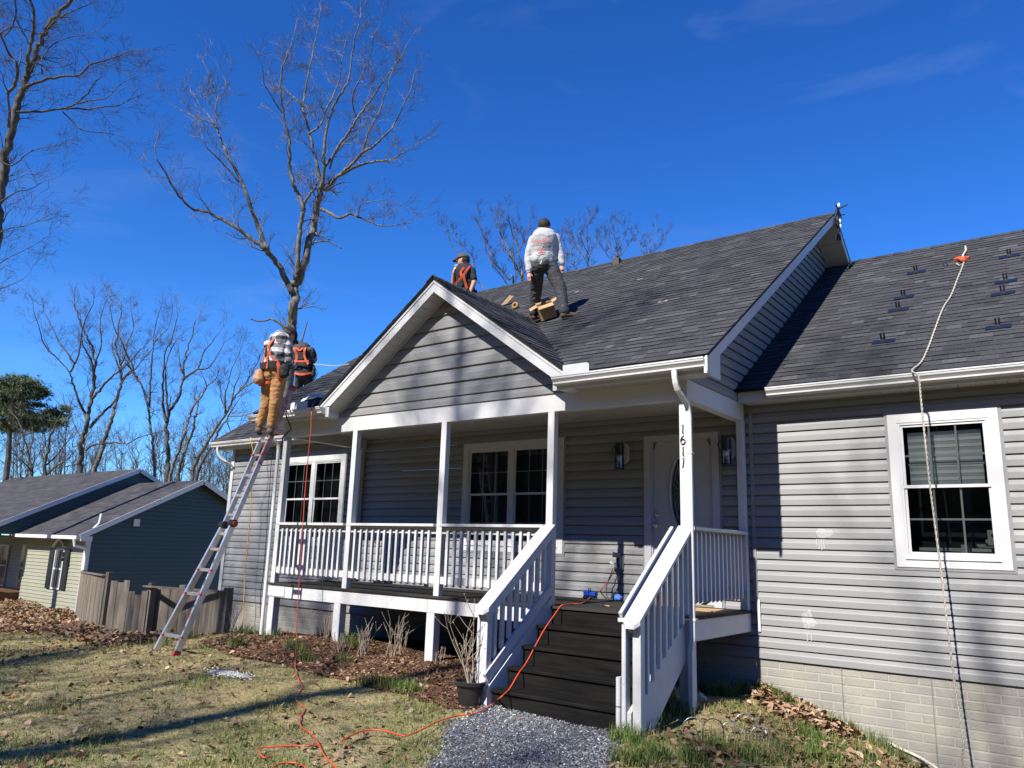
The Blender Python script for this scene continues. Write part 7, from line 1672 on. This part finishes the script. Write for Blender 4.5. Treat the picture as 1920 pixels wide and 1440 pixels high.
for s_ in ('L', 'R'): capsule(tr_, j['hip'+s_]+upv*.02, j['kn'+s_], .114, .088); capsule(tr_, j['kn'+s_], lerp(j['kn'+s_], j['an'+s_], .80), .088, .070); capsule(tr_, lerp(j['kn'+s_], j['an'+s_], .7), lerp(j['kn'+s_], j['an'+s_], .95), .070, .074)
remesh(tr_, 'trousers', M['charcoal'], .009, 2, p4, .008, 15, 5)
bt = MB()
for s_ in ('L', 'R'): boot(bt, j['an'+s_], (away*.8+side*(-.1 if s_ == 'L' else 2.4)), 1.05)
remesh(bt, 'boots', M['boot'], .009, 1, p4)
so_m = MB()
for s_ in ('L', 'R'): sole(so_m, j['an'+s_], (away*.8+side*(-.1 if s_ == 'L' else 2.4)), 1.05)
so_m.build('boot_soles', M['sole'], p4, smooth=True)
hb_ = MB(); capsule(hb_, j['pel']+upv*.075-side*.02, j['pel']+upv*.068+side*.02, .150, .150, 1.14, side); remesh(hb_, 'shirt_hem', M['black_cloth'], .010, 1, p4, .012, 12, 2)
c, f_, u_, s_, rot = hinfo
shell(c, rot, .096, (.84,1.02,1.04), lambda v: v.z > .35 or (v.y < .30 and v.z > -.35), 'hair', M['hair'], p4, (0,-.002,.012))
mbw = MB(); mbw.obox(j['pel']+back*.172-side*.035+upv*.005, side*.008, upv*.022+side*.008, back*.003); mbw.build('pocket_tag', M['plastic_white'], p4)
# print on the hoodie back
def txt(s, size, mt, c, xdir, ydir, parent, name):
    cu = bpy.data.curves.new('t', 'FONT'); cu.body = s; cu.size = size; cu.align_x = 'CENTER'; cu.extrude = .0008; o = bpy.data.objects.new('t', cu); COL.objects.link(o)
    dg = bpy.context.evaluated_depsgraph_get(); dg.update(); me = bpy.data.meshes.new_from_object(o.evaluated_get(dg)); bpy.data.objects.remove(o)
    x = Vector(xdir).normalized(); y = Vector(ydir); y = (y-x*y.dot(x)).normalized(); z = x.cross(y); me.transform(Matrix.Translation(c) @ Matrix((x, y, z)).transposed().to_4x4()); me.materials.clear(); me.materials.append(mt); me.name = name
    ob = bpy.data.objects.new(name, me); COL.objects.link(ob); ob.parent = parent; return ob
xd = (side+upv*.18).normalized(); bc_ = lerp(j['neck'], j['pel'], .36)+back*.198-side*.035
txt('VIRGINIA', .058, M['print_red'], bc_+upv*.035, xd, upv, p4, 'red_lettering'); txt('HANDY MAN', .046, M['print_black'], bc_-upv*.012+back*.002, xd, upv, p4, 'black_lettering')
for k, wdt in enumerate((.05,.075,.05)): mb = MB(); mb.obox(bc_-upv*(.055+.016*k)+back*.001-side*.012, xd*wdt/2, upv*.003, back*.001); mb.build('red_lettering', M['print_red'], p4)
for k, wdt in enumerate((.15,.12)): mb = MB(); mb.obox(bc_-upv*(.125+.02*k)-back*.001, xd*wdt/2, upv*.0028, back*.001); mb.build('black_lettering', M['print_black'], p4)
mb = MB(); mb.obox(bc_-upv*.112, xd*.035, upv*.010, back*.001); mb.build('red_lettering', M['print_red'], p4)

# --- 2. capped man behind the gable, looking left, hand at his mouth
d3 = 12.3
def P3(px, py, dd=0): return A(px, py, d3+dd)
k = dict(head=P3(868,489), neck=P3(871,502,.02), shR=P3(860,509,-.10), shL=P3(884,509,.12), elR=P3(849,533,-.16), wrR=P3(852,508,-.20), elL=P3(888,530,.02), wrL=P3(880,552,-.12), pel=P3(874,552), knR=P3(856,566,-.28), knL=P3(872,578,-.30), anR=P3(868,604,.0), anL=P3(886,610,.0))
k['elL'] = P3(889,529,-.10); k['shL'] = P3(885,508,-.06); k['shR'] = P3(861,508,.14); k['elR'] = P3(850,531,.10); k['wrR'] = P3(851,510,.0)
for s_ in ('anR', 'anL'):
    p = k[s_]; p.z = max(p.z, z_up(p.y)+.11) if p.y < 3 else p.z
fwd = -CR*.96+CF*.15-Vector((0,0,.12)); sdv = (k['shL']-k['shR']).normalized(); tb3 = TOC(k['pel'])
b = MB(); hinfo = head(b, k['head'], fwd, upv); capsule(b, k['neck']-upv*.01, k['head']-upv*.04, .052, .050); capsule(b, k['neck']-upv*.06, k['pel']+upv*.08, .120, .115, 1.18, sdv); capsule(b, k['pel']+upv*.05, k['pel'], .12, .12, 1.15, sdv)
for s_ in ('L', 'R'):
    capsule(b, k['sh'+s_], k['el'+s_], .048, .040); capsule(b, k['el'+s_], k['wr'+s_], .039, .027); capsule(b, k['pel']+sdv*(.07 if s_ == 'L' else -.07), k['kn'+s_], .08, .056); capsule(b, k['kn'+s_], k['an'+s_], .054, .038); boot(b, k['an'+s_], -CR, .9)
hand(b, k['wrR'], Vector((.05,0,1))+CR*.25, CR, .88, .9, 1); hand(b, k['wrL'], -upv+fwd*.3, fwd, .88, .5, 1)
p3 = remesh(b, 'person', M['skin'], .009, 2); tag(p3, 'person in a cap, dark t-shirt and orange harness behind the gable, hand at mouth', 'person')
s3 = MB(); capsule(s3, k['neck']-upv*.055, k['pel']+upv*.08, .138, .132, 1.18, sdv); capsule(s3, k['shR'], k['shL'], .062, .062); capsule(s3, k['pel']+upv*.10, k['pel']+upv*.02, .13, .132, 1.15, sdv)
for s_ in ('L', 'R'): capsule(s3, k['sh'+s_], lerp(k['sh'+s_], k['el'+s_], .66), .064, .058)
remesh(s3, 't_shirt', M['navy'], .009, 2, p3, .009, 9, 1)
t3 = MB(); capsule(t3, k['pel']+upv*.01, k['pel']-upv*.02, .136, .13, 1.15, sdv)
for s_ in ('L', 'R'): capsule(t3, k['pel']+sdv*(.07 if s_ == 'L' else -.07), k['kn'+s_], .098, .07); capsule(t3, k['kn'+s_], lerp(k['kn'+s_], k['an'+s_], .85), .07, .058)
remesh(t3, 'trousers', M['charcoal'], .010, 2, p3, .01, 9, 1)
b3 = MB(); [boot(b3, k['an'+s_], -CR, 1.0) for s_ in 'LR']; remesh(b3, 'boots', M['boot'], .010, 1, p3)
c, f_, u_, s_, rot = hinfo
shell(c, rot, .098, (.88,1.05,1.04), lambda v: v.y < .1 and v.z > -.45, 'hair', M['hair'], p3, (0,-.004,.010))
bd = MB(); bd.ball(c+f_*.030-u_*.068, .062, 14, 10, (.95,.95,.75), rot=rot); bd.build('beard', M['beard'], p3, smooth=True)
shell(c, rot, .104, (.90,1.06,1.0), lambda v: v.z > .18, 'cap_crown', M['cap_olive'], p3, (0,0,.016))
cb3 = MB(); pts = []
br3 = [(-.075,.06),(-.06,.13),(-.03,.165),(0,.172),(.03,.165),(.06,.13),(.075,.06)]
vs = [tuple(c+rot @ Vector((a, bq, .040-.15*(bq-.06)-.8*a*a*3))) for a, bq in br3]+[tuple(c+rot @ Vector((a, bq, .034-.15*(bq-.06)-.8*a*a*3))) for a, bq in br3]
cb3.add(vs, [tuple(range(7)), tuple(range(13,6,-1))]+[(i,(i+1)%7,(i+1)%7+7,i+7) for i in range(7)]); cb3.build('cap_brim', M['cap_olive'], p3)
gl = MB(); gl.tube([c+rot @ Vector((.078,-.01,.010)), c+rot @ Vector((.076,.05,.016)), c+rot @ Vector((.055,.086,.014)), c+rot @ Vector((0,.098,.012)), c+rot @ Vector((-.055,.086,.014))], .0075, 6); gl.build('sunglasses', M['plastic_white'], p3, smooth=True)
cg = MB(); m0 = c+f_*.088-u_*.05; cg.tube([m0, m0+f_*.055-u_*.006+CR*-.0], .005, 6); o = cg.build('cigarette', M['plastic_white']); tag(o, 'thin white cigarette held at the capped person\'s mouth', 'cigarette')
hr = MB()
strap(hr, [P3(881,499,-.10), P3(876,505,-.155), P3(869,515,-.165), P3(860,525,-.16), P3(852,533,-.12)], .036, .008, tb3)
strap(hr, [P3(869,514,-.17), P3(870,522,-.165), P3(873,532,-.155), P3(876,541,-.15)], .036, .008, tb3)
strap(hr, [P3(870,501,-.13), P3(864,510,-.15), P3(866,518,-.16)], .035, .008, tb3)
hr.build('harness', M['orange_web'], p3)
wb3 = MB(); 
strap(wb3, [k['pel']+upv*.05+(CR*math.cos(a)*.160+tb3*math.sin(a)*.150) for a in [2*math.pi*i/12 for i in range(13)]], .05, .012, [(CR*math.cos(a)+tb3*math.sin(a)) for a in [2*math.pi*i/13 for i in range(13)]]); wb3.build('tool_belt', M['black_cloth'], p3)
mb = MB(); mb.ball(k['pel']+upv*.05+tb3*.165-CR*.02, .02, 8, 6); mb.build('belt_ring', M['steel'], p3)

# --- 3. man in plaid on the ladder
d1 = 10.32
def P1(px, py, dd=0): return A(px, py, d1+dd)
q = dict(head=P1(541,629,.10), neck=P1(528,632,.04), shL=P1(504,645,-.02), shR=P1(538,644,-.04), elR=P1(541,676,-.06), wrR=P1(552,690,.16), elL=P1(503,674,.20), wrL=P1(545,688,.36), pel=P1(514,697,0), hipL=P1(505,704,.04), hipR=P1(524,704,-.04),
   knL=P1(500,757,.02), knR=P1(516,757,-.10), anL=P1(486,800,.03), anR=P1(508,802,-.08))
fw1 = (CR*.75+CF*.70).normalized(); sd1 = fw1.cross(upv); bk1 = -fw1
b = MB(); hinfo = head(b, q['head'], fw1*.8-upv*.75, upv*.8+fw1*.7); capsule(b, q['neck']-upv*.01, q['head']-fw1*.02-upv*.01, .054, .054)
mid1 = lerp(q['neck'], q['pel'], .5)-fw1*.03
capsule(b, q['neck']-upv*.06-fw1*.02, mid1, .125, .125, 1.25, sd1); capsule(b, mid1, q['pel'], .125, .13, 1.2, sd1)
for s_ in ('L', 'R'):
    capsule(b, q['sh'+s_], q['el'+s_], .05, .042); capsule(b, q['el'+s_], q['wr'+s_], .041, .028); capsule(b, q['hip'+s_], q['kn'+s_], .085, .058); capsule(b, q['kn'+s_], q['an'+s_], .056, .04); boot(b, q['an'+s_], fw1, .9)
hand(b, q['wrR'], fw1, -upv, .9, .8, 1); hand(b, q['wrL'], fw1, -upv, .9, .8, -1)
p1 = remesh(b, 'person', M['skin'], .009, 2); tag(p1, 'person in black and white plaid shirt and tan trousers standing high on the ladder', 'person')
# plaid: three-dimensional checks in the cloth
def plaid():
    m = bpy.data.materials.new('buffalo_plaid'); m.use_nodes = True; nt = m.node_tree; N = nt.nodes; K = nt.links; bs = N['Principled BSDF']; bs.inputs['Roughness'].default_value = .85
    t = N.new('ShaderNodeTexCoord'); mpn = N.new('ShaderNodeMapping'); mpn.inputs['Rotation'].default_value = (.12, .1, .65); K.new(t.outputs['Object'], mpn.inputs[0]); sx = N.new('ShaderNodeSeparateXYZ'); K.new(mpn.outputs[0], sx.inputs[0])
    outs = []
    for i, fq in ((0, 11.5), (2, 9.5)):
        mu = N.new('ShaderNodeMath'); mu.operation = 'MULTIPLY'; mu.inputs[1].default_value = fq; K.new(sx.outputs[i], mu.inputs[0])
        fr = N.new('ShaderNodeMath'); fr.operation = 'FRACT'; K.new(mu.outputs[0], fr.inputs[0]); gt = N.new('ShaderNodeMath'); gt.operation = 'GREATER_THAN'; gt.inputs[1].default_value = .5; K.new(fr.outputs[0], gt.inputs[0]); outs.append(gt.outputs[0])
    ad_ = N.new('ShaderNodeMath'); K.new(outs[0], ad_.inputs[0]); K.new(outs[1], ad_.inputs[1]); hf = N.new('ShaderNodeMath'); hf.operation = 'MULTIPLY'; hf.inputs[1].default_value = .5; K.new(ad_.outputs[0], hf.inputs[0])
    rp_ = N.new('ShaderNodeValToRGB'); e = rp_.color_ramp.elements; rp_.color_ramp.interpolation = 'CONSTANT'; e[0].position = 0; e[0].color = (.66,.66,.65,1); e[1].position = .9; e[1].color = (.03,.03,.035,1); q_ = e.new(.4); q_.color = (.20,.20,.21,1); K.new(hf.outputs[0], rp_.inputs[0]); K.new(rp_.outputs[0], bs.inputs['Base Color'])
    n2 = N.new('ShaderNodeTexNoise'); n2.inputs['Scale'].default_value = 14; K.new(t.outputs['Object'], n2.inputs['Vector']); bp2 = N.new('ShaderNodeBump'); bp2.inputs['Strength'].default_value = .5; bp2.inputs['Distance'].default_value = .01; K.new(n2.outputs['Fac'], bp2.inputs['Height']); K.new(bp2.outputs[0], bs.inputs['Normal']); return m
s1 = MB(); capsule(s1, q['neck']-upv*.05-fw1*.015, mid1, .140, .142, 1.25, sd1); capsule(s1, mid1, q['pel']+upv*.05, .142, .140, 1.2, sd1); capsule(s1, q['shL'], q['shR'], .066, .066)
for s_ in ('L', 'R'): capsule(s1, q['sh'+s_], q['el'+s_], .066, .058); capsule(s1, q['el'+s_], lerp(q['el'+s_], q['wr'+s_], .9), .058, .044)
remesh(s1, 'plaid_shirt', plaid(), .009, 2, p1, .010, 9, 2)
t1 = MB(); capsule(t1, q['pel']+upv*.03, q['pel']-upv*.02, .142, .145, 1.15, sd1)
for s_ in ('L', 'R'): capsule(t1, q['hip'+s_], q['kn'+s_], .106, .078); capsule(t1, q['kn'+s_], lerp(q['kn'+s_], q['an'+s_], .88), .078, .060)
remesh(t1, 'trousers', M['tan'], .009, 2, p1, .007, 15, 7)
b1 = MB(); [boot(b1, q['an'+s_], fw1*.6-sd1*0-CR*.4, 1.05) for s_ in 'LR']; remesh(b1, 'boots', M['boot_grey'], .009, 1, p1)
so1 = MB(); [sole(so1, q['an'+s_], fw1*.6-CR*.4, 1.05) for s_ in 'LR']; so1.build('boot_soles', M['sole'], p1, smooth=True)
cf1 = MB(); [capsule(cf1, q['an'+s_]+upv*.055, q['an'+s_]+upv*.085, .055, .055) for s_ in 'LR']; remesh(cf1, 'socks', M['hoodie'], .010, 1, p1)
gv1 = MB(); [capsule(gv1, q['wr'+s_]-fw1*.01, q['wr'+s_]+fw1*.09, .034, .036, 1.25, sd1) for s_ in 'LR']; remesh(gv1, 'gloves', M['black_cloth'], .009, 1, p1)
c, f_, u_, s_, rot = hinfo
shell(c, rot, .104, (.90,1.06,1.02), lambda v: v.z > .12, 'cap_crown', M['black_cloth'], p1, (0,0,.014))
cb1 = MB(); vs = [tuple(c+rot @ Vector((a, bq, .034-.1*(bq-.06)-2*a*a))) for a, bq in br3]+[tuple(c+rot @ Vector((a, bq, .028-.1*(bq-.06)-2*a*a))) for a, bq in br3]; cb1.add(vs, [tuple(range(7)), tuple(range(13,6,-1))]+[(i,(i+1)%7,(i+1)%7+7,i+7) for i in range(7)]); cb1.build('cap_brim', M['black_cloth'], p1)
shell(c, rot, .098, (.86,1.03,1.0), lambda v: v.y < .0 and -.55 < v.z < .2, 'hair', M['beard'], p1, (0,-.002,.010))
bd = MB(); bd.ball(c+f_*.032-u_*.070, .064, 14, 10, (.95,.95,.8), rot=rot); bd.build('beard', M['beard'], p1, smooth=True)
tb1 = TOC(q['pel']); h1 = MB()
nb1 = lambda t, lat: lerp(q['neck'], q['pel'], t)+bk1*.158+sd1*lat
strap(h1, [q['neck']+upv*.03+bk1*.02-sd1*.09, nb1(.18,-.085), nb1(.42,-.035), nb1(.70,-.07), nb1(.95,-.12)], .042, .008, bk1); strap(h1, [q['neck']+upv*.03+bk1*.02+sd1*.09, nb1(.18,.085), nb1(.42,.035), nb1(.70,.07), nb1(.95,.12)], .042, .008, bk1)
rside = (sd1*.6+tb1).normalized()
strap(h1, [nb1(.45,.04)+tb1*.02, lerp(q['neck'],q['pel'],.75)+tb1*.17+CR*.02, q['pel']+tb1*.175+CR*.06, q['pel']-upv*.10+tb1*.145+CR*.085, q['pel']-upv*.15+tb1*.06+CR*.13], .045, .009, tb1)
strap(h1, [q['hipL']-upv*.10+(CR*math.cos(a)*.12+CF*math.sin(a)*.12)+Vector((0,0,.03*math.cos(a))) for a in [2*math.pi*i/12 for i in range(13)]], .038, .008, [(CR*math.cos(a)+CF*math.sin(a)) for a in [2*math.pi*i/13 for i in range(13)]])
h1.build('harness', M['orange_web'], p1)
w1 = MB(); strap(w1, [q['pel']+upv*.075+(sd1*math.cos(a)*.185+fw1*math.sin(a)*.168) for a in [2*math.pi*i/14 for i in range(15)]], .085, .02, [(sd1*math.cos(a)+fw1*math.sin(a)) for a in [2*math.pi*i/15 for i in range(15)]]); w1.build('tool_belt', M['black_cloth'], p1)
mb = MB(); mb.obox(nb1(.44,0)+bk1*.012, sd1*.03, upv*.05, bk1*.008); mb.build('harness_pad', M['black_cloth'], p1)
pm = MB(); pcn = q['pel']+bk1*.12-CR*.085-upv*.06; capsule(pm, pcn+upv*.05, pcn-upv*.05, .045, .066, 1.25, CR); remesh(pm, 'tool_pouch', M['tan_pouch'], .009, 1, p1, .008, 12, 3)
pm = MB(); pcn = q['pel']+tb1*.15+CR*.13+upv*.0; capsule(pm, pcn+upv*.05, pcn-upv*.03, .06, .06, 1.2, CR); remesh(pm, 'tool_pouch', M['black_cloth'], .009, 1, p1, .008, 12, 5)

# --- 4. second worker on the lower left roof, bent forward, back to the viewer
d2_ = 14.55
def P2(px, py, dd=0): return A(px, py, d2_+dd)
g = dict(head=P2(563,652,.22), neck=P2(566,651,.10), shL=P2(552,658,0), shR=P2(584,657,0), elL=P2(548,675,.05), elR=P2(591,674,.05), wrL=P2(556,686,.20), wrR=P2(584,686,.22), pel=P2(570,695,0), hipL=P2(563,699,0), hipR=P2(578,699,0))
fL = on_plane(556, 772, ny, ZE2-SL*YE2); fR = on_plane(577, 766, ny, ZE2-SL*YE2); g['anL'] = fL+Vector((0,0,.11)); g['anR'] = fR+Vector((0,0,.11))
g['knL'] = lerp(g['hipL'], g['anL'], .48)-CF*.02; g['knR'] = lerp(g['hipR'], g['anR'], .48)-CF*.02
fw2 = Vector((CF.x, CF.y, 0)).normalized(); sd2 = CR; bk2 = -fw2
b = MB(); hinfo = head(b, g['head'], fw2*.6-upv*.9, upv*.6+fw2*.8); capsule(b, g['neck'], g['head'], .052, .05); capsule(b, g['neck']-upv*.08-fw2*.04, g['pel']+upv*.08, .130, .118, 1.22, sd2); capsule(b, g['pel']+upv*.06, g['pel'], .12, .122, 1.2, sd2)
for s_ in ('L', 'R'):
    capsule(b, g['sh'+s_], g['el'+s_], .05, .042); capsule(b, g['el'+s_], g['wr'+s_], .041, .028); capsule(b, g['hip'+s_], g['kn'+s_], .082, .058); capsule(b, g['kn'+s_], g['an'+s_], .055, .04); boot(b, g['an'+s_], fw2, .9)
hand(b, g['wrL'], fw2, -upv, .9, .8, -1); hand(b, g['wrR'], fw2, -upv, .9, .8, 1)
p2 = remesh(b, 'person', M['skin'], .009, 2); tag(p2, 'person in dark t-shirt and orange harness bending forward on the lower left roof', 'person')
s2_ = MB(); capsule(s2_, g['neck']-upv*.06-fw2*.03, g['pel']+upv*.09, .150, .136, 1.22, sd2); capsule(s2_, g['shL'], g['shR'], .066, .066)
for s_ in ('L', 'R'): capsule(s2_, g['sh'+s_], lerp(g['sh'+s_], g['el'+s_], .62), .068, .060)
remesh(s2_, 't_shirt', M['charcoal'], .009, 2, p2, .009, 9, 1)
t2 = MB(); capsule(t2, g['pel']+upv*.03, g['pel']-upv*.03, .136, .138, 1.16, sd2)
for s_ in ('L', 'R'): capsule(t2, g['hip'+s_], g['kn'+s_], .098, .074); capsule(t2, g['kn'+s_], lerp(g['kn'+s_], g['an'+s_], .9), .074, .060)
remesh(t2, 'trousers', M['charcoal'], .009, 2, p2, .006, 7, 4)
b2 = MB(); [boot(b2, g['an'+s_], fw2, 1.0) for s_ in 'LR']; remesh(b2, 'boots', M['boot'], .010, 1, p2)
c, f_, u_, s_, rot = hinfo
shell(c, rot, .104, (.90,1.06,1.02), lambda v: v.z > .05, 'cap_crown', M['black_cloth'], p2, (0,0,.012))
h2_ = MB(); nb2 = lambda t, lat, o_=.0: lerp(g['neck']-upv*.02, g['pel'], t)+bk2*(.175-.03*t+o_)+sd2*lat
strap(h2_, [g['neck']+upv*.02-sd2*.10, nb2(.12,-.10), nb2(.40,-.07), nb2(.68,-.10), nb2(.80,-.13)], .040, .008, bk2); strap(h2_, [g['neck']+upv*.02+sd2*.10, nb2(.12,.10), nb2(.40,.07), nb2(.68,.10), nb2(.80,.13)], .040, .008, bk2)
strap(h2_, [nb2(.08,-.07,.01), nb2(.20,0,.015), nb2(.08,.07,.01)], .035, .008, bk2); strap(h2_, [nb2(.66,-.14), nb2(.68,0,.01), nb2(.66,.14)], .035, .008, bk2)
strap(h2_, [g['pel']-upv*.06+sd2*-.15+bk2*.06, g['pel']-upv*.10+bk2*.155-sd2*.07, g['pel']-upv*.11+bk2*.16, g['pel']-upv*.10+bk2*.155+sd2*.07, g['pel']-upv*.06+sd2*.15+bk2*.06], .040, .009, bk2)
h2_.build('harness', M['orange_web'], p2)
mb = MB(); mb.obox(nb2(.44,0,.005), sd2*.05, upv*.07, bk2*.010); mb.build('harness_pad', M['black_cloth'], p2)
w2_ = MB(); strap(w2_, [g['pel']+upv*.085+(sd2*math.cos(a)*.172+fw2*math.sin(a)*.150) for a in [2*math.pi*i/14 for i in range(15)]], .075, .018, [(sd2*math.cos(a)+fw2*math.sin(a)) for a in [2*math.pi*i/15 for i in range(15)]]); w2_.build('tool_belt', M['black_cloth'], p2)
mb = MB(); pcn = g['pel']+sd2*.19-upv*.02+bk2*.04; capsule(mb, pcn+upv*.06, pcn-upv*.07, .035, .04); 
for i in range(3): mb.tube([pcn+upv*.05+sd2*.02*i, pcn-upv*.05+sd2*(.03*i+.02), pcn-upv*(.16+.04*i)], .008, 5)
mb.build('tool_pouch', M['black_cloth'], p2, smooth=True)

# ================================================================ WHOLE LAYOUT TO METRES
for o in list(sc.objects):
    if o.parent is None and o.type in ('MESH', 'EMPTY', 'CURVE'):
        o.location = o.location*S; o.scale = o.scale*S
